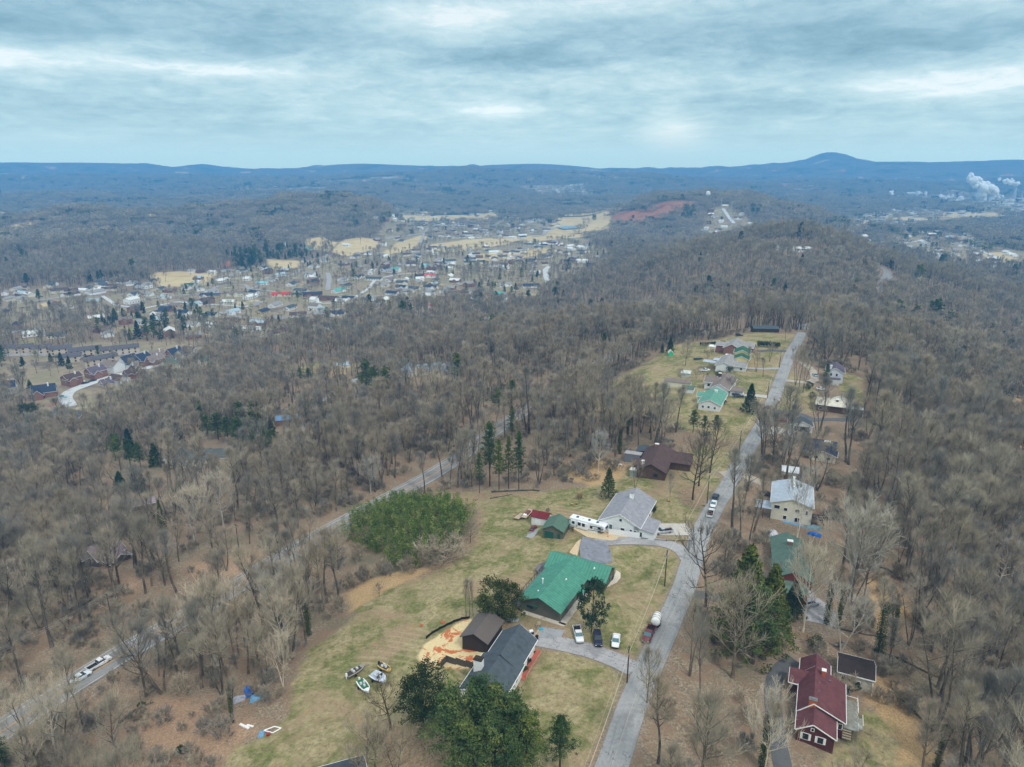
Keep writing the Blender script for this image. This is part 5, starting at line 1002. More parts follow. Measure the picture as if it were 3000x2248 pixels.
SUBD=[(213,1128,30,10,12,6,8.5,'red brick',BRICK,R_BRN,'tall red brick house with a brown roof beside the curving pale street'),(283,1107,30,11,13,5.5,8.8,'',BRICK,R_PUR,'brick house with steep gables and white chimney, second along the pale street'),(332,1091,110,12,15,6,9.5,'',WHITE,R_TAN,'big white house with a taupe roof on the upper side of the pale street'),(378,1079,20,11,14,5.5,10.5,'',WHITE,R_NAVY,'white house with a steep navy roof on the upper side of the pale street'),(418,1069,20,11,12,5.5,9.5,'',BRICK,R_NAVY,'brick-fronted house with a navy roof near the street bend'),(452,1067,30,11,13,4,7,'',BRICK,R_TAN,'low brick house with a taupe roof before the wood edge'),(402,1109,120,10,12,5,9,'',BRICK,R_BRN,'brick gable house with a brown roof on the lower side of the pale street'),(350,1130,115,11,13,5,8,'',WHITE,R_BRN,'white house with a brown roof on the lower side of the pale street'),(318,1136,40,10,10,3.5,6.5,'',TAN_,R_PUR,'low tan house nearest the grassy island'),(208,1238,100,15,22,3.6,8,'',BRICK,R_CHAR,'wide dark-roofed house with white bay at the street end'),(133,1164,60,12,15,4.5,9,'',BRICK,R_NAVY,'white and brick house with a navy roof left of the street end'),(20,1154,60,11,13,5,9,'',WHITE,R_NAVY,'white house with a navy roof at the left edge of the subdivision'),(512,1051,25,11,13,4.5,9,'',BRICK,R_NAVY,'house with a bright navy roof among trees past the street'),(560,1051,115,12,13,6,10,'',WHITE,R_NAVY,'tall white house highest in the subdivision'),(515,1080,110,11,14,5,8.5,'',CREAM,R_GG,'cream house with a green-grey roof on the lower side past the street'),(612,1070,110,10,12,4.5,8,'',CREAM,R_GG,'last house of the subdivision, swallowed by bare woods'),(462,1055,60,10,12,4,8,'',TAN_,R_TAN,'tan gabled house above the street bend')]
for (u,v,br,w_,l_,he,hr,_,wm,rm,lb) in SUBD:
    p=g(u,v-3); bl=[B(0,0,w_*.92,l_,he,hr),B(w_*.35,-l_*.25,w_*.55,w_*.9,he*.85,hr*.82,'x')]
    house('house',lb,(p[0],p[1]),br,bl,wm,rm,'house','houses of the subdivision',wins=[(0,'f',-2,he*.6,1.2,1.4),(0,'f',2,he*.6,1.2,1.4),(0,'r',-l_*.1,he*.6,1.2,1.4),(0,'l',2,he*.5,1.4,1.4),(0,'l',-2,he*.5,1.4,1.4)],trim=WTRIM,chim=[(1.2,l_*.2,1.1,.9,he,hr+1.2,BRICK if wm is WHITE else WTRIM,WTRIM)])
# --- far houses: one small mesh each
FWM={'w':WTRIM,'c':CREAM,'b':BRICK,'t':TAN_,'y':YELL}
FRM={'grey':R_LG,'dark grey':R_CHAR,'brown':R_BRN,'taupe':R_TAN,'navy':R_NAVY,'white':roofm('white_sheet',(220,226,224)),'red':roofm('bright_red',(206,62,62)),'teal':roofm('teal_metal',(96,178,168)),'cyan':roofm('cyan_metal',(140,200,208)),'green':R_GRNROOF,'pink':roofm('pink_red',(206,104,100)),'pale blue':roofm('pale_blue',(168,190,200))}
FWN={'w':'white','c':'cream','b':'brick','t':'tan','y':'yellow'}
_fm={}
def fhouse(u,v,wc,rc,l,label,group,br=None,xy=None,w_=None):
    p=g(u,v) if xy is None else (xy[0],xy[1],float(gz(*xy))); w_=w_ or random.uniform(8,10); he=random.choice((2.8,3.0,3.2,5.2) if l<18 else (2.8,3.2)); hr=he+w_*.26
    mb,rb=MB(),MB(); gable(mb,rb,0,0,w_,l,he,hr,z0=-2)
    if l>11 and random.random()<.6: gable(mb,rb,w_*.3,random.uniform(-.25,.25)*l,w_*.75,w_*.9,he*.98,hr*.93,'x',z0=-2)
    wb=MB()
    for s_ in(-1,1):
        for q in range(int(l/4)): wb.box((s_*(w_/2+.04),-l/2+2+q*4,1.6),(.06,1.3,1.1))
        wb.box((1.2*s_,-l/2-.04,1.6),(1.1,.06,1.1))
    o_=MB(); o_.add(mb.v,mb.f,0); o_.add(rb.v,rb.f,1); o_.add(wb.v,wb.f,2)
    o=o_.build('house',[FWM[wc],FRM[rc],GLASS]); o.location=(p[0],p[1],p[2]); o.rotation_euler=(0,0,-R(br if br is not None else random.choice((-75,-60,15,25,75,90,100,110))))
    tag(o,label,'house',group); USED.append((p[0],p[1],l*.5+3)); return o
Zc=lambda x,y:(400+x/2.458,700+y/2.458)
VH=[(75,355,'w','grey',12),(110,315,'t','dark grey',12),(175,375,'c','dark grey',12),(85,410,'w','grey',13),(220,520,'b','navy',16),(155,548,'w','navy',14),(150,575,'w','white',12),(60,615,'w','grey',16),(285,490,'t','taupe',14),(345,545,'w','navy',15),(415,485,'w','pale blue',18),(510,465,'b','brown',16),(540,390,'w','grey',16),(510,420,'w','navy',16),(380,345,'c','green',12),(545,250,'w','white',12),(460,245,'b','brown',12),(400,240,'w','grey',10),(615,310,'c','white',22),(580,430,'t','dark grey',14),(690,410,'c','taupe',16),(745,415,'c','taupe',12),(690,540,'w','pale blue',18),(660,645,'b','grey',16),(540,630,'w','white',12),(850,410,'w','navy',14),(910,330,'w','cyan',16),(985,300,'w','grey',14),(1160,315,'t','taupe',12),(1280,305,'c','taupe',16),(1000,485,'w','grey',18),(1045,412,'c','red',24),(860,490,'t','grey',16),(810,660,'w','white',32),(700,602,'t','brown',22),(1035,594,'b','grey',20),(1010,692,'c','brown',22),(1145,607,'c','green',14),(1165,560,'w','brown',18),(1205,600,'b','brown',20),(1265,412,'b','navy',26),(1160,418,'t','dark grey',14),(1380,440,'b','brown',24),(1460,382,'w','teal',24),(1485,300,'w','grey',16),(1600,282,'w','navy',18),(1712,297,'w','dark grey',24),(1690,255,'w','white',8),(1530,440,'w','navy',16),(1480,462,'w','white',16),(1440,552,'w','navy',18),(1280,462,'w','white',8),(1690,442,'w','grey',10),(1845,402,'w','navy',18),(1955,387,'c','grey',16),(1640,462,'c','white',12),(1780,342,'c','grey',16),(1910,337,'c','dark grey',16),(2110,277,'w','pink',16),(1940,305,'w','white',8),(2125,252,'w','white',14),(1870,237,'w','teal',14),(2075,202,'w','cyan',20),(1990,240,'t','taupe',16),(1825,240,'w','grey',12),(2130,500,'w','pink',18),(1978,495,'c','taupe',18),(1905,505,'t','taupe',14),(1390,645,'w','dark grey',22),(1085,48,'w','grey',12),(1240,78,'w','teal',14),(1512,52,'w','white',18),(800,298,'w','white',10),(1430,130,'t','taupe',14),(2060,275,'b','brown',18),(2040,300,'w','white',12)]
for i,(x,y,wc,rc,l) in enumerate(VH):
    u,v=Zc(x,y); fhouse(u,v,wc,rc,l,'%s-walled valley village house with a %s roof seen from afar'%(FWN[wc],rc),'houses of the valley village with %s roofs'%rc)
for (u,v,wc,rc,l,lb) in [(1343,864,'w','brown',26,'wide brown-roofed house with deck on the knoll beyond the pink-roofed house'),(1392,862,'w','grey',20,'pale grey-roofed house right of the wide brown-roofed house'),(1425,868,'t','taupe',18,'taupe-roofed house between dark pines in the mid valley'),(1462,866,'w','teal',14,'teal-roofed house right of the taupe one in the mid valley'),(1555,842,'w','navy',24,'long navy-roofed house left of the bright bending road'),(1480,838,'w','grey',18,'grey-roofed house under tall trees left of the bending road'),(1502,968,'b','brown',22,'brown brick ranch house in the woods below the valley houses'),(1430,952,'w','white',14,'white-roofed house showing through bare trees in the mid woods'),(1619,932,'w','dark grey',18,'grey house on a wooded terrace behind a bare pale tree'),(1918,898,'c','grey',26,'large grey-roofed house on the wooded slope left of the saddle road'),(1955,905,'w','pale blue',14,'pale blue house low in the woods left of the saddle road'),(2350,735,'w','white',22,'long white building glimpsed through the trees on the wooded crest'),(2290,733,'w','white',12,'short white building left of the long one on the wooded crest')]:
    fhouse(u,v,wc,rc,l,lb,None)
def inpoly(P,n,r):
    lo,hi=P.min(0),P.max(0); out=[]
    while len(out)<n:
        q=r.uniform(lo,hi)
        if sdpoly(P,np.array([q[0]]),np.array([q[1]]))[0]>0: out.append(q)
    return out
rr_=np.random.default_rng(77)
def hamlet(px,n,where,br,cols=None,mind=26):
    P=gpoly(px); got=[]
    for q in inpoly(P,n*4,rr_):
        if len(got)>=n: break
        if all(math.hypot(q[0]-a[0],q[1]-a[1])>mind for a in got) and all(math.hypot(q[0]-a[0],q[1]-a[1])>a[2]+8 for a in USED) and float(roads_d(np.array([q[0]]),np.array([q[1]]))[0])>9: got.append(q)
    for q in got:
        wc=rr_.choice(['w','w','c','b','t']); rc=rr_.choice(cols or ['grey','dark grey','brown','taupe','navy','white','grey','white'])
        fhouse(0,0,wc,rc,float(rr_.uniform(12,20)),'distant %s house with %s roof %s'%(FWN[wc],rc,where),'distant houses '+where,br=br+float(rr_.choice([0,90]))+float(rr_.normal(0,8)),xy=(float(q[0]),float(q[1])))
hamlet([(1080,700),(1220,650),(1400,655),(1560,665),(1620,690),(1500,702),(1300,702),(1120,725)],60,'around the valley pond',30,mind=24)
hamlet([(1360,722),(1600,712),(1720,722),(1780,760),(1700,800),(1560,810),(1400,790)],22,'beyond the straw fields',10)
hamlet([(2600,692),(2700,678),(2850,692),(2900,722),(2880,760),(2640,745)],26,'in the suburb right of the wooded hill',100,['white','grey','pale blue','white','brown','dark grey'],22)
hamlet([(2840,735),(3020,745),(3020,790),(2860,785)],8,'on the open slope at the right edge',95,['white','grey','white'],28)
hamlet([(2085,612),(2130,602),(2192,640),(2210,665),(2130,688),(2050,688)],16,'on the crest of the far ridge',20,['white','grey','white','brown'],20)
hamlet([(0,895),(100,852),(260,885),(440,850),(640,800),(800,785),(1000,800),(1150,780),(1300,800),(1360,850),(1300,895),(1160,905),(1060,925),(960,945),(900,975),(760,1000),(650,975),(540,965),(400,935),(250,912)],62,'among the valley village streets',20,['grey','white','grey','navy','taupe','white','dark grey','pale blue'],22)
hamlet([(0,985),(60,950),(240,925),(400,945),(540,975),(640,995),(560,1005),(400,995),(240,990),(100,990)],10,'between the village and the apartments',60,None,24)
hamlet([(880,770),(1000,748),(1150,745),(1330,765),(1400,800),(1320,800),(1150,775),(1000,795),(900,785)],22,'at the upper edge of the village',20,['grey','white','grey','taupe'],22)
hamlet([(1180,830),(1330,815),(1420,860),(1560,880),(1600,905),(1450,900),(1300,895)],14,'under the trees right of the village',20,['grey','brown','white','taupe','pale blue'],22)
def specks(areas):
    o_=MB(); r=np.random.default_rng(15); M_=[FWM['w'],FWM['c'],FRM['grey'],FRM['dark grey'],FRM['white'],FRM['brown']]
    for px,n in areas:
        P=gpoly(px)
        for q in inpoly(P,n,r):
            mb,rb=MB(),MB(); l=r.uniform(12,24); gable(mb,rb,0,0,l*.55,l,3.4,5.6,z0=-3); a=r.uniform(0,3.1); ca,sa=math.cos(a),math.sin(a); z=float(gz(*q))
            T3=lambda V:[(x*ca-y*sa+q[0],x*sa+y*ca+q[1],zz+z) for x,y,zz in V]
            o_.add(T3(mb.v),mb.f,int(r.integers(0,2))); o_.add(T3(rb.v),rb.f,int(r.choice([2,2,3,3,4,5,5]))); USED.append((float(q[0]),float(q[1]),l*.6+8))
    tag(o_.build('distant_houses',M_),'pale specks of houses scattered over the far valley, plain and blue hills','houses',kind='stuff')
specks([([(1000,760),(1120,735),(1500,720),(1760,700),(1780,770),(1600,800),(1330,790)],60),([(0,850),(200,830),(430,815),(460,835),(250,868),(0,890)],25),([(2440,640),(2640,605),(2900,625),(3040,600),(3040,690),(2900,690),(2750,662),(2500,682)],170),([(1080,640),(1300,600),(1560,615),(1700,690),(1500,700),(1120,700)],75),([(1500,548),(1720,535),(1780,560),(1600,580)],50),([(500,540),(900,520),(1000,545),(700,565)],50),([(1180,540),(1320,535),(1340,555),(1200,562)],30),([(2300,525),(2700,520),(2720,545),(2350,548)],50),([(2450,690),(2600,700),(2560,740),(2420,720)],30)])
print('far houses',sum(1 for o in C.objects if o.name.startswith('house') and o.parent is None))
# ================================================================ vehicles and yard things
def loft(mb,rings,m=0):
    n=len(rings[0]); V=[p for r_ in rings for p in r_]; Fc=[]
    for i in range(len(rings)-1):
        for k in range(n): Fc.append([i*n+k,i*n+(k+1)%n,(i+1)*n+(k+1)%n,(i+1)*n+k])
    Fc.append(list(range(n))[::-1]); Fc.append([(len(rings)-1)*n+k for k in range(n)]); return mb.add(V,Fc,m)
def ringc(x,hw,z0,z1,c=.12): return [(x,-hw,z0),(x,-hw,z1-c),(x,-hw+c,z1),(x,hw-c,z1),(x,hw,z1-c),(x,hw,z0)]
TYRE=mat('tyre',S(30,30,32),.9,.1); RIM=mat('rim',S(150,152,156),.35,.05,metal=.6); CARG=mat('car_glass',S(34,44,54),.08,.1,1,spec=.8); CARGT=mat('car_glass_teal',S(78,120,130),.08,.1,1,spec=.8); LAMP=mat('lamp_lens',S(224,224,214),.2,.05); TAIL=mat('tail_lens',S(160,28,26),.3,.05); BLACKP=mat('black_plastic',S(28,28,30),.6,.1)
def paint(n,c): return mat('paint_'+n,S(*c),.3,.03,2,spec=.6)
def wheels(e,xs,hw,r_=.36):
    for x in xs:
        for s_ in(-1,1):
            o=MB().cyl((x,s_*(hw-.12),r_),r_,.26,14,axis='y').build('wheel',TYRE,e); MB().cyl((x,s_*(hw+.02),r_),r_*.6,.03,10,axis='y').build('rim',RIM,o)
def car(kind,name,label,cat,loc,brg,pt,sc=.95,group=None,glass=CARG,top=None,cargo=None):
    e=empty(name,(loc[0],loc[1],float(gz(loc[0],loc[1]))+.05),R(90-brg),label,cat,group); e.scale=(sc,)*3
    b=MB(); gl=MB(); rf=MB(); USED.append((loc[0],loc[1],4))
    if kind=='sedan':
        loft(b,[ringc(-2.4,.74,.38,.84),ringc(-2.15,.88,.3,.99),ringc(-1.1,.91,.26,1.0),ringc(.9,.91,.26,.98),ringc(1.9,.88,.28,.86),ringc(2.38,.74,.36,.7)])
        loft(gl,[ringc(-1.75,.74,.95,.98,.02),ringc(-1.0,.68,.95,1.42,.08),ringc(.25,.68,.95,1.42,.08),ringc(1.1,.76,.95,.98,.02)]); loft(rf,[ringc(-1.0,.66,1.40,1.45,.03),ringc(.22,.66,1.40,1.45,.03)]); ws=(-1.4,1.45); L=2.4
    elif kind=='suv':
        loft(b,[ringc(-2.4,.86,.4,1.0),ringc(-2.2,.94,.32,1.12),ringc(.9,.95,.3,1.12),ringc(1.95,.92,.32,1.05),ringc(2.4,.82,.4,.85)])
        loft(gl,[ringc(-2.3,.84,1.05,1.15,.03),ringc(-2.1,.80,1.05,1.74,.1),ringc(.1,.80,1.05,1.74,.1),ringc(.95,.86,1.05,1.12,.02)]); loft(rf,[ringc(-2.12,.78,1.72,1.79,.04),ringc(.1,.78,1.72,1.79,.04)]); ws=(-1.45,1.5); L=2.4
        for s_ in(-1,1): rf.box((-1.0,s_*.7,1.84),(1.9,.05,.05))
    elif kind=='truck':
        loft(b,[ringc(-.35,.93,.38,1.1),ringc(1.3,.95,.36,1.12),ringc(2.3,.93,.38,1.08),ringc(2.75,.84,.42,.9)])
        b.box((-1.65,0,.62),(2.6,1.86,.28)); 
        for s_ in(-1,1): b.box((-1.65,s_*.9,.93),(2.6,.1,.38))
        b.box((-2.93,0,.84),(.08,1.86,.6))
        loft(gl,[ringc(-.5,.82,1.05,1.12,.03),ringc(-.3,.76,1.05,1.66,.1),ringc(.75,.76,1.05,1.66,.1),ringc(1.45,.84,1.05,1.12,.02)]); loft(rf,[ringc(-.32,.74,1.64,1.71,.04),ringc(.75,.74,1.64,1.71,.04)]); ws=(-1.85,1.75); L=2.8
    bo=b.build('body',pt,e,bevel=.03); gl.build('windows',glass,e); rf.build('roof',top or pt,e)
    if kind=='truck': MB().box((-1.65,0,.775),(2.5,1.68,.04)).build('bed_liner',BLACKP,e)
    if cargo=='junk':
        j=MB(); r=np.random.default_rng(3)
        for k in range(22): j.box((-1.7+r.uniform(-1,1),r.uniform(-.7,.7),1.0+r.uniform(-.1,.3)),tuple(r.uniform(.15,.8,3)),r.uniform(0,3),m=int(r.integers(0,3)))
        j.build('load',[WOODB,mat('scrap_grey',S(120,116,112),.8),DBRN],e)
    for s_ in(-1,1):
        MB().box((L-.06,s_*.62,.72),(.14,.3,.16)).build('headlight',LAMP,e); MB().box((-L-.0,s_*.72,.85),(.1,.2,.18)).build('taillight',TAIL,e); MB().box((.75,s_*1.02,1.08),(.14,.18,.12)).build('mirror',pt if kind!='truck' else BLACKP,e)
    MB().box((L+.02,0,.45),(.1,1.6,.18)).build('bumper',BLACKP if kind!='truck' else RIM,e)
    wheels(e,ws,.93); return e
def brg(a,b): p,q=g(*a),g(*b); return math.degrees(math.atan2(q[0]-p[0],q[1]-p[1]))
WP=paint('white',(232,236,240)); NB=paint('navy',(34,40,66)); RD=paint('maroon',(110,34,40)); DG=paint('dark_grey',(54,60,70)); SV=paint('silver',(176,182,190)); RED_=paint('red',(176,28,40)); TL=paint('pale_teal',(150,190,196)); BK=paint('black',(30,32,38))
P2=lambda u,v:g(u,v)[:2]
car('truck','pickup_truck','white pickup truck parked nose out beside the work slab','pickup truck',P2(1694,1866),brg((1687,1840),(1700,1888)),WP,glass=CARGT)
car('suv','suv','dark navy SUV parked between the white pickup and the white sedan','SUV',P2(1751,1880),brg((1747,1857),(1753,1900)),NB,top=NB)
car('sedan','sedan','white sedan parked on the grass, nearest the utility pole','sedan',P2(1804,1884),brg((1806,1862),(1801,1903)),WP,glass=CARGT)
car('truck','pickup_truck','maroon pickup truck on the road verge towing the white tank','pickup truck',P2(1900,1866),brg((1915,1838),(1893,1885)),RD,glass=CARGT,sc=1.0,top=RD)
car('truck','pickup_truck','silver-white pickup truck on the concrete drive of the long white house','pickup truck',P2(1942,1562),brg((1967,1560),(1921,1566)),SV,glass=CARG)
car('suv','suv','dark SUV parked farthest up the roadside row','SUV',P2(2096,1462),brg((2090,1475),(2101,1446)),DG)
car('sedan','sedan','white car in the middle of the roadside row','sedan',P2(2090,1482),brg((2095,1468),(2086,1494)),WP,glass=CARGT)
car('truck','pickup_truck','white pickup truck with a loaded bed, nearest in the roadside row','pickup truck',P2(2082,1508),brg((2078,1520),(2088,1492)),WP,cargo='junk')
car('suv','suv','silver-white SUV behind the grey-green roofed house','SUV',P2(2373,1774),brg((2355,1776),(2390,1768)),SV)
car('sedan','sedan','bright red car at the entrance of the looping driveway','sedan',P2(2289,1234),100,RED_)
car('suv','suv','dark SUV on the drive below the taupe-roofed house','SUV',P2(2164,1164),95,DG)
car('sedan','sedan','pale blue car on the gravel before the tall white house','sedan',P2(2387,1102),10,TL)
car('sedan','sedan','white car by the shrubs below the tall white house','sedan',P2(2406,1143),100,WP)
car('truck','pickup_truck','white pickup truck under the hilltop carport','pickup truck',P2(2065,1088),80,WP)
car('suv','van','black van parked by the wood edge above the far lawn','van',P2(2165,985),95,BK)
car('sedan','sedan','dark car in front of the house with the carport and light blue roof','sedan',P2(2245,1452),110,DG)
h_=brg((210,2012),(260,1982)); 
car('truck','pickup_truck','white pickup truck driving up the highway, tangled behind bare trees','pickup truck',P2(292,1950),h_,WP,sc=1.0)
car('sedan','sedan','pale round-roofed car driving up the highway behind the pickup','sedan',P2(237,1990),h_,paint('pearl',(214,226,232)),sc=1.0,top=paint('pearl',(214,226,232)))
for (u,v,lb,k) in [(2576,838,'white lorry on the highway bend of the wooded hill','t'),(2588,818,'white car following the lorry on the highway bend','c')]:
    p=P2(u,v); car('suv' if k=='t' else 'sedan','delivery_truck' if k=='t' else 'sedan',lb,'truck' if k=='t' else 'car',p,20,WP,sc=1.5 if k=='t' else 1.2)
# cars too small to show parts, at the apartments and in the subdivision
for (u,v,c_,nm,b_) in [(238,1046,WP,'white',170),(246,1046,WP,'second white',170),(255,1047,NB,'navy',170),(262,1046,RED_,'red',170),(270,1046,WP,'rightmost white',170),(160,1048,DG,'dark grey',170),(168,1048,DG,'second dark grey',170),(238,1122,WP,'white kerbside',60),(250,1125,DG,'dark kerbside',60),(183,1166,TL,'teal-tinted white',20),(272,1118,BK,'black',60)]:
    p=P2(u,v); m=MB(); loft(m,[ringc(-2.4,.9,.3,.95),ringc(2.4,.9,.3,.85)]); loft(m,[ringc(-1.7,.8,.95,1.0,.02),ringc(-1.1,.75,.95,1.45),ringc(.4,.75,.95,1.45),ringc(1.1,.8,.95,1.0,.02)],1)
    o=m.build('parked_car',[c_,CARG]); o.location=(p[0],p[1],float(gz(*p))+.15); o.rotation_euler=(0,0,R(b_)); o.scale=(1.15,)*3; tag(o,nm+' car parked '+('along the apartment row' if v<1100 else 'on the subdivision street'),'car','cars in the valley housing')
# fifth-wheel camper
def camper():
    a=g(1674,1551); b_=g(1776,1569); br=math.degrees(math.atan2(b_[0]-a[0],b_[1]-a[1])); cx,cy=(a[0]+b_[0])/2,(a[1]+b_[1])/2+.6
    L=math.hypot(b_[0]-a[0],b_[1]-a[1])
    e=empty('camper_trailer',(cx,cy,float(gz(cx,cy))),R(90-br),'long white fifth-wheel camper with dark swooshes by the white fence','camper'); e.scale=(L/11.0,1.0,1.0); USED.append((cx,cy,7))
    b=MB(); prof=[(-5.6,.6),(-5.6,3.5),(4.6,3.55),(5.5,3.2),(5.7,2.5),(5.3,1.75),(3.4,1.6),(3.2,.6)]
    n=len(prof); V=[(x,-1.25,z) for x,z in prof]+[(x,1.25,z) for x,z in prof]; b.add(V,[list(range(n)),list(range(n,2*n))[::-1]]+[[i,n+i,n+(i+1)%n,(i+1)%n] for i in range(n)])
    b.build('body',WP,e,bevel=.1); 
    MB().box((-1.2,-1.4,2.0),(3.2,.4,1.9)).box((-4.2,-1.35,2.1),(1.6,.3,1.6)).build('slide_out',WP,e)
    for x,z,w_,h_ in((-4.2,2.3,.8,.8),(-2.2,2.4,.9,1.0),(-.9,2.4,.9,1.0),(1.4,2.2,.8,.9),(3.9,2.4,.9,.6)):
        MB().box((x,-1.62 if -2.8<x<.5 else (-1.52 if x<-3.3 else -1.27),z),(w_,.04,h_)).build('window',CARG,e)
    s=MB(); r=[( -5.5,1.15),(-3,1.35),(0,1.1),(3,1.45),(5,2.2)]
    for (x0,z0),(x1,z1) in zip(r,r[1:]): s.box(((x0+x1)/2,-1.275,(z0+z1)/2),(math.hypot(x1-x0,z1-z0),.03,.16),ry=-math.atan2(z1-z0,x1-x0))
    for (x0,z0),(x1,z1) in [((1.8,2.6),(4.9,2.9)),((2.2,1.9),(5.2,2.5)),((-5.5,2.9),(-4.8,2.4))]: s.box(((x0+x1)/2,-1.275,(z0+z1)/2),(math.hypot(x1-x0,z1-z0),.03,.2),ry=-math.atan2(z1-z0,x1-x0))
    s.build('stripe',BLACKP,e); MB().box((5.55,0,2.75),(.2,1.7,.7),ry=-.25).build('nose_panel',CARG,e)
    for x in(-3.5,.2,2.8): MB().box((x,0,3.66),(.7,.7,.24),taper=.8).build('roof_vent',mat('vent_dark',S(70,84,98),.5),e)
    MB().box((-1.8,.2,3.72),(1.0,.8,.32),taper=.8).build('roof_air_conditioner',WTRIM,e)
    MB().box((-.2,0,.55),(6.4,2.0,.25)).build('chassis',BLACKP,e); wheels(e,(-1.6,-.7),1.2,.4); MB().box((4.6,0,.8),(.15,.15,1.6)).build('landing_leg',BLACKP,e)
camper()
# boats
def boat(label,a,b_,hull,inner,hw=1.0,motor=True,hi=.95,seats=True,L=None,shield=None,mcol=None):
    p,q=g(*a),g(*b_); br=math.degrees(math.atan2(q[0]-p[0],q[1]-p[1])); L=L or math.hypot(q[0]-p[0],q[1]-p[1]); cx,cy=(p[0]+q[0])/2,(p[1]+q[1])/2
    e=empty('boat',(cx,cy,float(gz(cx,cy))),R(90-br),label,'boat','boats parked on the lawn'); h=L/2; USED.append((cx,cy,3.5))
    st=[(-h,.88),(-h*.5,1.0),(0,1.0),(h*.45,.86),(h*.78,.5),(h,.08)]
    m=MB(); rings=[]
    for x,k in st:
        w_=hw*k; z=hi+.12*(x/h if x>0 else 0); rings.append([(x,-w_,z),(x,-w_*.72,.5),(x,0,.38+(.25 if x>h*.7 else 0)),(x,w_*.72,.5),(x,w_,z),(x,w_*.84,z+.01),(x,0,z+.02),(x,-w_*.84,z+.01)])
    loft(m,rings); m.build('hull',hull,e,bevel=.02)
    c=MB(); loft(c,[[(x,-hw*k*.72,hi+.05),(x,hw*k*.72,hi+.05),(x,hw*k*.72,hi+.075),(x,-hw*k*.72,hi+.075)] for x,k in st[:5]]); c.build('cockpit_floor',inner,e)
    if seats:
        for x,y in((-h*.35,-.35),(-h*.35,.35),(h*.1,0)): MB().box((x,y*hw,hi+.25),(.5,.45,.4),taper=.8).build('seat',mat('boat_seat',S(206,210,212),.6),e)
    if shield: MB().box((h*.12,0,hi+.35),(.08,hw*1.3,.5),ry=-.4).build('windscreen',CARG,e)
    if motor: MB().box((-h-.18,0,hi+.15),(.45,.4,.65),taper=.7).box((-h-.25,0,.55),(.18,.14,.9)).build('outboard_motor',mcol or BLACKP,e)
    t=MB().box((0,0,.32),(L*.8,.12,.12)).box((h+.5,0,.35),(1.2,.1,.1)).box((-h*.35,0,.3),(.1,hw*2,.1)); t.build('trailer_frame',RIM,e)
    for s_ in(-1,1): MB().cyl((-h*.35,s_*hw,.3),.3,.2,12,axis='y').build('wheel',TYRE,e)
boat('silver-grey bass boat on its trailer, leftmost of the parked boats',(1018,1990),(1070,1956),mat('boat_grey',S(150,146,136),.4),mat('boat_carpet',S(70,64,58),.9),.95,mcol=WTRIM)
boat('white boat with a green deck on its trailer, nearest the bare dirt patch',(1055,2006),(1080,2034),WP,mat('boat_green',S(44,110,78),.8),1.0,mcol=WTRIM)
boat('blue and white bowrider boat in the middle of the parked boats',(1092,1985),(1130,2002),mat('boat_blue_white',S(206,216,236),.35),mat('boat_pale',S(176,192,206),.6),1.25,shield=True,motor=False)
boat('yellow open boat with a black motor, farthest of the parked boats',(1113,1958),(1146,1973),mat('boat_yellow',S(224,190,108),.45),mat('boat_dark',S(64,62,70),.8),.85)
# white tank on trailer behind the maroon pickup
p=g(1922,1832); e=empty('tank_trailer',p,R(90-22),'big white drum tank on a small trailer behind the maroon pickup','tank trailer'); t=MB(); 
rg=[]
for x,r_ in((-1.75,.45),(-1.6,.85),(-1.3,1.02),(1.3,1.02),(1.6,.85),(1.75,.45)): rg.append([(x,r_*math.cos(a),1.75+r_*math.sin(a)) for a in np.linspace(0,2*math.pi,17)[:-1]])
loft(t,rg); t.build('tank',WTRIM,e,smooth=True); subs(e,'strap',(lambda m:[m.tube([(x,1.05*math.cos(a),1.75+1.05*math.sin(a)) for a in np.linspace(0,2*math.pi,17)],.05,4,cap=False) for x in(-.8,.1,.9)][-1])(MB()),mat('strap_grey',S(120,124,128),.5)); MB().cyl((0,0,2.95),.3,.15,12).build('hatch',WTRIM,e); MB().box((0,0,.55),(2.8,1.7,.15)).box((-2.0,0,.55),(1.4,.1,.1)).build('trailer_frame',BLACKP,e); wheels(e,(0,),1.0,.36)
# flatbed trailers by the red-roofed shed
def flatbed(label,a,b_,car_=False):
    p,q=g(*a),g(*b_); br=math.degrees(math.atan2(q[0]-p[0],q[1]-p[1])); L=math.hypot(q[0]-p[0],q[1]-p[1]); cx,cy=(p[0]+q[0])/2,(p[1]+q[1])/2
    e=empty('flatbed_trailer',(cx,cy,float(gz(cx,cy))),R(90-br),label,'trailer','flatbed trailers on the lawn')
    MB().box((0,0,.6),(L,2.0,.12)).build('bed',WOODP,e); MB().box((0,-1.02,.66),(L,.08,.2)).box((0,1.02,.66),(L,.08,.2)).build('side_rail',mat('trailer_maroon',S(110,60,66),.6),e)
    if car_: MB().box((.3,0,.95),(2.4,1.2,.5),taper=.8).build('load',mat('load_maroon',S(120,74,72),.7),e); MB().box((-1.6,.2,.85),(.9,1.0,.4)).build('load',WTRIM,e)
    wheels(e,(-.3,.6),1.02,.32)
flatbed('empty flatbed trailer at the left of the pair by the red-roofed shed',(1512,1525),(1532,1510)); flatbed('loaded flatbed trailer, right of the pair by the red-roofed shed',(1534,1522),(1556,1498),True)
p=g(1562,1552); car('sedan','sedan','dark maroon car hood and cover on the gravel strip by the olive garage','car',p[:2],25,RD,sc=.75)
flatshape('gravel_strip',[(1540,1576),(1553,1558),(1580,1550),(1570,1566),(1560,1578)],SLAB,.03,kind='structure')
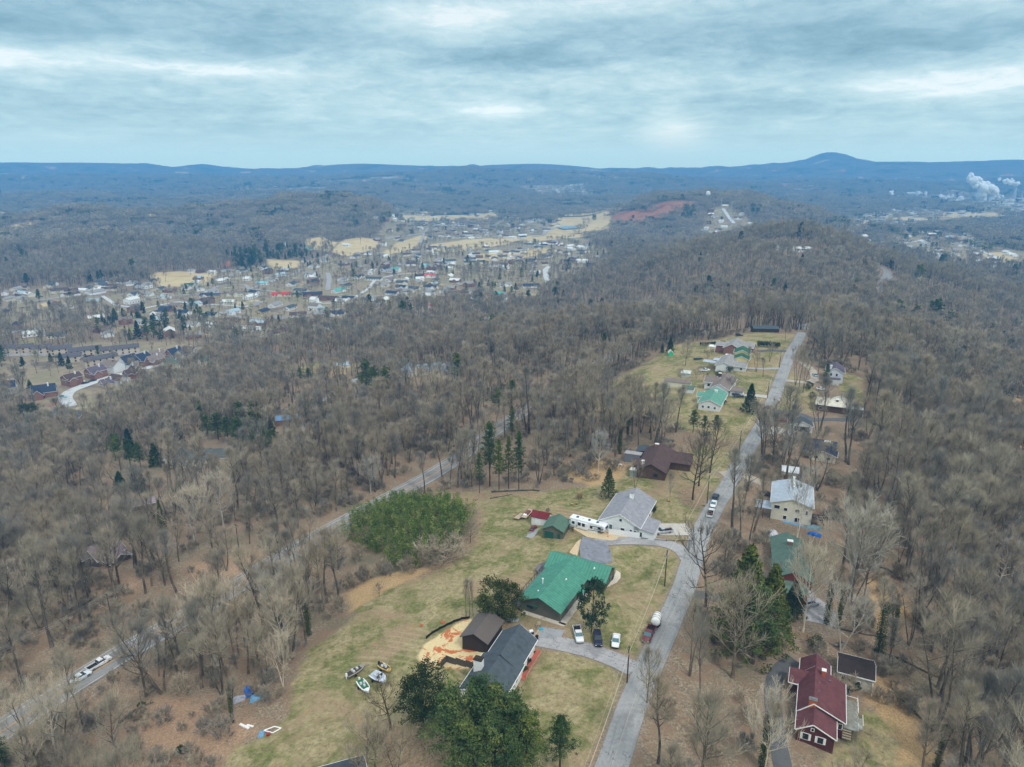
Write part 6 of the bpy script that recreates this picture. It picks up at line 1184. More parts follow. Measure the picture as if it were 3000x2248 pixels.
# fences and walls
def fence(name,label,cat,pxs,h,m,step=2.4,panel=True,post=.12,rails=0,t=.06,capm=None,lift=0):
    P=np.array([g(u,v)[:2] for u,v in pxs]); seg=np.hypot(*(P[1:]-P[:-1]).T); L=np.concatenate([[0],np.cumsum(seg)]); n=max(2,int(L[-1]/step)+1); q=np.linspace(0,L[-1],n); X=np.interp(q,L,P[:,0]);Y=np.interp(q,L,P[:,1]); Z=gz(X,Y)
    e=empty(name,(X[0],Y[0],Z[0]),0,label,cat); x0,y0,z0=X[0],Y[0],Z[0]
    pm_=MB()
    for i in range(n-1):
        a=math.atan2(Y[i+1]-Y[i],X[i+1]-X[i]); l=math.hypot(X[i+1]-X[i],Y[i+1]-Y[i]); c=((X[i]+X[i+1])/2-x0,(Y[i]+Y[i+1])/2-y0); sl=math.atan2(Z[i+1]-Z[i],l); zc=(Z[i]+Z[i+1])/2-z0
        if panel: pm_.box((c[0],c[1],zc+h/2),(l-.02,t,h-.06),a,ry=0)
        for k in range(rails): pm_.box((c[0],c[1],zc+h*(k+1)/(rails+.3)),(l,t,.12),a)
    pm_.build('panels' if panel else 'rails',m,e)
    for i in range(n): MB().box((X[i]-x0,Y[i]-y0,Z[i]-z0+h/2),(post,post,h+.12)).build('post',capm or m,e)
    return e
fence('privacy_fence','white vinyl fence running below the long white house','fence',[(1783,1566),(1830,1572),(1873,1578)],1.8,WTRIM)
fence('privacy_fence','short white fence between the green garage and the camper','fence',[(1657,1548),(1670,1549)],1.8,WTRIM)
fence('wood_fence','weathered grey board fence on the near side of the straw pad','fence',[(1292,1958),(1302,1940),(1345,1950),(1395,1962)],1.7,DKW)
fence('silt_fence','black fabric silt fence curving round the red dirt pad','fence',[(1249,1872),(1262,1860),(1290,1844),(1318,1830),(1345,1818),(1375,1812)],.7,mat('black_fabric',S(30,30,34),.9),step=1.8)
fence('split_rail_fence','rustic rail fence along the brick path of the charcoal-roofed house','fence',[(1592,1908),(1572,1938),(1555,1965),(1542,1990)],1.0,WOODP,panel=False,rails=2)
fence('timber_edging','row of short timber posts beside the concrete drive','fence',[(1880,1580),(1930,1586),(1985,1588),(2025,1588)],.5,DBRN,panel=False,rails=1,step=3)
fence('retaining_wall','low pale kerb line in front of the green-roofed house','wall',[(1584,1802),(1610,1806),(1640,1806),(1672,1800)],.15,CONC,step=1.5,post=.1)
fence('timber_edging','pale timber edging at the back of the work slab','fence',[(1590,1837),(1620,1841),(1650,1847)],.25,WOODP,step=2)
fence('timber_edging','log edging left of the blotchy parking pad','fence',[(1685,1600),(1693,1588),(1703,1575)],.3,WOODP,step=2)
# utility poles and wires
POLEM=mat('pole_wood',S(82,68,56),.9,.15,3); WIREM=mat('cable',S(206,196,182),.6,.05); CAN=mat('transformer_grey',S(180,190,198),.5)
poles=[]
def upole(u,v,vt,label,can=True,arm=False):
    p=g(u,v); h=htop(p,vt); e=empty('utility_pole',p,R(60),label,'utility pole','utility poles along the ridge road'); MB().tube([(0,0,-.5),(0,0,h)],[.17,.11],8).build('pole',POLEM,e)
    MB().box((0,0,h-.5),(1.8 if arm else .9,.1,.12)).build('crossarm',POLEM,e)
    for k in(-.4,0,.4): MB().cyl((k*(2 if arm else 1),0,h-.36),.05,.18,8).build('insulator',CAN,e)
    if can: MB().cyl((.34,0,h-1.9),.26,.95,12).cyl((.34,0,h-1.36),.1,.2,8).build('transformer',CAN,e)
    poles.append((p[0],p[1],p[2]+h)); USED.append((p[0],p[1],1.5)); return e
upole(1702,2420,2275,'nearest utility pole, at the bottom of the road',False)
upole(1837,2001,1893,'leaning utility pole at the mouth of the lower driveway',False)
upole(1947,1718,1612,'utility pole with a transformer on the lawn of the green-roofed house',True)
upole(2071,1476,1393,'utility pole with a white transformer by the parked roadside cars',True,True)
upole(2165,1330,1262,'utility pole beside the road opposite the black-roofed garage',False)
upole(2248,1167,1118,'utility pole with transformer cluster at the teal-roofed house',True,True)
upole(2283,1078,1029,'thin utility pole near the far end of the hilltop lawn',False)
def wire(a,b_,sag,r_,par,dz=0,off=0):
    a=np.array(a,float);b_=np.array(b_,float); d=b_-a; nrm=np.array([d[1],-d[0],0])/math.hypot(d[0],d[1]); P=[]
    for k in range(17):
        f=k/16; P.append(a+d*f+nrm*off+np.array([0,0,-sag*4*f*(1-f)+dz])-par_o)
    return MB().tube(P,r_,4,cap=False).build('cable',WIREM,par)
par_o=np.array(poles[0]); we=empty('power_line',tuple(par_o),0,'pale overhead cables strung between the poles along the ridge road','power line')
for a,b_ in zip(poles,poles[1:]):
    wire(a,b_,.9,.035,we,-1.6); wire(a,b_,.7,.014,we,-.3,.4); wire(a,b_,.7,.014,we,-.3,-.4)
pz=g(1952,1640); hz=g(1786,1655)
# hillside line above the highway
hp=[]
for (u,v,vt) in [(-120,2060,1960),(330,1830,1740),(700,1610,1535),(1000,1430,1368)]:
    p=g(u,v); h=htop(p,vt); e=empty('utility_pole',p,0,'wooden pole carrying thin wires along the upper side of the highway','utility pole','poles above the highway'); MB().tube([(0,0,-.5),(0,0,h)],[.16,.1],7).build('pole',POLEM,e); MB().box((0,0,h-.5),(2.2,.1,.12),-R(30)).build('crossarm',POLEM,e); hp.append((p[0],p[1],p[2]+h)); USED.append((p[0],p[1],1))
par_o=np.array(hp[0]); we2=empty('power_line',tuple(par_o),0,'thin parallel wires strung above the highway','power line')
for a,b_ in zip(hp,hp[1:]):
    for o_ in(-.9,0,.9): wire(a,b_,1.2,.016,we2,-.4,o_)
# yard clutter
BLUE=mat('blue_tarp',S(30,110,200),.5,.12,3); LBLUE=mat('faded_tarp',S(110,160,196),.6,.15,3)
def crumple(name,label,cat,u,v,sx,sy,h,m,rz=0,seed=1,group=None):
    r=np.random.default_rng(seed); n=9; V=[];Fc=[]
    for j in range(n):
        for i in range(n):
            x=(i/(n-1)-.5)*sx;y=(j/(n-1)-.5)*sy; ed=min(i,n-1-i,j,n-1-j); V.append((x+r.normal(0,.06),y+r.normal(0,.06),(0 if ed==0 else h*r.uniform(.45,1)*min(1,.5+.3*ed))))
    for j in range(n-1):
        for i in range(n-1): a=j*n+i; Fc.append([a,a+1,a+n+1,a+n])
    o=link(name,mesh(name,V,Fc,m)); p=g(u,v); o.location=(p[0],p[1],p[2]+.02); o.rotation_euler=(0,0,rz); USED.append((p[0],p[1],1.5)); return tag(o,label,cat,group)
crumple('tarp','bright blue tarp over a heap in the lower woods','tarp',730,2032,1.7,3.4,1.5,BLUE,.5,3)
crumple('tarp','grey sheet heap left of the bright blue tarp','tarp',702,2052,3,1.8,1.0,mat('grey_sheet',S(170,174,186),.7,.15,3),.3,4)
crumple('tarp','faded grey-blue tarp heap right of the bright blue tarp','tarp',752,2048,2.6,2.0,.9,LBLUE,.2,5)
crumple('tarp','long blue sheet on the ground below the cream two-storey house','tarp',2322,1535,6,1.2,.25,LBLUE,-.5,6)
crumple('tarp','vivid blue tarp heap among trees right of the blue sheet','tarp',2386,1568,3.6,1.6,.9,BLUE,-.6,7)
crumple('tarp','pale blue heap of junk behind the vivid blue tarp','tarp',2382,1548,4.5,2,.9,mat('junk_blue',S(120,150,160),.8,.2,3),-.3,8)
crumple('tarp','silver-blue tarp at the foot of the round magnolia','tarp',1505,1818,2.6,1.3,.5,mat('silver_tarp',S(170,182,192),.6,.12,3),-.3,9)
crumple('brush_pile','brown brush pile with a white tent-like cover by the grey-green roof','tarp',2262,1568,2.8,2.6,1.6,mat('white_cover',S(206,208,218),.6),.4,10)
crumple('tarp','white tent-like cover beside the silver SUV','tarp',2365,1742,3.2,2.6,1.7,mat('white_cover',S(206,208,218),.6),.4,11)
for (u,v,sx,sy,sz,m,lb,rz) in [(716,2130,.5,2.6,.3,WTRIM,'white channel scrap lying at the lawn edge under the lower woods',1.1),(766,2152,1.1,1.7,.15,LBLUE,'pale blue board lying flat in the scrap at the lawn edge',.1),(786,2154,.7,.6,.4,paint('scrap_red',(150,40,30)),'red block in the scrap at the lawn edge',.3),(733,2128,.4,1.6,.2,WTRIM,'white strip of scrap beside the woodpile',1.3)]:
    p=g(u,v); o=MB().box((0,0,sz/2),(sx,sy,sz),taper=.92).box((sx*.2,0,sz*.9),(sx*.3,sy*.9,.1)).build('scrap',m); o.location=p; o.rotation_euler=(0,0,rz); tag(o,lb,'scrap')
p=g(798,2144); o=MB(); 
for a,b_ in zip([(-1.6,0,.3),(.2,.8,.5),(1.6,.5,.4),(.3,-.5,.2)],[(.2,.8,.5),(1.6,.5,.4),(.3,-.5,.2),(-1.6,0,.3)]): o.tube([a,b_],.12,5)
o=o.build('scrap',WTRIM); o.location=p; tag(o,'bent white frame, rightmost in the scrap at the lawn edge','scrap')
for (u,v,lb,h) in [(1698,1462,'tall pampas-like straw tuft beyond the sandy yard',3.0),(1676,1480,'low straw heap beside the tall tuft',1.1),(1690,1478,'second low straw heap by the tall tuft',1.0),(1960,1470,'straw tuft at the foot of the slim twin-stemmed tree',1.2),(1906,1478,'straw tuft behind the long white house corner',1.8),(2098,1196,'pale ornamental grass by the teal-roofed house',2.2),(2062,1483,'straw tuft by the roadside pole',1.0),(1775,1538,'straw heap at the left wall of the long white house',1.5)]:
    p=g(u,v); r=np.random.default_rng(int(u)); V=[];Fc=[]
    for k in range(260):
        a=r.uniform(0,6.28); q=r.uniform(0,.5)*h*.45; L=h*r.uniform(.6,1); x,y=q*math.cos(a),q*math.sin(a); dx,dy=math.cos(a)*h*.42*r.uniform(.2,1),math.sin(a)*h*.42*r.uniform(.2,1); w_=.05; i=len(V)
        V+=[(x-w_*math.sin(a),y+w_*math.cos(a),0),(x+w_*math.sin(a),y-w_*math.cos(a),0),(x+dx,y+dy,L*(.5 if h<1.6 else 1))]; Fc.append([i,i+1,i+2])
    o=link('grass_tuft',mesh('grass_tuft',V,Fc,GRASSD)); o.location=p; tag(o,lb,'grass tuft')
# small things about the work slab and yards
def bits(name,label,cat,u,v,boxes,mats_,rz=0):
    p=g(u,v); o=MB()
    for (c,d,m_) in boxes: o.box(c,d,0,m_,taper=.94)
    o=o.build(name,mats_); o.location=(p[0],p[1],p[2]+.06); o.rotation_euler=(0,0,rz); return tag(o,label,cat)
bits('generator','white and black generator at the left corner of the work slab','generator',1556,1858,[((0,0,.35),(1.1,.8,.6),1),((0,0,.75),(.9,.7,.3),0)],[WTRIM,BLACKP],.3)
bits('storage_bin','black bin at the near edge of the work slab','bin',1573,1873,[((0,0,.4),(.6,.6,.8),0),((0,0,.83),(.7,.7,.08),0)],[BLACKP])
bits('cooler','bright blue lidded box on the work slab','box',1584,1848,[((0,0,.25),(.9,.5,.45),0),((0,0,.5),(.95,.55,.08),0)],[paint('cyan_blue',(40,170,210))],.4)
bits('plank_stack','long pale plank stack leading along the left edge of the slab','timber',1574,1856,[((0,0,.2),(.5,3.6,.3),0),((.5,.2,.12),(.3,3.0,.2),0)],[WOODP],-.45)
bits('sawhorse','pale timber frame standing at the top of the plank stack','frame',1578,1840,[((0,0,.9),(1.2,.12,.12),0),((-.5,0,.45),(.1,.5,.9),0),((.5,0,.45),(.1,.5,.9),0),((0,.0,1.3),(.9,.1,.6),0)],[WOODP],.2)
bits('soil_mound','little orange dirt mound on the lawn above the silt fence','dirt mound',1297,1825,[((0,0,.1),(.9,.7,.25),0),((.1,.1,.22),(.5,.4,.2),0)],[mat('red_soil',S(196,104,66),.95,.15,3)])
bits('soil_mound','second orange dirt mound further left of the silt fence','dirt mound',1235,1834,[((0,0,.1),(.7,.5,.2),0),((0,.1,.2),(.4,.3,.16),0)],[mat('red_soil',S(196,104,66),.95,.15,3)])
p=g(1781,1574); m_=MB().box((0,0,.02),(.5,.5,.05)).cyl((0,0,.4),.2,.75,12,r2=.04); o=m_.build('traffic_cone',mat('cone_orange',S(236,92,40),.6)); o.location=p; tag(o,'orange traffic cone at the nose of the camper','traffic cone')
p=g(1789,1685); rg_=[(1.0*math.cos(a)*.55,1.0*math.sin(a)*.55,.12) for a in np.linspace(0,2*math.pi,20)]; o=MB().tube(rg_,.12,6,cap=False).build('coiled_hose',mat('hose_brown',S(92,66,50),.8)); o.location=p; tag(o,'brown coiled hose ring on the patio behind the air conditioner','hose')
bits('satellite_box','white pale junk and feeder left of the brown-roofed house','box',1815,1364,[((0,0,.3),(1.4,1.0,.2),0),((.3,.2,.6),(.4,.4,.5),0)],[WTRIM],.4)
bits('yard_boat','low dark boat in the hilltop back yard','garden seat',2045,1054,[((0,0,.4),(5.2,1.6,.5),0),((0,0,.8),(4.2,1.2,.25),0)],[mat('boat_dark_hull',S(60,70,74),.5)],.1)  # a boat, simplified to two stacked dark boxes
bits('enclosed_trailer','small white enclosed trailer left of the yellow house','trailer',2131,1052,[((0,0,1.3),(2.2,4.6,2.0),0),((0,2.5,.4),(.15,1.2,.12),0)],[WTRIM],-.2)
bits('carport_stack','blue-topped bin by the yellow house corner','bin',2150,1056,[((0,0,.6),(1.6,1.2,1.2),0)],[paint('bin_blue',(70,150,200))],.2)
# shrubs and hedges
def bush(u,v,w_,h,label,mtl=MAGN,cat='bush',group=None,name='bush'):
    p=g(u,v); r=np.random.default_rng(int(u*7+v)); k=34; d=r.normal(0,1,(k,3)); d/=np.linalg.norm(d,axis=1)[:,None]; c=d*np.array([w_*.4,w_*.4,h*.36])*r.uniform(.4,1,(k,1)); c[:,2]+=h*.5
    V,Q=leaves(r,c,np.full(k,min(w_,h)*.24),40,.26,.9); V[:,2]=np.maximum(V[:,2],.02); o=link(name,mesh(name,V,Q,mtl)); o.location=p; USED.append((p[0],p[1],w_*.5)); return tag(o,label,cat,group)
bush(1912,1500,3.0,2.4,'round green bush at the right side of the long white house',CEDAR)
bush(2390,1897,4.6,3.2,'dull green round bush between the cedars and the white garage',CEDAR)
bush(2500,2022,3.0,2.0,'dark green bush between the red house and the white garage',DARKC); bush(2478,2030,2.2,1.8,'small dark bush against the deck of the red house',DARKC)
bush(2044,1790,2.4,1.4,'dark twiggy shrub on the leaf-strewn verge by the road',DARKC)
bush(1605,1498,1.2,1.2,'lone brown pot-shaped bush on the lawn behind the red-roofed shed',TWIG)
bush(2070,1192,3.2,1.2,'low clipped bush before the teal-roofed gable',MAGN); bush(2118,1185,3.0,2.8,'dark rounded bush at the right corner of the teal-roofed house',DARKC)
bush(2103,1105,5.5,4.2,'wide dark bush between the taupe roof and the grey roof',MAGN); bush(2138,1093,4.2,4.4,'pointed dark bush left of the pale grey roof wing',DARKC)
bush(415,2070,2.0,1.0,'small green shrub on the leafy slope above the clearing',CEDAR); bush(535,2205,2.4,1.8,'dark green shrub low in the orange leaf clearing',MAGN); bush(405,2195,1.6,1.2,'tiny dark shrub in the orange leaf clearing',MAGN)
bush(2515,1835,2.6,1.8,'reddish-brown shrub left of the thick ivy trunk',mat('red_shrub',S(96,48,44),.9,.2,2))
for (u,v) in [(1548,1922),(1560,1913),(1538,1948),(1549,1940),(1528,1968),(1540,1962)]: bush(u,v,1.3,.9,'brown-green shrub in the bed beside the brick path','' or MAGN,'shrub','shrubs beside the brick path')
for k in range(15): bush(2052+k*5.0,1013-k*.25,1.0,2.6,'small clipped arborvitae in the dotted row behind the hilltop yards',DARKC,'shrub','arborvitae row behind the hilltop yards','arborvitae')
for k in range(8): bush(2222+k*8.2,1016+k*.6,2.8,4.2,'dense rounded evergreen in the hedge on the far lawn',DARKC,'shrub','hedge evergreens on the far lawn','hedge_shrub')
# felled trunks and branches
def log_(pts,r_,label,name='fallen_trunk',m=BARK):
    P=[g(u,v) for u,v in pts]; o0=np.array(P[0]); MBt=MB().tube([np.array(p)-o0+np.array([0,0,r_]) for p in P],[r_*(1-.5*i/(len(P)-1)) for i in range(len(P))],7); 
    r=np.random.default_rng(int(pts[0][0]))
    for k in range(7):
        i=r.integers(0,len(P)-1); f=r.uniform(0,1); p=np.array(P[i])*(1-f)+np.array(P[i+1])*f-o0; d=r.normal(0,1,3);d[2]=abs(d[2])*.6; MBt.tube([p,p+d*1.6],[r_*.35,r_*.1],4,cap=False)
    o=MBt.build(name,m); o.location=tuple(o0); return tag(o,label,'fallen tree')
log_([(1440,1443),(1500,1440),(1560,1438),(1580,1440)],.3,'grey fallen trunk lying along the top edge of the lawn')
log_([(1435,1462),(1475,1455),(1500,1450)],.16,'pile of cut branches below the grey fallen trunk')
log_([(2560,1905),(2640,1935),(2720,1975),(2760,1990)],.28,'long fallen trunk behind the white garage')
log_([(2615,2020),(2680,2090),(2740,2150)],.28,'dark fallen trunk crossing the straw slope at the lower right')
log_([(2440,1840),(2540,1862),(2620,1870)],.2,'fallen trunk at the edge of the tan glade')
log_([(2540,1650),(2600,1670),(2700,1740)],.22,'fallen trunk high in the right-hand woods')
log_([(350,2120),(400,2080),(450,2060)],.3,'mossy fallen trunk above the orange leaf clearing')
# water: two ponds
def pond(pxs,name):
    m,t,b=newmat('pond_water',.08,0,.6); b.inputs['Base Color'].default_value=S(120,140,152)
    P=gpoly(pxs); P=P if sum(P[i][0]*P[(i+1)%len(P)][1]-P[(i+1)%len(P)][0]*P[i][1] for i in range(len(P)))>0 else P[::-1]
    z=max(float(gz(*p)) for p in P)+1.5; o=link(name,mesh(name,[(p[0],p[1],z) for p in P],[list(range(len(P)))],m)); tag(o,kind='structure'); USED.extend([(float(c[0]),float(c[1]),25) for c in P]+[(float(P[:,0].mean()),float(P[:,1].mean()),40)])
pond([(1343,614),(1360,610),(1386,612),(1388,620),(1378,628),(1355,628)],'pond_water'); pond([(1628,668),(1650,665),(1690,664),(1702,668),(1690,672),(1650,674)],'pond_water')
# factory on the plain
FAC=mat('factory_white',S(238,242,244),.6,.04,.05); FACG=mat('factory_grey',S(176,182,188),.7,.1,.05); FACD=mat('factory_dark',S(84,84,92),.8,.1,.05)
def at_h(u,vb,D):
    """point on the plain at distance D under column u"""
    x=(u-1500)/F*(D*cp+170*sp); return x,D,float(gz(x,D))
for i,(u,vb,vt,wd,D,m,k,lb) in enumerate([(2966,596,545,7,3350,FACG,'stack','tallest smokestack with a trailing plume at the right of the factory'),(2685,584,560,9,3400,FAC,'stack','white tower at the left of the factory'),(2707,584,561,7,3400,FAC,'stack','second white tower, just right of the left one'),(2818,584,562,3,3400,FACG,'stack','thin mast-like stack in the middle of the factory'),(2774,584,571,5,3380,FAC,'stack','short white column among the factory tanks'),(2787,584,570,5,3380,FAC,'stack','short white column beside the first among the tanks'),(2629,586,573,9,3350,FAC,'stack','isolated white cooling stack left of the factory'),(2989,590,570,3,3350,FACG,'stack','thin stack at the far right of the factory'),(2853,592,565,2,3380,FACG,'stack','thin grey mast left of the big plume')]):
    x,y,z=at_h(u,vb,D); h=max(12,htop((x,y,z),vt)); wd=wd*1.25; m_=MB().cyl((0,0,h/2-2),wd*.9,h+4,14,r2=wd*.62); m_.cyl((0,0,h-2),wd*.68,2.5,14); o=m_.build('smokestack',m); o.location=(x,y,z); tag(o,lb,'smokestack'); USED.append((x,y,30))
for i,(u,vt,W_,D,Lp,m) in enumerate([(2672,563,70,3450,40,FACG),(2715,575,60,3400,40,FAC),(2745,572,60,3420,30,FAC),(2765,577,80,3380,60,FAC),(2800,580,60,3380,50,FAC),(2840,583,80,3400,50,FAC),(2865,573,50,3450,40,FACG),(2890,583,60,3380,40,FAC),(2912,585,28,3330,20,FACD),(2935,578,30,3380,24,FACG),(2955,587,50,3320,40,FAC),(2985,585,50,3350,30,FAC),(2940,612,200,3080,50,FAC),(2990,605,60,3060,40,FAC),(2885,598,70,3200,40,FACG),(3010,590,60,3300,40,FAC)]):
    x,y,z=at_h(u,0,D); h=max(8,htop((x,y,z),vt)); mb,rb=MB(),MB(); gable(mb,rb,0,0,W_*.45,W_,h*.8,h,'x',z0=-3,ov=1,oe=1); mb.box((W_*.2,0,h*.9),(W_*.15,W_*.2,h*.5)); o=MB(); o.add(mb.v,mb.f,0); o.add(rb.v,rb.f,1); o=o.build('factory_building',[m,FACG]); o.location=(x,y,z); tag(o,['large grey factory shed','low white factory hall','dark factory tower block','wide pale warehouse'][0 if m is FACG else (2 if m is FACD else (3 if W_>150 else 1))]+' in the plain under the plumes','factory building','buildings of the factory'); USED.append((x,y,W_*.5))
for i,(u,D) in enumerate([(2730,3390),(2738,3390),(2752,3390),(2880,3350),(2868,3360),(2900,3340),(2812,3370)]):
    x,y,z=at_h(u,0,D); o=MB().cyl((0,0,8),12,20,18).cyl((0,0,19),12,3,18,r2=2).build('storage_tank',FAC); o.location=(x,y,z); tag(o,'round white storage tank at the foot of the factory towers','storage tank','storage tanks of the factory'); USED.append((x,y,20))
STEAM=mat('steam_white',S(236,240,242),1,.04,.02)
def plume(pts,label,D,seed):
    import mathutils
    r=np.random.default_rng(seed); V=[];Fc=[]
    x0,y0,z0=at_h(pts[0][0],0,D)
    for (u,v,rad) in pts:
        x,y,_=at_h(u,0,D); z=CH-D*tanth(v)
        for k in range(5):
            c=np.array([x,y,z])+r.normal(0,rad*.45,3); R_=rad*r.uniform(.45,.8); n=12; b=len(V)
            for j in range(n+1):
                for i in range(n):
                    th_,ph=math.pi*j/n,2*math.pi*i/n; d=np.array([math.sin(th_)*math.cos(ph),math.sin(th_)*math.sin(ph),math.cos(th_)]); q=c+d*R_
                    d=d*R_*(1+.5*float(fbm(np.array(q[0]/(rad*.7)+q[2]/(rad*.9)),np.array(q[1]/(rad*.7)-q[2]/(rad*.8)),seed,3))); V.append(c+d)
            for j in range(n):
                for i in range(n): Fc.append([b+j*n+i,b+j*n+(i+1)%n,b+(j+1)*n+(i+1)%n,b+(j+1)*n+i])
    o=link('steam_plume',mesh('steam_plume',np.array(V)-np.array([x0,y0,z0]),Fc,STEAM,smooth=True)); o.location=(x0,y0,z0); tag(o,label,'steam plume',kind='stuff')
plume([(2922,577,10),(2912,572,17),(2898,566,25),(2884,559,30),(2870,549,28),(2858,541,23),(2846,533,20),(2836,526,19),(2828,521,14)],'big white steam plume drifting left over the factory',3350,3)
plume([(2966,544,7),(2960,538,12),(2950,534,12),(2938,532,11),(2928,529,8),(2915,525,7)],'thin steam plume from the tallest smokestack',3350,4)
plume([(2617,581,7),(2611,575,10),(2606,568,8),(2602,564,6)],'small steam puff at the left end of the factory',3350,5)
x,y,z=(g(2073,590)); h=htop((x,y,z),562); e=empty('water_tower',(x,y,z),0,'pale water tower on the crest of the far ridge','water tower'); MB().cyl((0,0,h-5),5.5,10,16).cyl((0,0,h+.8),5.5,2,16,r2=1).build('tank',FAC,e); MB().cyl((0,0,(h-10)/2),2.2,h-10,10).build('column',FAC,e)
for (u,vb,vt,lb) in [(2110,640,580,'lattice mast beside the houses on the far ridge'),(2140,650,588,'second lattice mast on the far ridge'),(2347,600,555,'thin radio mast on the low hill before the plain')]:
    p=g(u,vb); h=htop(p,vt); m=MB()
    for k in range(4):
        a=math.pi/2*k+.4; m.tube([(3*math.cos(a),3*math.sin(a),0),(.5*math.cos(a),.5*math.sin(a),h)],.22,3)
    for j in range(7): 
        f=j/7; q=3*(1-f)+.5*f; m.box((0,0,h*f),(q*1.6,q*1.6,.25),.4)
    o=m.build('lattice_mast',FACG); o.location=p; tag(o,lb,'mast')
print('objects',len(C.objects))
# ================================================================ the woods
SUBP=[(80,1150),(230,1080),(420,1040),(600,1020),(650,1060),(560,1095),(470,1110),(400,1140),(340,1185),(300,1235),(230,1290),(110,1230)]
EVZ=[gpoly(p) for p in [[(270,945),(420,905),(600,900),(650,940),(560,985),(420,1005),(290,990)],[(0,1058),(180,1052),(250,1085),(120,1095),(0,1085)],[(650,760),(760,735),(900,735),(960,770),(850,800),(700,800)],[(0,1085),(60,1080),(60,1130),(0,1130)]]]
for (u,v,r_) in [(850,1238,15),(1258,1092,26),(1332,1085,14),(1000,1078,16),(600,1352,24),(412,1488,12),(310,1640,10),(1502,968,18),(1619,932,18),(1918,898,20),(1250,1110,18),(2437,1215,14),(2405,1345,12),(2330,1530,12),(2443,1135,12)]:
    p=g(u,v); d=math.hypot(p[0],p[1]); k=1-(r_*.75)/d; USED.append((p[0]*k,p[1]*k,r_*.8))
def woods():
    r=np.random.default_rng(99)
    US=np.array(USED)
    def blocked(x,y,extra=0):
        b=np.zeros(len(x),bool)
        far=np.hypot(US[:,0],US[:,1])
        for (ux,uy,ur) in US:
            b|=((x-ux)**2+(y-uy)**2)<(ur+extra)**2
        return b
    def jgrid(r0,r1,sp):
        xm=r1*math.sin(R(49)); xs=np.arange(-xm,xm,sp); ys=np.arange(20,r1,sp); X,Y=np.meshgrid(xs,ys); X=X.ravel()+r.uniform(-.48,.48,X.size)*sp; Y=Y.ravel()+r.uniform(-.48,.48,Y.size)*sp
        rr=np.hypot(X,Y); az_=np.arctan2(X,Y); z=gz(X,Y)
        u,v=proj(X,Y,z+15); u2,v2=proj(X,Y,z)
        m=(rr>=r0)&(rr<r1)&(u>-450)&(u<3450)&(v<2650)&(Y>20)
        return X[m],Y[m]
    outs=[]
    for (r0,r1,sp,lod) in [(60,330,5.7,0),(330,620,6.7,1),(620,1500,8.2,2),(1500,3300,17,3),(3300,6000,34,4)]:
        X,Y=jgrid(r0,r1,sp); n=len(X)
        dens=np.full(n,1.0)
        op=np.maximum(zone(LAWN,X,Y,40),zone(STRAW,X,Y,20)); dens[op>(-1.5 if lod<2 else -4)]=0
        tl=zone(TALL,X,Y,20); dens[tl>-1]*=.10
        og=zone(ORANGE,X,Y,20); dens[og>0]*=.28
        fd=zone(FIELD,X,Y,40); dens[fd>-3]=0.012
        fc_=farclear(X,Y); dens[fc_>-3]=0
        rd_=zone(RED,X,Y,40); dens[rd_>0]*=.12
        vg=zone(VILL,X,Y,40); dens[vg>0]*=(.34 if lod<3 else .36)
        rv=roads_d(X,Y,30); dens[rv<(2.2 if lod==0 else 4.0)]=0
        sb=zone([gpoly(SUBP)],X,Y,10); dens[sb>0]*=.12
        s_,t_=st(X,Y)
        # the strip between the ridge road and the right-hand houses is thin
        dens*=np.where((t_>0)&(t_<48)&(s_<190),.5,1); dens*=np.where((t_>0)&(t_<40)&(s_>190)&(s_<330),.5,1)
        dens*=np.where((t_>-30)&(t_<0)&(s_<340),.0,1)
        dens*=np.where((t_>-70)&(t_<-20)&(s_>78)&(s_<122),.35,1)
        hw=np.full(n,30.0); hp_=RW[1]; hm=rv<26; hw[hm]=sdline(hp_,X[hm],Y[hm]); dens*=np.where((hw<15)&(t_>-145),.78,np.where((hw<20),.9,1))
        if lod==0: dens*=.86
        if lod<=2: dens*=.35+1.3*np.clip(fbm(X/48,Y/48,55,3)*1.5+.5,0,1)
        gp=sdpoly(GROVE,X,Y); dens[gp>-2]=0
        dens[sdpoly(gpoly([(930,1600),(1000,1510),(1120,1462),(1300,1450),(1400,1480),(1400,1680),(1240,1730),(1010,1745),(930,1690)]),X,Y)>0]*=.1
        keep=r.uniform(0,1,n)<dens; X,Y=X[keep],Y[keep]
        b=blocked(X,Y,{0:1.2,1:1.5,2:2,3:4,4:8}[lod]); X,Y=X[~b],Y[~b]
        outs.append((X,Y,lod))
    return outs,r
OUT,r6=woods()
# forest kinds by broad patches
def is_ever(X,Y,lod):
    n=fbm(X/120+9,Y/120,71,3); n2=fbm(X/420,Y/420,72,3); vg=zone(VILL,X,Y,10)>0
    p=np.where(n>.24,.42,.012)+np.where(n2>.22,.12,0)+np.where(vg,.08,0)
    if lod==0: p=np.where(n>.30,.02,.0)
    if lod==1: p=np.where(n>.28,.08,.006)
    if lod==2: p=np.where(n>.27,.22,.015)+np.where(vg,.05,0)
    p=np.where(zone(EVZ,X,Y,10)>0,.62,p)
    if lod>=3: p=np.where(n>.26,.5,.05)+np.where(vg,.1,0)
    return p
PTS=[];EPTS=[]   # x,y,z,scale,rot,lod,index
near=[]
for X,Y,lod in OUT:
    e=r6.uniform(0,1,len(X))<is_ever(X,Y,lod); Z=gz(X,Y)
    vgz=zone(VILL,X,Y,10)>0
    big=fbm(X/200+3,Y/200,88,3)
    for i in range(len(X)):
        sc=float(np.clip(r6.normal(.93+.3*big[i],.21),.45,1.42))*(.7 if vgz[i] else 1)
        if lod>=3: sc*=(1.0 if lod==3 else 1.55)
        row=[X[i],Y[i],Z[i]-.2,sc,r6.uniform(0,6.28),lod,0]
        if e[i]: EPTS.append(row)
        elif lod==0: near.append(row)
        else: PTS.append(row)
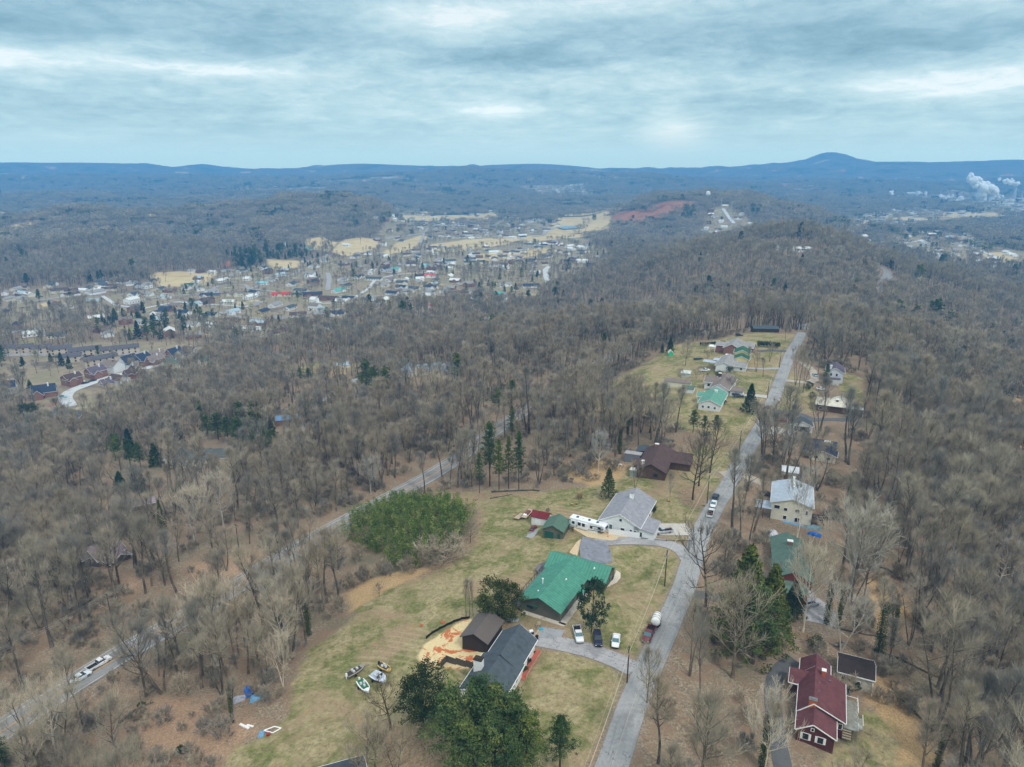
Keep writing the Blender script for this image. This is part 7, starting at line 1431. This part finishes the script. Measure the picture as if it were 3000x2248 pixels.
# beneath the wires and along the verges trees stay small
near.sort(key=lambda q:math.hypot(q[0],q[1])*(1 if True else 1))
def place_label(x,y):
    s_,t_=st(np.array(x),np.array(y)); s_=float(s_);t_=float(t_)
    if t_>0:
        if s_<60: return 'bare grey-brown tree on the leafy ground between the ridge road and the red-roofed house','woods by the red-roofed house'
        return 'bare grey-brown tree in the steep woods falling away right of the ridge','woods right of the ridge'
    if t_>-104: return 'bare grey-brown tree in the belt between the highway and the lawns','woods between highway and lawns'
    if t_>-150: return 'bare grey-brown tree hard beside the highway','trees lining the highway'
    return 'bare grey-brown tree on the slope below the highway','woods below the highway'
def vis(q):
    u,v=proj(q[0],q[1],q[2]+16); u2,v2=proj(q[0],q[1],q[2]+6); return -40<u<3040 and v<2240
cnt=sum(1 for o in C.objects if o.parent is None and o.name.startswith(('bare_tree','bare_oak','small_bare')))
quota=298-cnt; rest=[]
for q in near:
    if quota>0 and vis(q):
        lb,gp=place_label(q[0],q[1]); k=r6.choice(6,p=[.24,.22,.16,.16,.08,.14]); pale=r6.uniform()<.05
        P=FAT if pale else NEAR; k=int(r6.integers(2)) if pale else int(k)
        if pale: lb=lb.replace('grey-brown','pale-barked'); gp=gp+', pale'
        tree('bare_tree',P,(q[0],q[1],q[2]+.1),q[3]*P[k][2],lb,'tree',gp,rz=q[4],k=k,wide=float(r6.uniform(.8,1.1))); quota-=1
    else: rest.append(q)
PTS+=rest
# undergrowth: brush in the near woods
BP=[]
xs=r6.uniform(-320,330,26000); ys=r6.uniform(40,520,26000); rr=np.hypot(xs,ys)
m=(rr>80)&(rr<480)&(zone(LAWN,xs,ys,10)<-1)&(zone(STRAW,xs,ys,6)<-1)&(roads_d(xs,ys,10)>2)&(sdpoly(GROVE,xs,ys)<0)
xs,ys=xs[m],ys[m]; nn=fbm(xs/28,ys/28,44,3); edge=(zone(LAWN,xs,ys,12)>-9)
keep=r6.uniform(0,1,len(xs))<np.where(nn>.1,.85,.22)+np.where(edge,.35,0); xs,ys=xs[keep],ys[keep]
US=np.array([q for q in USED if q[2]>2.5]); bl=np.zeros(len(xs),bool)
for (ux,uy,ur) in US: bl|=((xs-ux)**2+(ys-uy)**2)<(ur)**2
xs,ys=xs[~bl],ys[~bl]; u,v=proj(xs,ys,gz(xs,ys)); k_=(u>-300)&(u<3300)&(v<2450); xs,ys=xs[k_],ys[k_]
for x,y,z in zip(xs,ys,gz(xs,ys)): BP.append([x,y,z-.1,float(r6.uniform(.5,1.5)),r6.uniform(0,6.28),0,0])
def scatter(name,rows,lods,label,cat):
    """one object: points carrying shared tree shapes as geometry-node instances"""
    A=np.array(rows); me=bpy.data.meshes.new(name); me.from_pydata(A[:,:3].tolist(),[],[])
    for an,ty,col in (('sc','FLOAT',A[:,3]),('rz','FLOAT',A[:,4]),('lod','INT',A[:,5]),('wd','FLOAT',r6.uniform(.82,1.15,len(A)))):
        a=me.attributes.new(an,ty,'POINT'); a.data.foreach_set('value',col.astype(np.float32 if ty=='FLOAT' else np.int32))
    a=me.attributes.new('pi','INT','POINT'); a.data.foreach_set('value',r6.integers(0,60,len(A)).astype(np.int32))
    o=link(name,me); tag(o,label,cat,kind='stuff')
    ng=bpy.data.node_groups.new(name+'_nodes','GeometryNodeTree'); ng.interface.new_socket('Geometry',in_out='INPUT',socket_type='NodeSocketGeometry'); ng.interface.new_socket('Geometry',in_out='OUTPUT',socket_type='NodeSocketGeometry')
    N=ng.nodes; L=ng.links; gi=N.new('NodeGroupInput'); go=N.new('NodeGroupOutput'); jn=N.new('GeometryNodeJoinGeometry')
    def at(nm,ty='FLOAT'): n=N.new('GeometryNodeInputNamedAttribute'); n.data_type=ty; n.inputs['Name'].default_value=nm; return n.outputs['Attribute']
    rz=N.new('ShaderNodeCombineXYZ'); L.new(at('rz'),rz.inputs[2])
    mw=N.new('ShaderNodeMath'); mw.operation='MULTIPLY'; L.new(at('sc'),mw.inputs[0]); L.new(at('wd'),mw.inputs[1])
    sc=N.new('ShaderNodeCombineXYZ'); L.new(mw.outputs[0],sc.inputs[0]); L.new(mw.outputs[0],sc.inputs[1]); L.new(at('sc'),sc.inputs[2])
    for ld,protos in lods.items():
        cm=N.new('FunctionNodeCompare'); cm.data_type='INT'; cm.operation='EQUAL'; L.new(at('lod','INT'),cm.inputs[2]); cm.inputs[3].default_value=ld
        gj=N.new('GeometryNodeJoinGeometry')
        for p in protos:
            oi=N.new('GeometryNodeObjectInfo'); oi.inputs['Object'].default_value=p; g2=N.new('GeometryNodeGeometryToInstance'); L.new(oi.outputs['Geometry'],g2.inputs[0]); L.new(g2.outputs[0],gj.inputs[0])
        ip=N.new('GeometryNodeInstanceOnPoints'); L.new(gi.outputs[0],ip.inputs['Points']); L.new(cm.outputs[0],ip.inputs['Selection']); L.new(gj.outputs[0],ip.inputs['Instance']); ip.inputs['Pick Instance'].default_value=True
        L.new(at('pi','INT'),ip.inputs['Instance Index']); L.new(rz.outputs[0],ip.inputs['Rotation']); L.new(sc.outputs[0],ip.inputs['Scale']); L.new(ip.outputs[0],jn.inputs[0])
    L.new(jn.outputs[0],go.inputs[0]); md=o.modifiers.new('scatter','NODES'); md.node_group=ng; return o
def merged(tm,cm,nm):
    V=[tuple(v.co) for v in tm.vertices]; n=len(V); V+=[tuple(v.co) for v in cm.vertices]; Fc=[list(p.vertices) for p in tm.polygons]; k=len(Fc); Fc+=[[i+n for i in p.vertices] for p in cm.polygons]
    return bpy.data.objects.new(nm,mesh(nm,V,Fc,[tm.materials[0],cm.materials[0]],[0]*k+[1]*(len(Fc)-k)))
NEARM=[merged(a,b,'wood_tree') for a,b,_ in NEAR]
EVM=[merged(*EV[k][:2],'wood_evergreen') for k in('pine','pine2','cedar')]
print('trees',len(PTS),'evergreen',len(EPTS),'brush',len(BP))
scatter('bare_woods',PTS,{0:NEARM,1:MID,2:FAR,3:VFAR,4:VFAR},'leafless grey-brown woods covering the ridge and the hills','woods')
ESTAND=[]
for k in range(2):
    r=np.random.default_rng(800+k); c=[];rd=[]
    for j in range(9):
        a=r.uniform(0,6.28);q=11*math.sqrt(r.uniform(0,1))
        for zz,ww in((4,4.2),(8,3.6),(12,2.4)): c.append([q*math.cos(a),q*math.sin(a),zz]); rd.append(ww)
    V,Q=leaves(r,np.array(c),np.array(rd),14,2.2,.9,.5); TR=MB().tube([(0,0,-2),(0,0,8)],[.3,.2],3); ESTAND.append(both('evergreen_stand',TR,(V,Q),BARKD,DARKC if k else PINE))
scatter('evergreen_woods',EPTS,{0:EVM,1:EMID,2:EMID,3:ESTAND,4:ESTAND},'dark green pines and cedars scattered through the bare woods','woods')
scatter('brush',BP,{0:BR},'leafless brush and saplings under the near trees','undergrowth')
